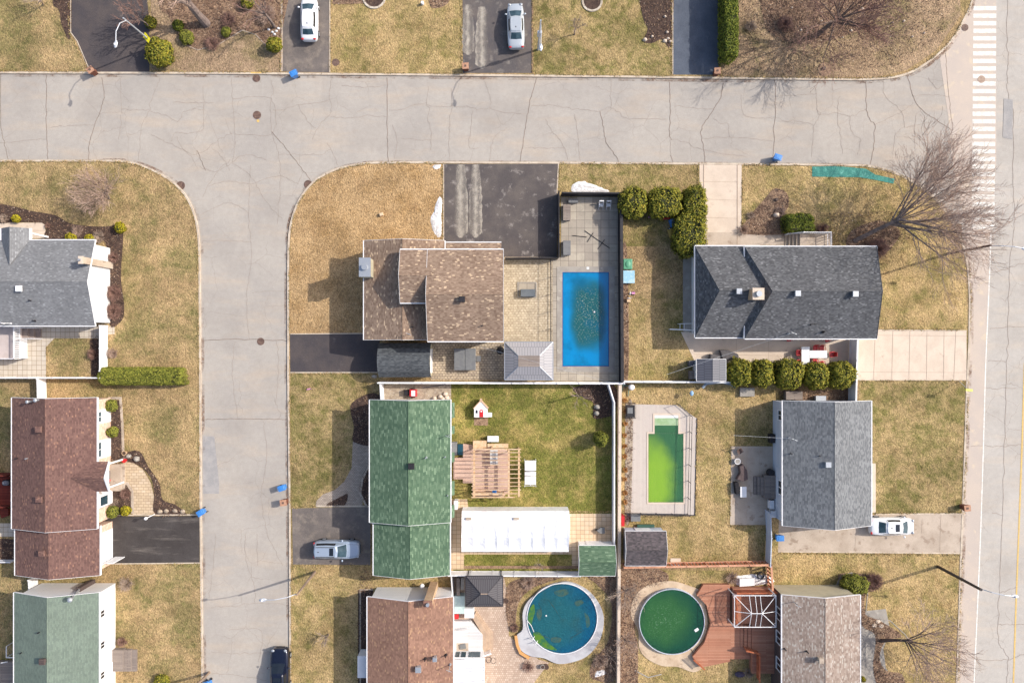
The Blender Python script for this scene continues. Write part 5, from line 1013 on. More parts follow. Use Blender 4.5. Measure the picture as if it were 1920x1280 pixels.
p = W(927, 921, 1.0); mb = MB(); mb.box(p.x-.22, p.y-.16, p.x+.22, p.y+.16, .95, 1.25, 0, .03); tag(mb.build('cooler', M['blue_bin'], bevel=.03), 'small blue cooler box on the pergola deck bench', 'cooler')
# white two seat glider and white table near the pergola
t = thing('garden_glider', 'white fabric topped glider seat standing on the lawn right of the pergola', 'glider', W(993, 890)); q = rect(984, 864, 1005, 913, 1.7); mb = MB(); xm = (q[0]+q[2])/2
for i, (ya, yb, z) in enumerate(((q[3]-1.0, q[3], 1.72), (q[3]-1.5, q[3]-1.14, 1.66), (q[1]+.22, q[3]-1.6, 1.5))): mb.poly([(q[0], ya, z-.1), (xm, ya, z), (xm, yb, z), (q[0], yb, z-.1)]); mb.poly([(xm, ya, z), (q[2], ya, z-.1), (q[2], yb, z-.1), (xm, yb, z)])
mb.build('canopy', M['tent'], t); mb = MB()
for x in (q[0], q[2]):
    for y in (q[1]+.05, q[3]-.05): mb.cyl(x, y, .035, .1, 1.62, 6)
for y in (q[1]+.05, q[3]-.05): mb.tube((q[0], y, 1.2), (q[2], y, 1.2), .03)
mb.tube((xm, q[1]+.05, 1.2), (xm, q[1]+.5, 1.2), .03); mb.build('frame', M['white'], t); mb = MB(); mb.box(q[0]+.12, q[1]+.5, q[2]-.12, q[3]-.4, .5, .58); mb.build('seat', M['grey_p'], t)
t = thing('folding_table', 'small white folding table on the grass above the pergola', 'table', W(924, 823)); q = rect(914, 817, 935, 828, .75); mb = MB(); mb.box(q[0], q[1], q[2], q[3], .71, .75); mb.build('tabletop', M['white'], t); xm = (q[0]+q[2])/2; mb = MB(); mb.box(xm-.012, q[1], xm+.012, q[3], .748, .754); mb.build('hinge', M['steel'], t)
for x in (q[0]+.08, q[2]-.08): mb = MB(); mb.box(x-.02, q[1]+.05, x+.02, q[3]-.05, .1, .71); mb.build('leg', M['steel'], t)
# playhouse
t = thing('playhouse', 'small white plastic playhouse with red door tipped on its back on the green lawn', 'playhouse', W(902, 770)); a, b = W(889, 782, .95), W(914, 765, .95); xm = (a.x+b.x)/2
mb = MB(); mb.prism([(a.x, a.y), (b.x, a.y), (b.x, b.y), (xm, b.y+.75), (a.x, b.y)], .11, .95); mb.box(b.x+.002, a.y, b.x+.45, a.y+.42, .11, .7); mb.build('wall', M['slab_w'], t)
mb = MB(); cr_ = mat('cream_plastic', C(226, 190, 160), fine=.05); mb.ribbon([(a.x-.06, b.y-.04), (xm, b.y+.8), (b.x+.06, b.y-.04)], .1, .11, 1.02); mb.box(xm-.1, b.y+.62, xm+.12, b.y+.98, .5, 1.0); mb.build('roof', cr_, t)
mb = MB(); dx = xm+.06; mb.prism([(dx-.19, a.y+.02), (dx+.19, a.y+.02), (dx+.19, a.y+.62)]+[(dx+.19*cos(q_*pi/8), a.y+.62+.19*sin(q_*pi/8)) for q_ in range(1, 8)]+[(dx-.19, a.y+.62)], .94, .985); d = mb.build('door', M['red'], t)
mb = MB(); mb.prism([(dx-.08, a.y+.55), (dx+.08, a.y+.55), (dx+.08, a.y+.7), (dx-.08, a.y+.7)], .98, .995); mb.build('pane', M['white'], d)
mb = MB(); wx = a.x+.27; mb.prism([(wx-.1, a.y+.42), (wx+.1, a.y+.42), (wx+.1, a.y+.68), (wx, a.y+.78), (wx-.1, a.y+.68)], .94, .97); mb.build('window', M['dglass'], t)
sheet('bare_patch', [(889, 783), (915, 783), (915, 797), (889, 797)], .117, M['litter'])
# white tent
t = thing('storage_tent', 'long white fabric storage tent below the pergola lawn', 'tent', W(966, 998)); q = rect(866, 958, 1067, 1034, 2.0); n = 9; prf = [(0, .1), (0, 2.0), (.14, 2.55), (.32, 2.75), (.62, 2.6), (.82, 2.25), (1, 2.0), (1, .1)]
mb = MB(); xs = [q[0]+(q[2]-q[0])*i/36 for i in range(37)]; k0 = len(mb.v)
for i, x in enumerate(xs):
    sag = .09*abs(sin(pi*i/4))
    for yy, z in prf: mb.v.append((x+.04*sin(i*2.1+yy*5), q[3]-(q[3]-q[1])*yy, z-(sag*(1 if z > 2.05 else .3) if z > 1 else 0)+.03*mnoise.noise(Vector((x*1.3, yy*3, 0)))))
npf = len(prf)
for i in range(36):
    for j in range(npf-1): a_ = i*npf+j; mb.f.append((a_, a_+1, a_+npf+1, a_+npf))
mb.f.append(tuple(range(npf))); mb.f.append(tuple(36*npf+j for j in reversed(range(npf)))); mb.build('fabric', M['tent'], t, smooth_=False)
mb = MB()
for x in (878.5, 968): p = W(x, 972, 2.6); mb.box(p.x-.28, p.y-.11, p.x+.28, p.y+.11, 2.5, 2.72)
mb.build('vent_flap', M['conc_w'], t)
# hot tub
t = thing('hot_tub', 'square grey lidded hot tub between the grey shed and the pale gazebo', 'hot tub', W(872, 675)); q = rect(851, 653, 892, 694, .95); mb = MB(); mb.box(q[0]+.08, q[1]+.08, q[2]-.08, q[3]-.08, .11, .82); mb.build('cabinet', M['wood_g'], t, bevel=.08)
mb = MB(); xm = (q[0]+q[2])/2; mb.box(q[0], q[1], xm-.01, q[3], .83, .95); mb.box(xm+.01, q[1], q[2], q[3], .83, .95); mb.build('lid', M['grey_p'], t, bevel=.1); mb = MB(); mb.box(q[2]+.02, q[1]+.9, q[2]+.5, q[1]+1.5, .11, .4); mb.build('step', M['grey_p'], t)
# fire pit table with cover, planter square
t = thing('fire_table', 'grey covered fire table in a stone square on the beige patio', 'fire table', W(988, 545)); mb = MB(); a, b = W(971, 557), W(1005, 530); mb.ribbon([(a.x, a.y), (b.x, a.y), (b.x, b.y), (a.x, b.y)], .12, .11, .2, True); mb.build('stone_border', M['conc_g'], t)
mb = MB(); mb.sheet([(a.x, a.y), (b.x, a.y), (b.x, b.y), (a.x, b.y)], .13); mb.build('stone_base', M['pav_pool'], t); q = rect(976, 542, 1003, 556, .75); mb = MB(); mb.box(q[0], q[1], q[2], q[3], .13, .75); mb.build('cover', mat('slate_vinyl_cover', C(112, 118, 124), C(100, 106, 112), 1), t, bevel=.05)

# ============================================================ SMALL OBJECTS
def boxobj(name, lab, cat, px, z0, z1, m, ang=0, lid=None, ins=.0, bevel=.02):
    q = rect(*px, z1); t = thing(name, lab, cat, ((q[0]+q[2])/2, (q[1]+q[3])/2, z0)); mb = MB(); mb.box(q[0]+.02, q[1]+.02, q[2]-.02, q[3]-.02, z0, z1-.06, ang); mb.build('body', M[m], t, bevel=bevel)
    mb = MB(); mb.box(q[0], q[1], q[2], q[3], z1-.06, z1, ang, ins); mb.build('lid', M[lid or m], t); return t
boxobj('storage_box', 'grey deck box at the upper left of the blue pool terrace', 'storage box', (1056, 383, 1070, 413), .12, .7, 'grey_p', lid='wood_g')
boxobj('storage_box', 'grey deck box against the black fence just above the beige patio', 'storage box', (1056, 451, 1070, 478), .12, .7, 'grey_p')
boxobj('storage_box', 'small grey bench box in the top corner of the pool terrace', 'storage box', (1066, 373, 1084, 380), .12, .6, 'grey_p')
def bin_(lab, px, py, ang, lean=0, sc=1, m='blue_bin'):
    b = W(px, py); t = thing('recycling_bin', lab, 'recycling bin', (b.x, b.y, 0)); t.rotation_euler = (0, 0, ang); O = Vector((b.x, b.y, 0))
    mb = MB(); k = 0
    for z, hw, hd in ((.06, .2, .24), (.92, .29, .36)):
        for sx, sy in ((-1, -1), (1, -1), (1, 1), (-1, 1)): mb.v.append((b.x+sx*hw, b.y+sy*hd, z))
    mb.f += [(3, 2, 1, 0), (4, 5, 6, 7), (0, 1, 5, 4), (1, 2, 6, 5), (2, 3, 7, 6), (3, 0, 4, 7)]; mb.build('body', M[m], t, bevel=.03)
    mb = MB(); mb.box(b.x-.31, b.y-.39, b.x+.31, b.y+.4, .93, .99, 0, .03); mb.box(b.x-.2, b.y-.25, b.x+.2, b.y+.25, .99, 1.02, 0, .04); mb.build('lid', M[m], t, bevel=.02)
    mb = MB(); mb.tube((b.x-.24, b.y+.45, .93), (b.x+.24, b.y+.45, .93), .022); mb.box(b.x-.26, b.y+.37, b.x-.22, b.y+.46, .88, .95); mb.box(b.x+.22, b.y+.37, b.x+.26, b.y+.46, .88, .95); mb.build('handle', M[m], t)
    for s_ in (-1, 1): mb = MB(); mb.tube((b.x+s_*.23, b.y+.3, .12), (b.x+s_*.29, b.y+.3, .12), .12, n=12); mb.build('wheel', M['tyre'], t)
    return t
bin_('blue bin on the street at the foot of the white hatchback driveway', 555, 144, -1.1); bin_('blue bin near the crosswalk end of the street below the leafy lot', 1452, 299, -1.9)
bin_('blue bin at the corner of the tyre streaked black driveway', 383, 957, -1.0); bin_('blue bin on the side street beside the brown box', 534, 911, 1.9); bin_('blue bin beside the pale grey fence on the concrete driveway', 1457, 1004, 1.6)
bin_('blue bin cut by the bottom edge beside the wooden pole', 395, 1277, .3)
def wbox(lab, px, py, ang=0):
    b = W(px, py); t = thing('newspaper_box', lab, 'wooden box', (b.x, b.y, 0)); t.rotation_euler = (0, 0, ang)
    mb = MB(); mb.box(b.x-.24, b.y-.22, b.x+.24, b.y+.22, .05, .62); mb.box(b.x-.3, b.y-.28, b.x+.3, b.y+.28, .62, 1.0); mb.build('body', mat('brown_box_sides', C(132, 84, 66), C(112, 70, 58), 3), t)
    mb = MB(); mb.box(b.x-.34, b.y-.32, b.x+.34, b.y+.32, 1.0, 1.05); mb.build('lid', mat('faded_box_lid', C(206, 160, 132), C(186, 138, 112), 4), t); mb = MB(); mb.box(b.x-.1, b.y-.1, b.x+.1, b.y+.1, 1.05, 1.09); mb.build('handle', M['iron'], t)
wbox('brown wooden box by the salt stained driveway of the silver sedan', 874, 131, .05); wbox('brown wooden box at the foot of the blue grey driveway', 1340, 140); wbox('brown wooden box where the top left driveway meets the kerb', 180, 138, .6)
wbox('brown wooden box on the side street by the curved brick path', 537, 938, .1); wbox('brown wooden box at the boulevard kerb by the white sedan driveway', 1802, 948, .1)

# ---- lamps and poles
def lamp(lab, bx, by, tx, ty, arm, h, pm='polew', r0=.15, r1=.09, sign=None, armz=.5):
    b = W(bx, by); tp_ = W(tx, ty, h); t = thing('street_lamp', lab, 'street lamp', (b.x, b.y, .1)); mb = MB(); mb.tube((b.x, b.y, 0), (tp_.x, tp_.y, h), r0, r1, 10); mb.build('pole', M[pm], t)
    if arm:
        a = W(arm[0], arm[1], h+armz); d = a-tp_; P = [tp_+Vector((0, 0, -.5)), tp_+d*.25+Vector((0, 0, .25)), tp_+d*.6+Vector((0, 0, .45)), a]; mb = MB(); mb.path([Vector((p[0], p[1], 0)) for p in ()] or P, .04, 7); ar = mb.build('arm', M['lampgrey'], t)
        u = Vector((d.x, d.y, 0)).normalized(); ang = atan2(u.y, u.x); mb = MB(); mb.ball((a.x, a.y, a.z), .38, .17, .09, 14, 8); v = Matrix.Rotation(ang, 3, 'Z')
        mb.v = [tuple(a+v @ (Vector(q_)-a)) for q_ in mb.v]; hd = mb.build('lamp_head', M['lampgrey'], t, smooth_=True)
        mb = MB(); mb.cyl(a.x+u.x*.05, a.y+u.y*.05, .1, a.z+.06, a.z+.17, 10); mb.build('photocell', M['white'], hd)
    return t, b, tp_
lamp('street lamp leaning over the black driveway with a yellow sign on its pole', 293, 86, 231, 34, (217, 83), 7.2, 'lampgrey', .1, .06)
t, b, tp_ = lamp('street lamp beside the silver sedan driveway on the top lawn', 1009, 94, 1014, 38, (1014, 89), 6.8, 'lampgrey', .12, .07)
mb = MB(); p = b+(tp_-b)*.55; mb.box(p.x-.22, p.y-.12, p.x+.22, p.y+.12, 3.4, 4.3); mb.build('control_box', M['lampgrey'], t)
lamp('street lamp with wooden pole reaching over the side street below the suv', 591, 1071, 556, 1115, (493, 1124), 6.9)
lamp('street lamp on the bottom right lawn reaching over the boulevard', 1757, 1061, 1840, 1105, (1903, 1117), 7.0, 'dmetal', .17, .13, armz=.2)
lamp('dark utility lamp pole crossing under the big bare boulevard tree', 1776, 476, 1858, 460, (1922, 466), 7.0, 'barkd', .14, .1, armz=.2)
lamp('wooden pole entering at the bottom edge left of the side street', 392, 1260, 336, 1318, None, 7.0)
# yellow pedestrian sign on the first pole, yellow boulevard sign
k = W(275, 71, 2.3); t = thing('road_sign', 'yellow diamond road sign over the black driveway', 'road sign', (k.x, k.y, 0)); mb = MB(); s_ = .36
pl = [(k.x-s_, k.y+.05, 2.3), (k.x+.08, k.y-.46, 2.12), (k.x+s_, k.y-.05, 2.3), (k.x-.05, k.y+.46, 2.55)]; mb.poly(pl); mb.poly([(p[0]+.01, p[1], p[2]-.03) for p in pl[::-1]]); mb.build('sign_plate', M['yellow'], t); mb = MB(); mb.ball((k.x, k.y-.02, 2.345), .06, .09, .02, 8, 5); mb.ball((k.x+.02, k.y+.12, 2.42), .045, .045, .02, 8, 5); mb.build('figure_symbol', M['black'], t)
b2 = W(289, 84); mb = MB(); mb.cyl(k.x+.1, k.y-.1, .03, .1, 2.4, 6); mb.build('post', M['steel'], t)
b = W(1797, 714); k = W(1817, 731, 2.3); t = thing('road_sign', 'yellow road sign by the boulevard below the wide concrete driveway', 'road sign', (b.x, b.y, 0)); mb = MB(); mb.tube((b.x, b.y, .1), (k.x, k.y, 2.2), .03); mb.build('post', M['steel'], t)
mb = MB(); mb.box(k.x-.35, k.y-.12, k.x+.35, k.y+.12, 2.15, 2.35, -.1); mb.build('sign_plate', simple('pale_yellow_sign', C(232, 226, 110)), t)

# ---- cars
def car(lab, kind, px, py, ang, Ln, Wd, Ht, paint, name='parked_car', cat='car', sunroof=False, rails=False, cab=(.28, .36, .70, .90)):
    """body lofted along its length (x forward); cab: base front glass end .. fractions from the nose"""
    b = W(px, py, .8); t = thing(name, lab, cat, (0, 0, 0)); L2, W2 = Ln/2, Wd/2; sh = Ht*.62
    st_ = [(0, .60, .32, .56), (.02, .78, .24, .60), (.06, .90, .2, .64), (.14, .97, .18, .68), (.28, 1, .17, .74), (.5, 1, .17, .76), (.72, 1, .17, .77), (.86, .97, .18, .76), (.94, .92, .22, .73), (.98, .82, .28, .68), (1, .66, .34, .6)]
    mb = MB(); ring = []
    for f, w, zb, zt in st_:
        x = L2-Ln*f; hw = W2*w; zt = zt*sh/.62*.83+.12 if kind != 'suv' else zt*sh/.62*.8+.16
        pr_ = [(-hw*.86, zb), (-hw*.98, zb+.12), (-hw, zb+(zt-zb)*.5), (-hw*.965, zt-.1), (-hw*.86, zt-.01), (-hw*.4, zt+.04), (hw*.4, zt+.04), (hw*.86, zt-.01), (hw*.965, zt-.1), (hw, zb+(zt-zb)*.5), (hw*.98, zb+.12), (hw*.86, zb)]
        ring.append([(x, y, z) for y, z in pr_])
    n = len(ring[0])
    for r_ in ring: mb.v += r_
    for i in range(len(ring)-1):
        for j in range(n): k = (j+1) % n; mb.f.append((i*n+j, (i+1)*n+j, (i+1)*n+k, i*n+k))
    mb.f.append(tuple(range(n))); mb.f.append(tuple((len(ring)-1)*n+j for j in reversed(range(n))))
    bo = mb.build('body', paint, t, smooth_=True); bo.modifiers.new('sub', 'SUBSURF').render_levels = 1
    zs = st_[5][3]*sh/.62*(.83 if kind != 'suv' else .8)+(.12 if kind != 'suv' else .16)+.01
    f0, f1, f2, f3 = cab; X = lambda f: L2-Ln*f; zr = Ht; bw, tw = W2*.86, W2*.66
    def quad(nm, pts, m, par): q = MB(); q.poly(pts); return q.build(nm, m, par)
    G = M['glass'] if kind != 'dark' else M['dglass']; mb = MB()
    # cabin shell in paint (pillars), glass laid a few mm proud
    zc = zr-.1
    base = [(X(f0), -bw*.86, zs-.02), (X(f0)+.05, 0, zs-.0), (X(f0), bw*.86, zs-.02), (X(f1), bw*.99, zs-.04), ((X(f1)+X(f2))/2, bw*1.03, zs-.04), (X(f2), bw*.99, zs-.04), (X(f3), bw*.8, zs-.02), (X(f3)-.04, 0, zs), (X(f3), -bw*.8, zs-.02), (X(f2), -bw*.99, zs-.04), ((X(f1)+X(f2))/2, -bw*1.03, zs-.04), (X(f1), -bw*.99, zs-.04)]
    top = [(X(f1), -tw*.86, zc+.02), (X(f1)+.05, 0, zc+.05), (X(f1), tw*.86, zc+.02), (X(f1)-.12, tw*.97, zc+.02), ((X(f1)+X(f2))/2, tw*1.03, zc+.02), (X(f2)+.1, tw*.97, zc+.02), (X(f2), tw*.84, zc+.0), (X(f2)-.04, 0, zc+.04), (X(f2), -tw*.84, zc+.0), (X(f2)+.1, -tw*.97, zc+.02), ((X(f1)+X(f2))/2, -tw*1.03, zc+.02), (X(f1)-.12, -tw*.97, zc+.02)]
    nb = len(base); mb.v += base+top+[((x-(X(f1)+X(f2))/2)*.9+(X(f1)+X(f2))/2, y*.88, zr) for x, y, z in top]
    for i in range(nb): j = (i+1) % nb; mb.f += [(i, j, nb+j, nb+i), (nb+i, nb+j, 2*nb+j, 2*nb+i)]
    mb.f.append(tuple(range(2*nb, 3*nb))); cs = mb.build('roof', paint, t)
    def proud(idx, a0=.1, a1=.9, s0=.06, s1=.06, off=.006):
        pts_b = [Vector(base[i]) for i in idx]; pts_t = [Vector(top[i]) for i in idx]; q = MB(); cen = Vector(((X(f1)+X(f2))/2, 0, (zs+zr)/2))
        lo = [b_+(t_-b_)*a0 for b_, t_ in zip(pts_b, pts_t)]; hi = [b_+(t_-b_)*a1 for b_, t_ in zip(pts_b, pts_t)]
        lo[0] += (lo[1]-lo[0])*s0; lo[-1] += (lo[-2]-lo[-1])*s1; hi[0] += (hi[1]-hi[0])*s0; hi[-1] += (hi[-2]-hi[-1])*s1
        for i in range(len(idx)-1):
            f = [lo[i], lo[i+1], hi[i+1], hi[i]]; nn = (f[1]-f[0]).cross(f[3]-f[0]).normalized(); nn = nn if nn.dot(f[0]-cen) > 0 else -nn; q.poly([p+nn*off for p in f])
        return q
    proud((0, 1, 2), .06, .93, .04, .04).build('windscreen', G, t); proud((6, 7, 8), .12, .88, .06, .06).build('rear_window', G, t)
    proud((3, 4, 5), .25, .9, .1, .1).build('side_window', M['dglass'], t); proud((9, 10, 11), .25, .9, .1, .1).build('side_window', M['dglass'], t)
    xm_ = (X(f1)+X(f2))/2
    if sunroof: xs_ = X(f1)-.32; q = MB(); q.box(xs_-.42, -tw*.62, xs_, tw*.62, zr-.02, zr+.012); q.build('sunroof', M['dglass'], cs)
    if rails:
        for s_ in (-1, 1): q = MB(); q.tube((X(f1)-.2, s_*tw*.8, zr+.05), (X(f2)+.2, s_*tw*.8, zr+.05), .03); q.build('roof_rail', M['black'], cs)
    q = MB(); q.box(X(f2)+.35, -.04, X(f2)+.5, .04, zr, zr+.05, 0, .02); q.build('antenna_fin', M['black'], cs)
    for s_ in (-1, 1):
        q = MB(); q.ball((X(f0)-.5*(X(f0)-X(f1)), s_*(W2+.08), zs+.05), .1, .13, .08, 8, 6); q.build('mirror', paint, t)
        q = MB(); q.ball((L2-.17, s_*W2*.66, zs-.16), .14, .17, .09, 10, 6); q.build('headlight', M['steel'], t)
        q = MB(); q.ball((-L2+.12, s_*W2*.7, zs-.12), .1, .17, .1, 8, 6); q.build('tail_light', M['red'], t)
        for f in (.19, .80):
            q = MB(); x = L2-Ln*f; q.tube((x, s_*(W2-.2), .32), (x, s_*(W2+.01), .32), .32, n=18); wh = q.build('wheel', M['tyre'], t)
            q = MB(); q.tube((x, s_*(W2-.05), .32), (x, s_*(W2+.02), .32), .2, n=12); q.build('rim', M['steel'], wh)
    q = MB(); q.box(L2-.02, -W2*.45, L2+.015, W2*.45, .42, .6); q.build('grille', M['black'], t)
    z_h = zs-.035
    for s_ in (-1, 1): q = MB(); q.tube((X(.05), s_*W2*.62, z_h-.06), (X(f0)+.06, s_*W2*.72, z_h+.015), .007, n=4); q.build('bonnet_seam', M['black'], bo)
    t.location = (b.x, b.y, .11 if 'street' not in lab else .02); t.rotation_euler = (0, 0, ang); ORG[t.name] = Vector((0, 0, 0)); return t
def paint(nm, c, metal=.2, rough=.3): return simple(nm, c, rough, metal, .5, .02, .6)
pw = paint('white_car_paint', C(246, 246, 248), 0, .35); ps = paint('silver_car_paint', C(206, 212, 218), .3, .35); pl_ = paint('pale_blue_silver_paint', C(184, 198, 216), .35, .35); pk = paint('midnight_blue_paint', C(26, 32, 54), .3, .2)
car('white hatchback parked at the top beside the blue bin', 'hatch', 580, 37, pi/2, 4.5, 1.8, 1.5, pw, cab=(.17, .35, .76, .9))
car('silver sedan parked on the salt stained driveway', 'sedan', 967, 50, pi/2+.03, 4.7, 1.82, 1.46, ps, cab=(.18, .35, .67, .83))
car('pale blue silver suv with roof rails by the green roofed house', 'suv', 632, 1029, 0, 4.8, 1.9, 1.72, pl_, name='parked_suv', cat='suv', sunroof=True, rails=True, cab=(.26, .46, .94, .98))
car('white sedan parked on the long concrete driveway', 'sedan', 1671, 986, 0, 4.6, 1.85, 1.46, pw, sunroof=True, cab=(.17, .33, .67, .84))
car('midnight blue suv parked on the side street at the bottom edge', 'dark', 525, 1258, pi/2, 4.9, 1.95, 1.75, pk, name='parked_suv', cat='suv', sunroof=True, rails=True, cab=(.28, .48, .94, .98))

# ---- hedges, shrubs (leaf sized faces over a core)
def leaves(mb, P, nrm, s, rr, tilt=.7):
    n = (nrm+Vector((rr.uniform(-1, 1), rr.uniform(-1, 1), rr.uniform(-1, 1)))*tilt).normalized(); u = n.orthogonal().normalized(); v = n.cross(u); a = rr.uniform(0, 6.28); u2 = u*cos(a)+v*sin(a); v2 = n.cross(u2); s *= rr.uniform(.6, 1.3)
    k = len(mb.v); mb.v += [tuple(P-u2*s*.5), tuple(P+v2*s*.35), tuple(P+u2*s*.6), tuple(P-v2*s*.35)]; mb.f.append((k, k+1, k+2, k+3))
def superpt(th, ph, e):   # superellipsoid direction
    f = lambda x: math.copysign(abs(x)**e, x); return Vector((f(sin(ph))*f(cos(th)) if 0 else f(sin(ph)*cos(th)), f(sin(ph)*sin(th)), f(cos(ph))))
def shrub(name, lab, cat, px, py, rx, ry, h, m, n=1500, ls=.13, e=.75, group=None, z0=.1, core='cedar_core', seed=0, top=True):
    """rx, ry in photo px at mid height; e < .65 gives a clipped box with soft corners"""
    c = W(px, py, h*.6); X_, Y_ = rx/S*(1-h*.6/H), ry/S*(1-h*.6/H); rr = random.Random(seed+int(px)); t = thing(name, lab, cat, (c.x, c.y, z0), group); boxy = e < .65
    def bump(x, y, z): return .2*mnoise.noise(Vector((x*1.3+seed, y*1.3, z*1.2)))+.12*mnoise.noise(Vector((x*3.1, y*3.1+seed, z*3)))
    def P(th, ph, k):
        d = superpt(th, ph, e if not boxy else 1)
        if boxy:
            R_ = min(.55, X_*.6, Y_*.6); q = Vector((math.copysign(min(abs(d.x)*9, 1), d.x)*(X_-R_)+d.x*R_, math.copysign(min(abs(d.y)*9, 1), d.y)*(Y_-R_)+d.y*R_, d.z*.5*h)); q.z = math.copysign(min(abs(d.z)*1.35, 1), d.z)*.5*h
            q *= k; q = q*(1+bump(q.x, q.y, q.z)/max(X_, Y_)*1.4)
        else: q = Vector((d.x*X_, d.y*Y_, d.z*h*.5))*k*(1+bump(d.x*1.5, d.y*1.5, d.z*1.5)*1.2)
        return Vector((c.x+q.x, c.y+q.y, max(z0, z0+h*.5+q.z))), d
    mb = MB(); nu, nv = 32, 12
    for j in range(nv+1):
        for i in range(nu): mb.v.append(tuple(P(2*pi*i/nu, pi*j/nv, .9 if not boxy else .94)[0]))
    for j in range(nv):
        for i in range(nu): k = (i+1) % nu; mb.f.append((j*nu+i, (j+1)*nu+i, (j+1)*nu+k, j*nu+k))
    mb.build('dark_core', M[core], t, uv=False); mb = MB()  # closed dark shell painted as the shade behind the foliage
    At, As = 4*X_*Y_, 4*(X_+Y_)*h*.8
    for _ in range(int(n*1.5)):
        if boxy:
            if rr.random() < At*1.6/(At*1.6+As): x, y, z, nn = rr.uniform(-X_, X_), rr.uniform(-Y_, Y_), h*.5, Vector((0, 0, 1))
            elif rr.random() < X_/(X_+Y_): sg = rr.choice((-1, 1)); x, y, z, nn = rr.uniform(-X_, X_), sg*Y_, rr.uniform(-.4*h, .5*h), Vector((0, sg, .3))
            else: sg = rr.choice((-1, 1)); x, y, z, nn = sg*X_, rr.uniform(-Y_, Y_), rr.uniform(-.4*h, .5*h), Vector((sg, 0, .3))
            R_ = min(.5, X_*.6, Y_*.6, h*.3); ix = max(-X_+R_, min(X_-R_, x)); iy = max(-Y_+R_, min(Y_-R_, y)); iz = max(-h*.5+R_, min(h*.5-R_, z)); dv = Vector((x-ix, y-iy, z-iz))
            if dv.length > R_: dv = dv.normalized()*R_
            q = Vector((ix, iy, iz))+dv; q = q*(1+bump(q.x, q.y, q.z)/max(X_, Y_)*1.4)+nn*rr.uniform(-.08, .06); nn = (dv.normalized()+nn*.3).normalized(); leaves(mb, Vector((c.x+q.x, c.y+q.y, max(z0+.05, z0+h*.5+q.z))), nn, ls*1.2, rr, .8)
        else:
            ph = math.acos(rr.uniform(-.7, 1)); th = rr.uniform(0, 2*pi); p, d = P(th, ph, rr.uniform(.9, 1.04)); leaves(mb, p, Vector((d.x/X_, d.y/Y_, d.z/(h*.5))).normalized(), ls*1.25, rr, .8)
    mb.build('foliage', M[m], t, uv=False); return t
G1 = 'clipped round cedars beside the red chair patio'
for i, (x, y, rx, ry, lab) in enumerate(((1386, 698, 22, 25, 'round cedar next to the ribbed metal shed, first of the row'), (1429, 700, 21, 25, 'round cedar second from the metal shed'), (1479, 701, 27, 28, 'broadest round cedar in the middle of the row'), (1528, 704, 24, 25, 'round cedar under the red chairs, next to the broadest one'), (1576, 703, 25, 25, 'round cedar touching the white strip fence'))):
    shrub('round_cedar', lab, 'cedar', x, y, rx, ry, 2.5, 'cedar', 2600, .14, .85, G1, seed=i)
shrub('round_cedar', 'boxy yellow green cedar at the corner of the black pool fence', 'cedar', 1186, 380, 25, 28, 2.6, 'cedar', 2600, .14, .72, seed=11)
shrub('round_cedar', 'wide boxy cedar between the fence corner cedar and the driveway hedge', 'cedar', 1246, 380, 33, 28, 2.6, 'cedar', 3000, .14, .72, seed=12)
shrub('cedar_hedge', 'upper half of the tall hedge beside the pale concrete driveway', 'hedge', 1302, 384, 22, 34, 2.8, 'cedar', 2800, .14, .75, seed=13); shrub('cedar_hedge', 'lower half of the tall hedge above the charcoal roof corner', 'hedge', 1293, 440, 31, 42, 2.8, 'cedar', 3600, .14, .78, seed=14)
shrub('cedar_hedge', 'narrow tall hedge right of the blue grey driveway', 'hedge', 1366, 33, 14, 80, 2.6, 'cedar2', 6500, .13, .35, seed=15)
shrub('clipped_hedge', 'low boxy green hedge above the charcoal house porch', 'hedge', 1497, 419, 27, 17, 1.6, 'cedar2', 2200, .12, .4, seed=16)
shrub('clipped_hedge', 'long clipped olive hedge ending near the side street', 'hedge', 268, 705, 79, 16, 1.5, 'hedge_l', 9000, .1, .3, seed=17)
shrub('round_cedar', 'loose yellow green cedar beside the top left lamp pole', 'cedar', 299, 98, 24, 24, 2.0, 'cedar', 2200, .15, .9, seed=18)
shrub('round_cedar', 'small yellow green cedar left of the white hatchback', 'cedar', 514, 84, 14, 13, 1.4, 'cedar', 1200, .12, .9, seed=19)
shrub('cone_cedar', 'lone egg shaped cedar on the green lawn by the white fence', 'cedar', 1127, 823, 13.5, 14, 2.4, 'hedge_l', 1600, .1, 1.0, seed=20)
shrub('oval_cedar', 'dark olive cedar in the stone ring by the taupe roofed house', 'cedar', 1602, 1096, 25, 18, 1.8, 'hedge_l', 2200, .11, .9, seed=21)
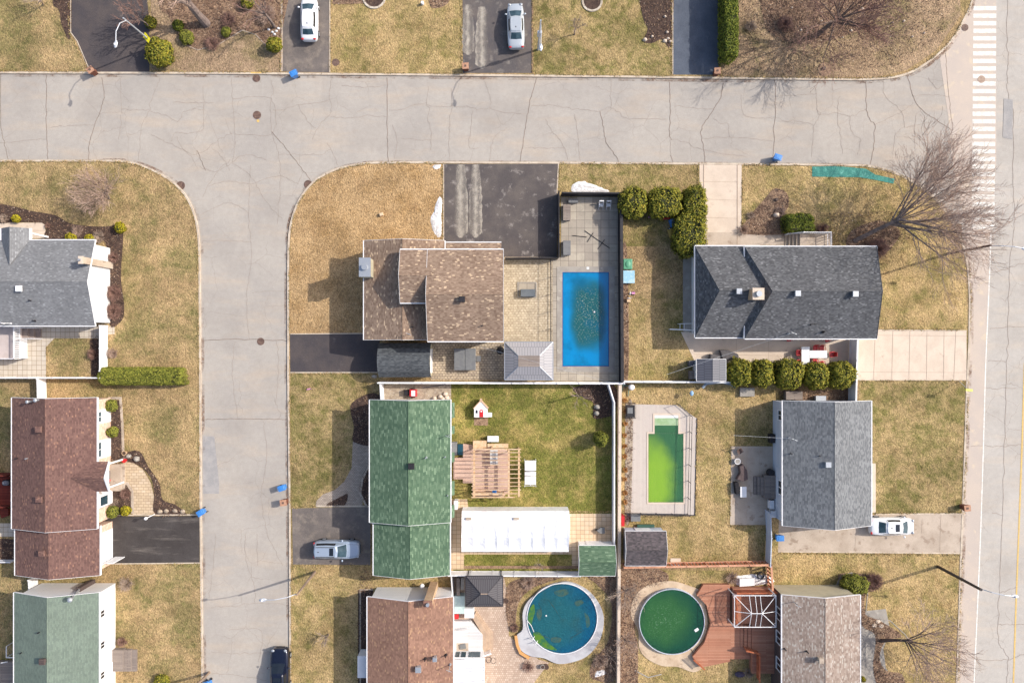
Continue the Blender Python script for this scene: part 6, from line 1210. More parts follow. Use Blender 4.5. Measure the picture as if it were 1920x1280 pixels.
for i, (x, y, r_, m, lab, h_) in enumerate(((225, 427, 10, 'topi', 'bright yellow ball shrub at the tip of the mulch bed', .9), (31, 410, 7, 'topi', 'small yellow ball shrub above the grey house walkway', .7), (133, 447, 10, 'topi', 'yellow ball shrub peeking past the grey gutter, left one', .8), (169, 448, 9, 'topi', 'yellow ball shrub peeking past the grey gutter, right one', .8),
                                  (208, 760, 11, 'hedge_l', 'green shrub against the brick wall beside the upper white panel', 1.1), (211, 809, 10, 'hedge_l', 'green shrub against the brick wall between the white panels', 1.1), (211, 959, 11, 'hedge_l', 'green shrub at the corner of the black driveway', 1.1), (236, 957, 9, 'topi', 'olive yellow ball shrub above the black driveway', .9),
                                  (350, 70, 13, 'hedge_l', 'green leafy shrub in the leafy bed by the big trunk', .8), (334, 48, 10, 'cedar2', 'dark green shrub left of the big grey trunk', .8), (424, 60, 9, 'hedge_l', 'light green shrub at the edge of the leafy bed', .6), (282, 42, 11, 'cedar', 'yellow shrub in the bed above the lamp pole', 1.0), (464, 4, 12, 'cedar', 'yellow shrub at the top edge left of the hatchback', 1.0),
                                  (1617, 1272, 5, 'topi', 'tiny green ball shrub right of the taupe roof', .6), (303, 1278, 14, 'cedar', 'yellow green shrub on the bottom edge left of the pole', 1.0))):
    shrub('ball_shrub', lab, 'shrub', x, y, r_, r_, h_, m, int(60*r_), .1, 1.0, seed=30+i)
def twigball(name, lab, px, py, r, h, m, n=160, group=None, up=.6, seed=0, z0=.1, th=.012):
    c = W(px, py, .1); rr = random.Random(seed+int(px*3+py)); t = thing(name, lab, 'shrub', (c.x, c.y, z0), group); R_ = r/S; mb = MB()
    for _ in range(n):
        a = rr.uniform(0, 6.28); k = rr.uniform(.2, 1)**.6; q = Vector((c.x+cos(a)*R_*k, c.y+sin(a)*R_*k, z0+h*rr.uniform(.5, 1)*(1-.5*k*k))); b0 = Vector((c.x+cos(a)*R_*k*.25, c.y+sin(a)*R_*k*.25, z0)); md = (b0+q)/2+Vector((rr.uniform(-.1, .1), rr.uniform(-.1, .1), .1))*R_
        mb.tube(b0, md, th*1.4, th, 3, False); mb.tube(md, q, th, th*.6, 3, False)
        for _ in range(2): mb.tube(md+(q-md)*rr.random(), q+Vector((rr.uniform(-.3, .3), rr.uniform(-.3, .3), rr.uniform(-.1, .2)))*R_, th*.8, th*.5, 3, False)
    mb.build('twigs', M[m], t, uv=False); return t
for i, (x, y, r_, h_, m, n_, lab) in enumerate(((217, 550, 15, .9, 'twigr', 500, 'rounded brown bare shrub beside the white gable wall, upper one'), (217, 584, 15, .9, 'twigr', 500, 'rounded brown bare shrub beside the white gable wall, lower one'), (216, 484, 10, .8, 'twigr', 220, 'thin brown bare shrub below the pink chimney'), (178, 664, 10, .9, 'twigr', 240, 'brown round shrub inside the white fence'),
                                     (214, 662, 10, .7, 'twig', 160, 'grey bare shrub just outside the white strip fence'), (148, 434, 11, .6, 'twig', 160, 'grey bare shrub in the mulch bed above the grey roof'), (10, 410, 9, .5, 'twigp', 140, 'pale bare shrub above the left walkway'), (92, 424, 6, .5, 'twigr', 90, 'small red twig shrub beside the walkway end'), (188, 445, 12, .6, 'twigp', 150, 'pale twig shrub at the grey roof corner'),
                                     (238, 925, 10, .7, 'twigr', 260, 'dark red dome shrub inside the curved brick path'), (214, 940, 10, .6, 'twigp', 150, 'pale twig shrub beside the bay window'), (1634, 1086, 17, 1.2, 'twigr', 420, 'brown bare shrub beside the oval olive cedar'), (1540, 430, 12, .8, 'twigr', 200, 'brown bare shrub right of the low boxy hedge'), (1640, 468, 22, 1.2, 'twigr', 420, 'spreading bare shrub at the charcoal roof corner'),
                                     (1406, 404, 8, .5, 'twigp', 100, 'small bare shrub beside the concrete driveway bed'), (1392, 432, 10, .8, 'twig', 120, 'thin bare shrub casting spiky shadow on the concrete'), (1462, 400, 12, .4, 'twig', 160, 'low grey twigs beside the round stump'), (1407, 52, 12, .5, 'twigp', 160, 'grey ring of dry stems under the top right tree'), (1470, 48, 16, .8, 'twigr', 260, 'dark bare shrub left of the top right trunk'),
                                     (965, 1175, 9, .5, 'twigr', 130, 'bare shrub at the left rim of the round teal pool'), (990, 1090, 14, .6, 'twig', 150, 'dry shrub above the round teal pool'), (1372, 1082, 12, .7, 'twig', 150, 'bare shrub between the cedar fence and the red deck'), (400, 84, 14, .7, 'twigr', 220, 'dark brown shrub at the bottom of the leafy bed'), (430, 40, 16, .7, 'twigr', 200, 'brown tangled shrub right of the big trunk'), (500, 30, 20, .9, 'twig', 240, 'grey tangled shrub beside the driveway strip'),
                                     (1402, 1258, 10, .8, 'twigp', 120, 'bare shrub below the red deck'), (232, 1200, 10, .8, 'twigr', 120, 'bare shrub above the wooden front step'), (240, 1092, 14, 1.0, 'twigp', 150, 'pale bare shrub right of the sage roofed house'), (990, 1248, 12, .5, 'twigr', 110, 'dry shrub below the grey round pool deck'), (1125, 1235, 14, .9, 'twig', 180, 'bare shrub right of the round teal pool'))):
    twigball('bare_shrub', lab, x, y, r_, h_, m, n_, seed=i)
gg = 'orange dry grass tufts along the cream wall'
for i in range(10): twigball('grass_tuft', 'orange dry grass tuft along the cream topped wall by the green pool', 1172+rnd.uniform(-1, 1), 752+i*21+rnd.uniform(-3, 3), 5, .4, 'grasstuft', 60, gg, seed=80+i, th=.02)

# ---- bare trees
def tree(lab, bx, by, fx, fy, fh, h, spread, nb, r0=.2, m='twig', tm='bark', seed=1, lean=None, name='bare_tree', up=.5, group=None, segl=None, th0=0, th1=2*pi, L0=None, twr=.013):
    rr = random.Random(seed); b = W(bx, by, 0); f = W(fx, fy, fh); t = thing(name, lab, 'tree', (b.x, b.y, .1), group); tk = MB(); cr = MB()
    b = Vector((b.x, b.y, .05)); P = [b, b+(f-b)*.5+Vector((rr.uniform(-.1, .1), rr.uniform(-.1, .1), 0)), f]; rads = [r0*1.3, r0*.95, r0*.85]
    for i in range(2): tk.tube(P[i], P[i+1], rads[i], rads[i+1], 10)
    def grow(p, d, L, r, lv):
        seg = 4 if lv < 2 else 3; pts = [p]; q = p; dd = d.copy()
        for i in range(seg):
            dd = (dd+Vector((rr.uniform(-1, 1), rr.uniform(-1, 1), rr.uniform(-.6, .8)+up*.25))*(.13+.04*lv)).normalized(); q = q+dd*(L/seg); pts.append(q)
        ns = 6 if lv == 0 else 4 if lv == 1 else 3; tgt = tk if lv == 0 else cr
        for i in range(seg): tgt.tube(pts[i], pts[i+1], max(twr, r*(1-.75*i/seg)), max(twr*.7, r*(1-.75*(i+1)/seg)), ns, False)
        if lv+1 < len(nb):
            for k in range(nb[lv+1]):
                s_ = .25+.75*(k+rr.random())/nb[lv+1]; i = min(seg-1, int(s_*seg)); pp = pts[i]+(pts[i+1]-pts[i])*(s_*seg-i); dl = (pts[i+1]-pts[i]).normalized()
                side = dl.cross(Vector((rr.uniform(-1, 1), rr.uniform(-1, 1), rr.uniform(-1, 1)))).normalized(); a = rr.uniform(.35, .85); nd = (dl*cos(a)+side*sin(a)); nd.z += up*.2; grow(pp, nd.normalized(), L*rr.uniform(.42, .72)*(1.1-.35*s_), r*.5*(1-.4*s_)+.004, lv+1)
    L_ = L0 or spread
    for k in range(nb[0]):
        a = th0+(th1-th0)*(k+rr.uniform(-.3, .3))/nb[0]; el = rr.uniform(.35, 1.1); d = Vector((cos(a)*cos(el), sin(a)*cos(el), sin(el)))
        if lean: d = (d+Vector(lean)).normalized()
        grow(f+(b-f)*rr.uniform(0, .25), d, L_*rr.uniform(.8, 1.15), r0*.55*rr.uniform(.7, 1), 0)
    tk.build('trunk', M[tm], t, uv=False); cr.build('crown', M[m], t, uv=False); return t
tree('huge bare spreading tree overhanging the crosswalk beside the charcoal roof', 1602, 452, 1688, 410, 4.2, 12, 6.6, [20, 8, 6, 4], .2, 'twig', 'bark', 5, (.38, .1, -.2), up=.1, twr=.012, th0=-1.5, th1=2.5)
tree('big bare tree above the curved top right kerb', 1530, 68, 1576, 34, 3.6, 9, 4.9, [14, 7, 6, 4], .22, 'twigr', 'barkd', 8, (.3, .12, -.2), up=.1, twr=.014)
tree('dark crooked bare tree on the bottom right lawn', 1650, 1200, 1706, 1200, 2.8, 7, 3.9, [10, 6, 6, 4], .15, 'twig', 'barkd', 13, (.55, -.2, -.15), up=.1)
tree('thick grey trunked tree at the top edge of the leafy bed', 388, 46, 352, 4, 3.5, 9, 4.0, [7, 5, 5], .38, 'twig', 'bark', 21, (-.3, .5, .2))
tree('slim leaning tree between leafy bed and hatchback driveway', 516, 52, 494, 22, 3.0, 7, 2.6, [7, 5, 5], .13, 'twigr', 'bark', 22, (-.2, .3, .2))
tree('reddish thin bare tree over the black top left driveway', 284, 56, 262, 36, 2.4, 6, 2.2, [8, 6, 5], .07, 'twigr', 'bark', 23, (-.25, .2, .3))
tree('feathery bare multi stem tree on the top left corner lawn', 206, 374, 200, 364, .8, 4, 2.6, [34, 7, 5], .06, 'twig', 'bark', 24, (-.12, .08, .05), up=.25, twr=.012)
tree('small bare tree with long thin shadow on the top lawn', 1077, 66, 1079, 52, 1.7, 3.6, 1.1, [9, 6, 4], .06, 'twigp', 'bark', 25, (0, .2, .2), twr=.008)
tree('low pruned bare tree on the lawn below the suv', 616, 1188, 611, 1194, 1.2, 2.6, .9, [8, 5, 3], .07, 'twigp', 'bark', 26, (-.4, -.3, .1), twr=.008)
tree('pale bushy bare tree in the top left corner', 82, 10, 76, 2, 1.2, 3.5, 1.5, [10, 5, 4], .06, 'twigp', 'twigp', 27, (0, .3, .2))
tree('bare young tree in the corner rock bed behind the white fence', 1080, 740, 1085, 742, 2.6, 4.5, 1.3, [6, 4, 3], .07, 'twig', 'bark', 28, (0, 0, .3))
tree('twiggy bare tree between cream wall and beige pool surround', 1166, 1100, 1172, 1108, 1.2, 4, 1.9, [12, 6, 4], .07, 'twigp', 'bark', 29, (.2, -.15, .1), twr=.01)
tree('twiggy bare tree left of the dark green pool near the bottom', 1166, 1190, 1172, 1200, 1.2, 4, 1.7, [10, 6, 4], .07, 'twig', 'bark', 30, (.15, -.1, .1), twr=.01)
tree('small bare tree casting shadow beside the white tent', 1012, 1056, 1012, 1060, 1.2, 2.8, .8, [7, 4, 3], .05, 'twigp', 'bark', 31, (0, 0, .3), twr=.008)
tree('bare sapling at the right edge of the round teal pool', 1140, 1225, 1146, 1233, 1.0, 3.2, 1.3, [8, 5, 3], .05, 'twigp', 'bark', 32, twr=.009)

# ---- loose leaves and broken twigs lying in the beds (nobody could count them)
def inside(x, y, P):
    r_ = False; j = len(P)-1
    for i in range(len(P)):
        if (P[i][1] > y) != (P[j][1] > y) and x < (P[j][0]-P[i][0])*(y-P[i][1])/(P[j][1]-P[i][1])+P[i][0]: r_ = not r_
        j = i
    return r_
DM = [mat('litter_tan', C(176, 144, 116), C(150, 120, 98), 3), mat('litter_brown', C(120, 92, 78), C(96, 74, 66), 3), mat('litter_pale', C(204, 184, 162), C(186, 160, 138), 3)]
rr = random.Random(99); MBs = [MB(), MB(), MB()]
for P, dens in BEDS:
    x0, x1, y0, y1 = min(p[0] for p in P), max(p[0] for p in P), min(p[1] for p in P), max(p[1] for p in P); x0, x1, y0, y1 = max(x0, -20), min(x1, 1940), max(y0, -20), min(y1, 1300)
    if x1 < x0 or y1 < y0: continue
    for _ in range(int((x1-x0)*(y1-y0)*dens)):
        x, y = rr.uniform(x0, x1), rr.uniform(y0, y1)
        if not inside(x, y, P): continue
        k = rr.random(); q = W(x, y, 0); mb = MBs[0 if k < .35 else 1 if k < .93 else 2]
        if rr.random() < .6: leaves(mb, Vector((q.x, q.y, .14+rr.random()*.06)), Vector((0, 0, 1)), .13, rr, .7)
        else:
            a = rr.uniform(0, 6.28); l_ = rr.uniform(.1, .45); mb.tube((q.x, q.y, .14), (q.x+cos(a)*l_, q.y+sin(a)*l_, .15+rr.random()*.25), .012, .008, 3, False)
for mb, m_, nm in zip(MBs, DM, ('fallen_leaves', 'bed_litter', 'dry_stems')): o = mb.build(nm, m_, uv=False); o['kind'] = 'stuff'

# ---- grass blades spilling over kerbs and driveway edges (nobody could count them)
EDGES = [(TOPK, 0, -2.4, .8), (LEFTK, -2.2, 1, .8), (MIDK, 2.4, 1, .8), ([(532, 0), (530, 135)], -3, 0, 1), ([(620, 0), (619, 136)], 2, 0, 1), ([(866, 0), (867, 138)], -1, 0, 1), ([(998, 0), (998, 138)], 1, 0, 1.4), ([(1262, 0), (1262, 141)], -3, 0, 1), ([(1350, 0), (1349, 141)], 2, 0, 1.4),
         ([(832, 310), (832, 450)], -2, 0, 1), ([(1047, 310), (1044, 364)], 2, 0, 1), ([(545, 698), (708, 698)], 0, 2, 1), ([(550, 1058), (695, 1058)], 0, 1, 1), ([(550, 952), (592, 949)], 0, -1, 1), ([(190, 1057), (375, 1055)], 0, 1, 1), ([(1390, 312), (1389, 436)], 2, 0, 1.3), ([(1311, 312), (1311, 352)], -2, 0, 1),
         ([(1652, 619), (1811, 620)], 0, -2, 1), ([(1612, 712), (1810, 712)], 0, 2, 1), ([(1641, 963), (1802, 962)], 0, -2, 1), ([(1458, 1034), (1798, 1037)], 0, 2, 1), ([(1370, 836), (1369, 983)], -1, 0, 1), ([(1369, 984), (1446, 984)], 0, 1, 1), ([(1306, 784), (1303, 965)], 1, 0, 1), ([(88, 650), (88, 704)], 1, 0, 1), ([(232, 752), (236, 845)], 2, 0, 1),
         ([(870, 960), (1150, 962)], 0, -3, 1), ([(134, 0), (134, 62), (170, 134)], -3, 0, 1)]
GB = [(MB(), mat('blade_straw', C(204, 174, 126), C(184, 152, 106), 2)), (MB(), mat('blade_olive', C(150, 140, 84), C(128, 122, 68), 2))]
for P, dx, dy, w_ in EDGES:
    for a, b in zip(P, P[1:]):
        if max(a[0], b[0]) < -20 or min(a[0], b[0]) > 1940 or max(a[1], b[1]) < -20 or min(a[1], b[1]) > 1300: continue
        n_ = int(min(2200, hypot(a[0]-b[0], a[1]-b[1]))*3.2*w_)
        for _ in range(n_):
            t_ = rr.random(); x, y = a[0]+(b[0]-a[0])*t_, a[1]+(b[1]-a[1])*t_
            if not (-10 < x < 1930 and -10 < y < 1290) or mnoise.noise(Vector((x*.06, y*.06, 3)))+rr.uniform(-.3, .3) < -.05: continue
            if (P is TOPK and (166 < x < 284 or 528 < x < 620 or 866 < x < 999 or 1260 < x < 1350)) or (P is MIDK and ((832 < x < 1047 and y < 320) or (1311 < x < 1390 and y < 330) or (x < 560 and (626 < y < 698 or 950 < y < 1058)) or (x > 1780 and (618 < y < 714 or 962 < y < 1036)))) or (P is LEFTK and 965 < y < 1056): continue
            q = W(x+dx+rr.gauss(0, 1.1), y+dy+rr.gauss(0, 1.1), 0); leaves(GB[rr.random() < .3][0], Vector((q.x, q.y, .13+rr.random()*.05)), Vector((0, 0, 1)), .11, rr, .9)
for mb, m_ in GB: o = mb.build('grass', m_, uv=False); o['kind'] = 'stuff'

# ============================================================ MORE SMALL THINGS
# deck of the grey house, lower left
t = thing('raised_deck', 'pale pink raised deck with white railing below the grey house', 'deck', W(20, 645)); z = 1.1; a, b = W(-120, 672, z), W(38, 613, z); mb = MB(); mb.box(a.x, a.y, b.x, b.y, .12, z); mb.build('deck_floor', mat('pale_pink_deck_floor', C(216, 200, 194), C(206, 190, 184), 1, fine=.04), t)
mb = MB(); zt = 2.0; xe = b.x
for i in range(18): y = a.y+(b.y-a.y)*i/17; mb.box(xe-.02, y-.045, xe+.02, y+.045, z, zt)
mb.box(xe-.05, a.y, xe+.05, b.y, zt, zt+.06); mb.box(a.x, a.y-.03, xe+.05, a.y+.05, zt, zt+.06); mb.box(xe-.04, a.y, xe+.04, b.y, z+.05, z+.1)
for i in range(50): x = a.x+(xe-a.x)*i/49; mb.box(x-.03, a.y-.02, x+.03, a.y+.02, z, zt)
mb.build('railing', M['white'], t); mb = MB(); mb.box(xe+.003, a.y, xe+.04, b.y-1.3, .12, z); mb.build('skirt', M['white'], t)
mb = MB()
for i in range(3): mb.box(xe+.04+.5*i, b.y-1.15, xe+.04+.5*(i+1), b.y-.15, .12, z-.25*(i+1))
mb.build('deck_step', mat('taupe_step', C(164, 148, 140), C(150, 134, 128), 2), t)
mb = MB()
for yy in (b.y-1.2, b.y-.1): mb.tube((xe, yy, zt), (xe+1.6, yy, 1.15), .04, n=5); mb.cyl(xe+1.6, yy, .04, .12, 1.15, 6); [mb.cyl(xe+.3*i, yy, .02, .3, zt-.16*i, 4) for i in range(1, 5)]
mb.build('stair_railing', M['white'], t)
# red deck behind the red brown house
t = thing('back_deck', 'dark red stained deck behind the red brown house on the left edge', 'deck', W(6, 930)); z = .8; a, b = W(-60, 948, z), W(22, 888, z); mb = MB(); mb.box(a.x, a.y, b.x, b.y, .1, z); mb.build('deck_boards', M['wood_rd'], t)
for y_ in (b.y-.1, a.y): mb = MB(); mb.box(a.x, y_, b.x, y_+.1, z, 1.7); mb.build('railing', M['wood_rd'], t)
mb = MB(); mb.prism(PX([(3, 951), (22, 951), (22, 964), (9, 969)], 0), .1, .5); mb.build('deck_step', M['wood_rd'], t)
p = W(11, 905, 1.6); mb = MB(); mb.box(p.x-.35, p.y-.25, p.x+.35, p.y+.25, .8, 1.6); t = thing('barbecue', 'grey covered barbecue on the dark red deck at the left edge', 'barbecue', (p.x, p.y, .8)); mb.build('body', M['black'], t); mb = MB(); mb.ball((p.x, p.y, 1.62), .36, .26, .2, 12, 8); mb.build('lid', mat('grey_barbecue_lid', C(122, 122, 130)), t)
t = thing('back_deck', 'weathered wooden deck with white rail at the bottom left corner', 'deck', W(10, 1255)); a, b = W(-60, 1400, .5), W(26, 1240, .5); mb = MB(); mb.box(a.x, a.y, b.x, b.y, .1, .5); mb.build('deck_boards', M['wood_g'], t); mb = MB(); mb.path([W(12, 1211, 1.4), W(12, 1232, 1.4), W(26, 1232, 1.4)], .05, 5); mb.path([W(2, 1242, 1.4), W(14, 1240, 1.4)], .05, 5)
for x, y in ((12, 1211), (12, 1232), (26, 1232)): p = W(x, y, 1.4); mb.cyl(p.x, p.y, .04, .1, 1.4, 6)
mb.build('railing', M['white'], t)
# path lamps and flower pots near the brick path
t = thing('garden_lamp', 'short white garden lamp post at the end of the brick path', 'garden lamp', W(291, 965)); b = W(291, 963); a = W(308, 950+2, 1.6); a = Vector((b.x-.0, b.y+.0, 1.9)); mb = MB(); mb.cyl(b.x, b.y, .05, .1, 1.7, 8); mb.build('post', M['white'], t); mb = MB(); mb.ball((b.x, b.y, 1.85), .17, .17, .2, 12, 8); mb.build('lamp_head', M['white'], t)
def pot(lab, px, py, r, m, h=.35, fill='mulch', nm='plant_pot'):
    c = W(px, py); t = thing(nm, lab, 'plant pot', (c.x, c.y, .1)); mb = MB(); mb.cyl(c.x, c.y, r*.8, .12, .12+h, 14, r); mb.build('pot', M[m], t); mb = MB(); mb.ribbon([(c.x+r*cos(i*pi/8), c.y+r*sin(i*pi/8)) for i in range(16)], .04, .1+h-.05, .14+h, True); mb.build('rim', M[m], t); mb = MB(); mb.cyl(c.x, c.y, r*.85, .1+h, .125+h, 12); mb.build('soil', M[fill], t)
pot('terracotta pot at the start of the curved mulch bed', 237, 848, .22, 'brick_t'); pot('red flower pot on the path beside the porch', 237, 862, .2, 'red', fill='red'); pot('red flower pot on the porch under the gable', 208, 899, .17, 'red', .4, 'red')
pot('dark round planter at the lower rim of the rose paving', 1024, 1246, .25, 'iron'); pot('grey round planter beside the dark planter on the rose paving', 1017, 1246, .22, 'conc_g')
pot('dark planter at the right corner of the charcoal gazebo', 949, 1123, .25, 'iron'); pot('white bucket beside the covered chairs on the grey patio', 1380, 863, .3, 'white', .4, 'conc_g', 'bucket')
# stones
def stone(lab, px, py, r, m='conc_g', h=.3, sd=0, group=None):
    c = W(px, py); mb = MB(); mb.ball((c.x, c.y, .11+h*.3), r, r*.8, h, 9, 6, .35, sd+px); o = mb.build('garden_stone', M[m], smooth_=True); tag(o, lab, 'stone', group)
stone('flat pale stone in the curved mulch bed', 258, 859, .35); stone('rounded grey stone at the top of the curved mulch bed', 243, 854, .28); stone('pale rock in the corner bed by the white fence, upper one', 1119, 762, .35); stone('pale rock in the corner bed by the white fence, lower one', 1118, 774, .3); stone('pale block beside the round stump bed', 1454, 404, .32, 'conc')
gst = 'stones bordering the bed left of the blue grey driveway'
for i, (x, y) in enumerate(((1209, 76), (1222, 70), (1246, 78), (1252, 74), (1256, 79), (1246, 33), (1250, 62))): stone('whitish stone bordering the bed left of the blue grey driveway', x, y, rnd.uniform(.14, .26), 'conc', .18, i, gst)
gs2 = 'pale stones scattered around the top right tree'
for i in range(14): a = i*.9; stone('pale small stone scattered around the top right tree', 1480+i*19+rnd.uniform(-6, 6), 20+50*abs(sin(a))+rnd.uniform(-6, 6), rnd.uniform(.08, .16), 'conc', .12, i, gs2)
gs3 = 'pale stones of the front flower bed'
for i, (x, y) in enumerate(((301, 958), (313, 957), (329, 956), (344, 958))): stone('round pale dormant clump in the bed above the black driveway', x, y, .28, 'gravel', .14, i, gs3)
for i, (x, y, lab) in enumerate(((1645, 1164, 'pale stepping stone nearest the taupe roofed house path'), (1638, 1171, 'pale stepping stone left in the leafy bed cluster'), (1651, 1172, 'pale stepping stone right in the leafy bed cluster'))): stone(lab, x, y, .28, 'conc', .05, i)
gs4 = 'white stones by the hatchback driveway strip'
for i, (x, y) in enumerate(((505, 57), (512, 62), (519, 60), (523, 55), (516, 66))): stone('white stone beside the strip left of the hatchback', x, y, .16, 'white', .15, i, gs4)
gs5 = 'pale rocks stacked above the green roof corner'
for i, (x, y) in enumerate(((826, 743), (835, 738), (838, 745), (831, 747), (815, 746))): stone('pale rock stacked above the upper right corner of the green roof', x, y, .28, 'conc', .25, i, gs5)
# oval tree beds / stump
for lab, x, y, r_ in (('brown round leaf ring near the top right kerb', 1545, 131, .75), ('round stump and soil ring on the lawn above the low boxy hedge', 1456, 376, 1.1)):
    c = W(x, y); t = MB(); t.cyl(c.x, c.y, r_, .12, .16, 20, r_*.9); o = t.build('leaf_ring', M['litter']); tag(o, lab, 'leaf ring'); t = MB(); t.cyl(c.x-.1, c.y+.05, .2, .16, .38, 12, .15); p = t.build('stump', M['barkd']); p.parent = o
for lab, x, y, r_, cc in (('curved dark planting ring at the top edge of the top lawn', 702, -4, 1.15, 'mulch'), ('stone ringed dark bed at the top edge left of the rock bed', 1110, 4, 1.0, 'mulch')):
    c = W(x, y); t = thing('planting_ring', lab, 'planting ring', (c.x, c.y, .1)); mb = MB(); mb.ribbon([(c.x+r_*cos(i*pi/12), c.y+r_*sin(i*pi/12)) for i in range(24)], .2, .1, .2, True); mb.build('stone_border', M['pav_grey'], t); mb = MB(); mb.cyl(c.x, c.y, r_-.1, .1, .15, 24); mb.build('soil', M[cc], t)
# toys along the black fence
c = W(1178, 519); q = rect(1168, 507, 1190, 531, .55); t = thing('play_table', 'pale blue plastic play table against the black pool fence', 'toy table', (c.x, c.y, .1)); mb = MB(); mb.box(q[0], q[1], q[2], q[3], .45, .55); mb.build('tabletop', mat('pale_blue_plastic', C(170, 214, 236), C(196, 228, 242), .7, thr=(.49, .51)), t, bevel=.04)
for x in (q[0]+.12, q[2]-.12):
    for y in (q[1]+.12, q[3]-.12): mb = MB(); mb.cyl(x, y, .05, .1, .45, 8); mb.build('leg', M['white'], t)
q = rect(1169, 485, 1186, 505, .4); t = thing('toy_sandbox', 'green plastic shell sandbox above the pale blue play table', 'toy', ((q[0]+q[2])/2, (q[1]+q[3])/2, .1)); mb = MB(); mb.box(q[0], q[1], q[2], q[3], .1, .35); gm = simple('green_plastic', C(96, 168, 132)); mb.build('tub', gm, t, bevel=.08); mb = MB(); mb.ball(((q[0]+q[2])/2, (q[1]+q[3])/2, .34), .3, .4, .1, 12, 6); mb.build('lid', gm, t)
c = W(1185, 550); t = thing('toy_tricycle', 'small pink and white ride on toy below the play table', 'toy', (c.x, c.y, .1)); pm = simple('pink_plastic', C(226, 150, 196)); mb = MB(); mb.box(c.x-.1, c.y-.1, c.x+.25, c.y+.12, .3, .38); mb.build('seat', pm, t); mb = MB(); mb.tube((c.x-.3, c.y, .3), (c.x+.1, c.y, .3), .05); mb.tube((c.x-.3, c.y-.2, .55), (c.x-.3, c.y+.2, .55), .03); mb.tube((c.x-.3, c.y, .2), (c.x-.3, c.y, .55), .03); mb.build('frame', M['white'], t)
for dx, dy in ((-.3, 0), (.15, .15), (.15, -.15)): mb = MB(); mb.tube((c.x+dx, c.y+dy-.03, .2), (c.x+dx, c.y+dy+.03, .2), .1, n=12); mb.build('wheel', M['black'], t)
c = W(1178, 563); t = thing('doll_chair', 'pale wooden doll chair beside the ride on toy', 'toy', (c.x, c.y, .1)); mb = MB(); mb.box(c.x-.2, c.y-.2, c.x+.2, c.y+.2, .35, .4); mb.build('seat', M['lumber'], t); mb = MB(); mb.box(c.x-.2, c.y+.18, c.x+.2, c.y+.22, .4, .8); mb.build('backrest', M['white'], t)
for sx in (-.17, .17):
    for sy in (-.17, .17): mb = MB(); mb.cyl(c.x+sx, c.y+sy, .02, .1, .35, 6); mb.build('leg', M['lumber'], t)
c = W(1262, 430); t = thing('toy_tractor', 'toy tractor and trailer with red yellow and blue parts beside the tall hedge', 'toy', (c.x, c.y, .1))
for nm, a, b, z0_, z1_, mm, an in (('bonnet', (1240, 412), (1262, 406), .2, .5, 'red', .1), ('cab', (1254, 426), (1266, 412), .2, .75, 'blue_bin', .3), ('trailer', (1252, 447), (1264, 430), .25, .45, 'yellowp', .3), ('seat', (1262, 428), (1270, 410), .2, .55, 'black', .3)):
    if mm == 'yellowp': M[mm] = simple('mustard_plastic', C(222, 182, 92))
    q0, q1 = W(*a), W(*b); mb = MB(); mb.box(q0.x, q0.y, q1.x, q1.y, z0_, z1_, an); mb.build(nm, M[mm], t, bevel=.03)
for x, y, r_ in ((1268, 407, .22), (1266, 426, .18), (1254, 430, .14), (1264, 446, .12), (1244, 412, .1)): p = W(x, y); mb = MB(); mb.cyl(p.x, p.y, r_, .2, .32, 14); wh = mb.build('wheel', M['tyre'], t); mb = MB(); mb.cyl(p.x, p.y, r_*.5, .32, .34, 12); mb.build('rim', M['white'], wh)
c = W(1220, 406); t = thing('toy_cart', 'small pink toy cart under the wide boxy cedar', 'toy', (c.x, c.y, .1)); mb = MB(); mb.ribbon([(c.x-.3, c.y-.15), (c.x+.3, c.y-.15), (c.x+.3, c.y+.15), (c.x-.3, c.y+.15)], .05, .2, .45, True); mb.sheet([(c.x-.3, c.y-.15), (c.x+.3, c.y-.15), (c.x+.3, c.y+.15), (c.x-.3, c.y+.15)], .22); mb.build('tray', pm, t); mb = MB(); mb.tube((c.x+.3, c.y, .3), (c.x+.65, c.y+.1, .5), .02); mb.build('handle', M['white'], t)
# pool terrace chairs and fallen sticks
for i, (x, lab) in enumerate(((1126, 'white metal folding chair in the shade of the pool terrace, left one'), (1140, 'white metal folding chair in the shade of the pool terrace, right one'))):
    c = W(x, 385); t = thing('folding_chair', lab, 'chair', (c.x, c.y, .12), 'white metal folding chairs on the pool terrace'); mb = MB()
    for s_ in (-.22, .22): mb.tube((c.x+s_, c.y-.5, .14), (c.x+s_, c.y+.3, .9), .022); mb.tube((c.x+s_, c.y+.3, .14), (c.x+s_, c.y-.3, .5), .022)
    mb.build('frame', M['white'], t); mb = MB(); mb.box(c.x-.23, c.y+.22, c.x+.23, c.y+.34, .7, .92); mb.build('backrest', M['white'], t); mb = MB(); mb.box(c.x-.2, c.y-.25, c.x+.2, c.y+.12, .48, .51); mb.build('seat', M['steel'], t)
t = thing('umbrella_frame', 'collapsed dark umbrella stand lying on the pool slabs', 'umbrella stand', W(1118, 450)); mb = MB()
for a, b in (((1073, 442), (1100, 445)), ((1096, 433), (1143, 466)), ((1101, 454), (1112, 437)), ((1121, 467), (1133, 450))): mb.tube(Vector((*W(*a).xy, .17)), Vector((*W(*b).xy, .17)), .035)
mb.build('pole', M['black'], t)
# kettle barbecue by the pale gazebo
c = W(938, 657, .9); t = thing('barbecue', 'round black covered barbecue left of the pale gazebo', 'barbecue', (c.x, c.y, .12)); mb = MB(); mb.ball((c.x, c.y, .8), .42, .42, .3, 16, 8); mb.build('lid', M['black'], t)
for k_ in range(3): mb = MB(); a = k_*2.1; mb.tube((c.x+.4*cos(a), c.y+.4*sin(a), .12), (c.x+.2*cos(a), c.y+.2*sin(a), .7), .03); mb.build('leg', M['dmetal'], t)
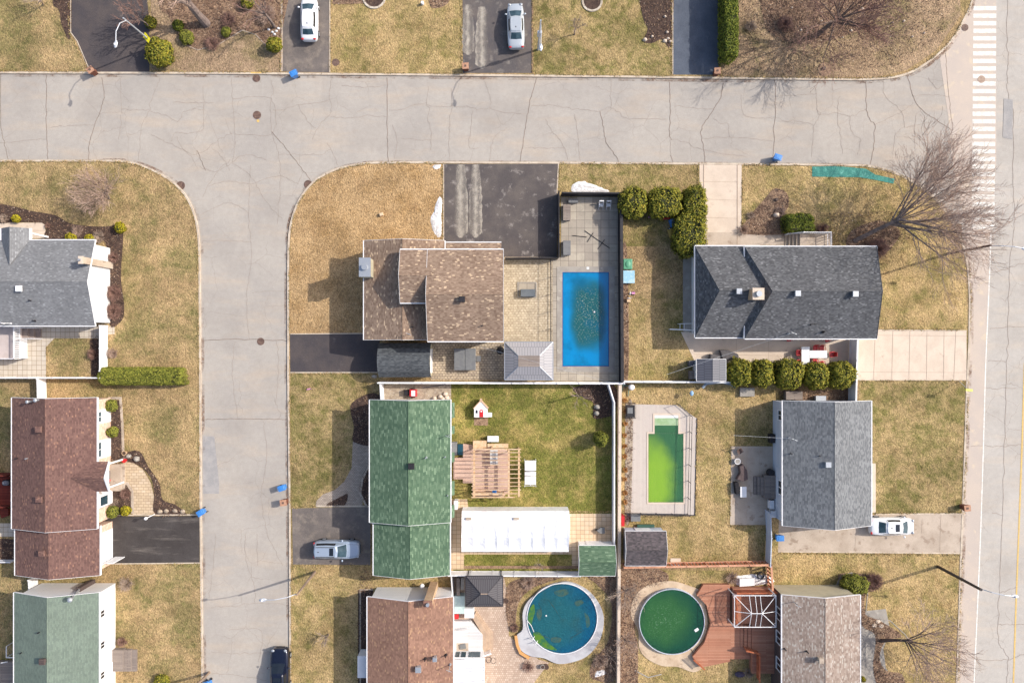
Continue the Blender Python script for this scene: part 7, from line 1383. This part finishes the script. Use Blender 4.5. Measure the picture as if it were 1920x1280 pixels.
# red chairs and white table on the concrete patio
def tbl(lab, px, z):
    q = rect(*px, z); t = thing('patio_table', lab, 'table', ((q[0]+q[2])/2, (q[1]+q[3])/2, .12)); mb = MB(); mb.box(q[0], q[1], q[2], q[3], z-.04, z); mb.build('tabletop', M['slab_w'], t)
    for x in (q[0]+.12, q[2]-.12):
        for y in (q[1]+.12, q[3]-.12): mb = MB(); mb.cyl(x, y, .03, .12, z-.04, 6); mb.build('leg', M['white'], t)
tbl('white patio table standing upright in the photo, left arm of the T', (1503, 650, 1518, 694), .76); tbl('white patio table lying across, right arm of the T', (1518.5, 657, 1551, 671), .74)
def chair(lab, px, py, ang, m='red', g='red patio chairs around the white tables'):
    c = W(px, py, .45); t = thing('patio_chair', lab, 'chair', (c.x, c.y, .12), g); O = (c.x, c.y); mb = MB(); mb.box(c.x-.24, c.y-.24, c.x+.24, c.y+.24, .42, .46); mb.build('seat', M[m], t, bevel=.02)
    mb = MB(); mb.poly([(c.x-.24, c.y+.24, .46), (c.x+.24, c.y+.24, .46), (c.x+.24, c.y+.36, .95), (c.x-.24, c.y+.36, .95)]); mb.poly([(c.x+.24, c.y+.27, .46), (c.x-.24, c.y+.27, .46), (c.x-.24, c.y+.39, .95), (c.x+.24, c.y+.39, .95)]); mb.poly([(c.x-.24, c.y+.36, .95), (c.x+.24, c.y+.36, .95), (c.x+.24, c.y+.39, .95), (c.x-.24, c.y+.39, .95)]); mb.build('backrest', M[m], t)
    mb = MB()
    for s_ in (-.26, .26): mb.box(c.x+s_-.03, c.y-.2, c.x+s_+.03, c.y+.26, .62, .66)
    mb.build('armrest', M[m], t)
    for sx in (-.21, .21):
        for sy in (-.2, .22): mb = MB(); mb.cyl(c.x+sx, c.y+sy, .02, .12, .43, 6); mb.build('leg', M['white'], t)
    t.rotation_euler = (0, 0, ang); return t
for x, y, a, lab in ((1497, 661, pi/2, 'red chair left of the white tables, upper one'), (1498, 679, pi/2, 'red chair left of the white tables, lower one'), (1529, 653, 0, 'red chair above the crossing white table, left one'), (1541, 653, 0, 'red chair above the crossing white table, right one'), (1559, 664, -pi/2, 'red chair at the right end of the white tables'), (1528, 677, pi, 'red chair below the crossing white table, left one'), (1541, 681, pi+.3, 'red chair below the crossing white table, right one')): chair(lab, x, y, a)
chair('red chair half hidden under the charcoal gutter, left one', 1479, 635.5, .1, g='red chairs tucked under the charcoal gutter'); chair('red chair half hidden under the charcoal gutter, right one', 1551, 636.5, .2, g='red chairs tucked under the charcoal gutter')
# furniture covers and gate by the metal shed
for lab, pts, h_ in (('dark grey covered lounge furniture above the metal shed', [(1346, 656), (1362, 656), (1380, 663), (1382, 670), (1370, 675), (1352, 674)], .7), ('small grey box cover against the metal shed', [(1328, 663), (1346, 666), (1345, 675), (1327, 675)], .8)):
    mb = MB(); mb.prism(PX(pts, 0), .12, h_); tag(mb.build('furniture_cover', mat('charcoal_cover', C(112, 108, 108), C(96, 92, 94), 3, fine=.1, bump=.03), bevel=.08), lab, 'furniture cover')
t = thing('side_gate', 'white metal gate rail at the left corner of the charcoal house', 'gate', W(1285, 612)); mb = MB(); z = 1.1; mb.tube(W(1256, 617, z), W(1302, 619, z), .06); mb.path([W(1275, 607, z), W(1302, 606, z)], .035); mb.tube(W(1275, 607, z), W(1275, 618, z), .03); mb.tube(W(1283, 606, z), W(1283, 618, z), .03)
mb.build('rail', M['white'], t); mb = MB(); [mb.cyl(W(x, y, z).x, W(x, y, z).y, .035, .1, z, 6) for x, y in ((1258, 617), (1275, 607), (1283, 618), (1300, 619))]; mb.build('post', M['white'], t)
mb = MB(); P = [W(x, y, .5) for x, y in ((1317, 727), (1324, 719), (1340, 717), (1356, 717), (1370, 720), (1378, 726))]; mb.path(P, .16, 8, .1); o = tag(mb.build('kayak', mat('blue_grey_hull', C(150, 166, 184), C(136, 152, 170), 1, rough=.4)), 'blue grey curved kayak hull leaning below the white fence', 'kayak')
boxobj('storage_box', 'pale grey flat lid on the grass below the round cedars', 'utility lid', (1388, 727, 1415, 743), .1, .45, 'conc_g'); boxobj('storage_box', 'wooden crate behind the metal shed wall', 'crate', (1293, 695, 1305, 711), .1, .8, 'wood_g')
boxobj('storage_box', 'blue grey cabinet behind the metal shed', 'cabinet', (1292, 676, 1304, 686), .1, .9, 'm_shed')
# light grey house back patio
c = W(1387, 846, .4); t = chair('burgundy cushioned chair at the upper edge of the grey patio', 1387, 846, .6, 'iron', None)
for lab, pts, h_, cc in (('brown covered chairs folded together on the grey patio', [(1382, 872), (1390, 868), (1397, 880), (1398, 896), (1390, 900), (1377, 896), (1384, 884)], .75, C(104, 88, 86)), ('black covered lump beside the white table on the grey patio', [(1373, 902), (1381, 901), (1384, 922), (1376, 924)], .7, C(44, 42, 46))):
    mb = MB(); mb.prism(PX(pts, 0), .12, h_); tag(mb.build('furniture_cover', mat('cover_'+lab[:5], cc, fine=.2, fs=6, bump=.04), bevel=.07), lab, 'furniture cover')
t = thing('side_table', 'small white side table in the middle of the grey patio edge', 'table', W(1394, 921)); q = rect(1388, 912, 1400, 932, .6); mb = MB(); mb.box(q[0], q[1], q[2], q[3], .56, .6); mb.build('tabletop', M['white'], t, bevel=.02); mb = MB(); mb.box(q[0]+.1, q[1]+.1, q[2]-.1, q[3]-.1, .12, .56); mb.build('base', M['steel'], t)
for lab, x, y in (('black air conditioner unit against the light grey house', 1450, 822), ('round black grill below the service pipes of the light grey house', 1446, 886)):
    c = W(x, y, .8); t = thing('outdoor_unit', lab, 'outdoor unit', (c.x, c.y, .1)); mb = MB(); (mb.box(c.x-.35, c.y-.45, c.x+.35, c.y+.45, .12, .85) if y < 850 else mb.cyl(c.x, c.y, .36, .3, .85, 16)); mb.build('body', M['black'], t, bevel=.03); mb = MB(); mb.cyl(c.x, c.y, .28, .85, .88, 16); mb.build('top_grille', M['dmetal'], t)
boxobj('heat_pump', 'white heat pump beside the back step of the light grey house', 'heat pump', (1443, 938, 1452, 954), .15, .8, 'white'); boxobj('storage_box', 'white chest beside the pale grey fence top', 'storage box', (1446, 958, 1460, 970), .12, 1.0, 'white')
# between charcoal and light grey houses
boxobj('storage_box', 'pinkish garden chest above the light grey roof', 'storage box', (1474, 733, 1505, 749), .1, .8, 'wood_g'); boxobj('storage_box', 'small grey chest right of the pinkish garden chest', 'storage box', (1530, 742, 1549, 751), .1, .7, 'steel')
# covered cart, satellite and fan post beside the green pool
c = W(1188, 770, .6); t = thing('patio_cart', 'black and grey metal cart at the corner of the green pool terrace', 'cart', (c.x, c.y, .12)); mb = MB(); a, b = W(1174, 784, .9), W(1192, 756, .9)
for x in (a.x, b.x):
    for y in (a.y, b.y): mb.cyl(x, y, .025, .12, .95, 6)
for z in (.35, .95): mb.path([(a.x, a.y, z), (b.x, a.y, z), (b.x, b.y, z), (a.x, b.y, z), (a.x, a.y, z)], .022)
mb.build('frame', M['dmetal'], t); mb = MB(); mb.box(a.x+.1, a.y+.1, b.x-.1, b.y-.2, .4, .8); mb.build('bin', M['black'], t); mb = MB(); mb.box(a.x+.15, a.y+.5, b.x-.3, a.y+1.1, .8, .86); mb.build('tray', M['grey_p'], t)
c = W(1188, 727, 1.9); t = thing('pool_pump', 'round white pool filter with green valves at the yard corner', 'pool filter', (c.x, c.y, .1)); mb = MB(); mb.cyl(c.x, c.y, .3, .1, .9, 16); mb.ball((c.x, c.y, .9), .3, .3, .15, 16, 8); mb.build('tank', M['white'], t); mb = MB()
mb.path([(c.x-.3, c.y+.1, .3), (c.x-.8, c.y+.2, .3), (c.x-1.0, c.y-.6, .3)], .06); mb.path([(c.x-.2, c.y-.2, .3), (c.x-.3, c.y-1, .2)], .05); mb.ball((c.x-.8, c.y+.2, .4), .16, .16, .14, 8, 6); mb.build('pipe', simple('green_grey_pipe', C(112, 140, 128)), t)
c = W(1297, 737, 1.2); t = thing('water_dispenser', 'pale blue round cap on a thin post right of the green pool', 'post', (c.x, c.y, .1)); mb = MB(); mb.cyl(c.x, c.y, .03, .1, 1.1, 6); mb.build('post', M['dmetal'], t); mb = MB(); mb.ball((c.x, c.y, 1.2), .2, .28, .15, 12, 8); mb.build('cap', simple('light_blue_cap', C(150, 190, 226)), t)
# things near the dark speckled shed
boxobj('storage_box', 'grey green chest below the green pool terrace', 'storage box', (1183, 965, 1201, 977), .1, .7, 'grey_p'); boxobj('storage_box', 'orange red plastic sled standing against the cream wall', 'sled', (1165, 966, 1171, 986), .1, .9, 'red')
mb = MB(); a = W(1222, 984); mb.box(a.x-1.6, a.y-.12, a.x+.2, a.y+.15, .12, .45); tag(mb.build('stacked_boards', simple('dark_green_board', C(52, 92, 78))), 'dark green boards stacked above the dark speckled shed', 'boards')
q = rect(1257, 1046, 1276, 1062, .12); mb = MB(); mb.box(q[0], q[1], q[2], q[3], .1, .18); tag(mb.build('concrete_slab', M['conc']), 'pale square paving block beside the cedar slat fence', 'slab')
mb = MB(); mb.prism(PX([(1384, 1082), (1412, 1080), (1412, 1094), (1384, 1096)], 0), .3, .5); tag(mb.build('plastic_sheet', M['white']), 'white panel lying on the snow near the cedar fence', 'panel')
c = W(1427, 1079, .5); mb = MB(); mb.ribbon([(c.x+.33*cos(i*pi/8), c.y+.33*sin(i*pi/8)) for i in range(16)], .1, .3, .5, True); tag(mb.build('garden_hose', M['dmetal']), 'coiled dark hose reel beside the white panel', 'hose')
mb = MB(); c = W(1387, 1263, .3); mb.ball((c.x, c.y, .35), .55, .3, .28, 12, 8); tag(mb.build('covered_mower', mat('purple_grey_cover', C(92, 84, 104), C(70, 62, 84), 3)), 'purple grey covered lump on the grass below the red deck', 'cover')
# netting on the corner lawn
mb = MB(); mb.sheet(PX([(1522, 313), (1570, 312), (1622, 317), (1640, 328), (1676, 336), (1674, 345), (1640, 338), (1610, 333), (1522, 332)], 0), .135); tag(mb.build('lawn_netting', M['tarp']), 'teal protective netting laid along the corner lawn kerb', 'netting')
# little marker, toys on lawns
mb = MB(); c = W(716, 403); mb.box(c.x-.22, c.y-.2, c.x+.2, c.y+.2, .1, .4, .3, .05); tag(mb.build('utility_marker', M['pav_tan']), 'small tan marker block alone on the straw lawn', 'marker')
c = W(580, 729); t = thing('childs_scooter', 'small pink scooter lying on the lawn below the short black driveway', 'scooter', (c.x, c.y, .1)); mb = MB(); mb.box(c.x-.25, c.y-.06, c.x+.2, c.y+.06, .16, .2, .2); mb.build('deck', pm, t); mb = MB(); mb.tube((c.x+.2, c.y, .18), (c.x+.75, c.y+.06, .25), .025); mb.build('handlebar', M['lumber'], t)
for dx in (-.22, .2): mb = MB(); mb.tube((c.x+dx, c.y-.03, .17), (c.x+dx, c.y+.03, .17), .07, n=10); mb.build('wheel', M['black'], t)
mb = MB(); c = W(703, 705); mb.ball((c.x, c.y, .2), .3, .18, .12, 9, 6, .5, 3); tag(mb.build('garden_ornament', M['conc_g']), 'grey heron shaped ornament above the white fence corner', 'ornament')
# red snow blower and clutter beside the green roof
c = W(770, 737, .6); t = thing('snow_blower', 'red snow blower parked above the green roof', 'snow blower', (c.x, c.y, .12)); mb = MB(); mb.box(c.x-.1, c.y-.35, c.x+.65, c.y+.4, .3, .8); mb.build('engine_cover', M['red'], t, bevel=.04); mb = MB(); mb.box(c.x+.1, c.y-.28, c.x+.5, c.y+.3, .8, .84); mb.build('top_plate', M['white'], t); mb = MB(); mb.box(c.x-.75, c.y-.3, c.x-.1, c.y+.35, .2, .6, 0, .1); mb.build('engine', M['black'], t)
for s_ in (-.42, .45): mb = MB(); mb.tube((c.x+.2, c.y+s_-.05, .35), (c.x+.2, c.y+s_+.05, .35), .24, n=14); mb.build('wheel', M['tyre'], t)
mb = MB(); mb.tube((c.x-.7, c.y+.2, .6), (c.x-1.1, c.y+.2, 1.0), .025); mb.tube((c.x-.7, c.y-.2, .6), (c.x-1.1, c.y-.2, 1.0), .025); mb.tube((c.x-1.1, c.y-.25, 1.0), (c.x-1.1, c.y+.25, 1.0), .025); mb.build('handlebar', M['dmetal'], t)
mb = MB(); a, b = W(793, 727, .3), W(836, 720, .3); mb.tube(a, b, .05); tag(mb.build('metal_ladder_pole', M['m_shed']), 'blue grey metal pole lying above the green roof corner', 'pole')
# rock salt / light clutter at the orange brown house deck
t = thing('back_deck', 'whitewashed low deck with tan steps beside the orange brown roof', 'deck', W(880, 1190)); z = .65; mb = MB(); mb.prism([W(x, y, z) for x, y in ((849, 1164), (882, 1164), (905, 1190), (905, 1226), (849, 1226))], .1, z); mb.build('deck_boards', M['wood_w'], t)
sm = mat('tan_step_boards', C(206, 178, 152), C(192, 164, 140), 2)
for i, o_ in enumerate((6, 12, 18)): mb = MB(); zz = .5-.13*i; mb.prism([W(x, y, zz) for x, y in ((884+o_*.2, 1158-o_*.2), (890+o_*.2, 1152-o_*.4), (906+o_, 1186), (906+o_, 1221), (905, 1221), (905, 1190))], .1+.002*i, zz); mb.build('deck_step', sm, t)
mb = MB(); slatrail(mb, (*W(850, 1173).xy, 0), (*W(880, 1171).xy, 0), z, 1.5); mb.build('railing', M['white'], t); mb = MB(); slatrail(mb, (*W(903, 1220).xy, 0), (*W(922, 1214).xy, 0), .3, 1.3); mb.build('railing', M['white'], t)
M['mint'] = mat('mint_roof_panels', C(200, 218, 216), C(186, 206, 206), 1)
boxobj('storage_box', 'pale mint garden chest between the deck and the charcoal gazebo', 'storage box', (852, 1117, 871, 1150), .1, 1.2, 'mint'); boxobj('storage_box', 'white bin box on the corner of the whitewashed deck', 'storage box', (871, 1140, 889, 1158), .1, .9, 'white'); boxobj('storage_box', 'small red bin between mint chest and whitewashed deck', 'storage box', (852, 1151, 860, 1160), .1, .8, 'red')
mb = MB(); q = rect(856, 1205, 878, 1221, .67); mb.sheet([(q[0], q[1]), (q[2], q[1]), (q[2], q[3]), (q[0], q[3])], .66); tag(mb.build('door_mat', M['conc_w']), 'tan mat on the whitewashed deck', 'mat'); mb = MB(); q = rect(862, 1208, 873, 1217, .9); mb.box(q[0], q[1], q[2], q[3], .67, .8, .2); tag(mb.build('grey_cushion', M['grey_p']), 'dark grey cushion lying on the tan mat', 'cushion')
t = thing('cafe_chair', 'thin wire chair frame on the rose paving by the deck steps', 'chair', W(918, 1235)); mb = MB(); c = W(916, 1236, .5); mb.ribbon([(c.x+.3*cos(i*pi/6), c.y+.3*sin(i*pi/6)) for i in range(12)], .03, .5, .53, True); mb.ribbon([(c.x+.5+.3*cos(i*pi/6), c.y-.1+.3*sin(i*pi/6)) for i in range(12)], .03, .5, .53, True)
for a in range(4): mb.cyl(c.x+.28*cos(a*1.57+.7), c.y+.28*sin(a*1.57+.7), .015, .12, .5, 5)
mb.build('wire_frame', M['black'], t)
for lab, px in (('narrow brown board shelf left of the charcoal gazebo', (856, 1084, 862, 1116)), ('narrow pale board shelf left of the charcoal gazebo', (864, 1083, 870, 1105))): boxobj('board_shelf', lab, 'shelf', px, .1, 1.2, 'wood_g' if 'brown' in lab else 'conc_g')
mb = MB(); q = rect(845, 829, 859, 853, .8); mb.box(q[0]+.1, q[1], q[0]+.65, q[3], .1, .9); tag(mb.build('deck_storage_box', M['grey_p'], bevel=.03), 'grey cabinet against the green roofed house beside the deck', 'cabinet'); mb = MB(); mb.box(q[0]+.7, q[1], q[2]+.5, q[3]-.25, .1, .6); tag(mb.build('teal_water_barrel', simple('dark_teal_plastic', C(20, 74, 92))), 'dark teal tub beside the grey cabinet', 'tub')
boxobj('storage_box', 'white locker at the wall below the pink deck', 'locker', (851, 939, 858, 955), .12, 1.3, 'white'); 
c = W(1127, 993, .3); t = thing('wheelbarrow', 'grey wheelbarrow in the shade by the white fence', 'wheelbarrow', (c.x, c.y, .12)); mb = MB(); mb.prism([(c.x-.5, c.y), (c.x-.1, c.y+.3), (c.x+.35, c.y+.3), (c.x+.35, c.y-.3), (c.x-.1, c.y-.3)], .35, .6); mb.build('tray', M['grey_p'], t); mb = MB(); mb.tube((c.x+.2, c.y+.2, .35), (c.x+.75, c.y+.35, .5), .025); mb.tube((c.x+.2, c.y-.2, .35), (c.x+.75, c.y-.35, .5), .025); mb.build('handle', M['lumber'], t); mb = MB(); mb.tube((c.x-.5, c.y-.05, .3), (c.x-.5, c.y+.05, .3), .18, n=12); mb.build('wheel', M['tyre'], t)
c = W(793, 9); mb = MB(); mb.cyl(c.x, c.y, .16, .1, .5, 12); tag(mb.build('white_bucket', M['white']), 'white bucket at the top edge left of the silver sedan driveway', 'bucket')
# overhead wires
def wire(lab, pts, r=.012):
    mb = MB(); P = [W(*p) for p in pts]; out = []
    for i in range(len(P)-1):
        for k in range(12): t_ = k/12; q = P[i].lerp(P[i+1], t_); q.z -= .5*4*t_*(1-t_)*(P[i+1]-P[i]).length/30; out.append(q)
    mb.path(out+[P[-1]], r, 4); tag(mb.build('overhead_wire', M['steel']), lab, 'wire')
wire('thin wire crossing the metal shed toward the charcoal roof mast', [(1250, 702, 5.2), (1483, 625, 5.3)]); wire('thin wire reaching the light grey roof mast from the yard', [(1375, 816, 5.2), (1484, 822, 4.9)]); wire('thin wire crossing the pale gazebo and the blue pool corner', [(900, 650, 5), (1165, 722, 6)])
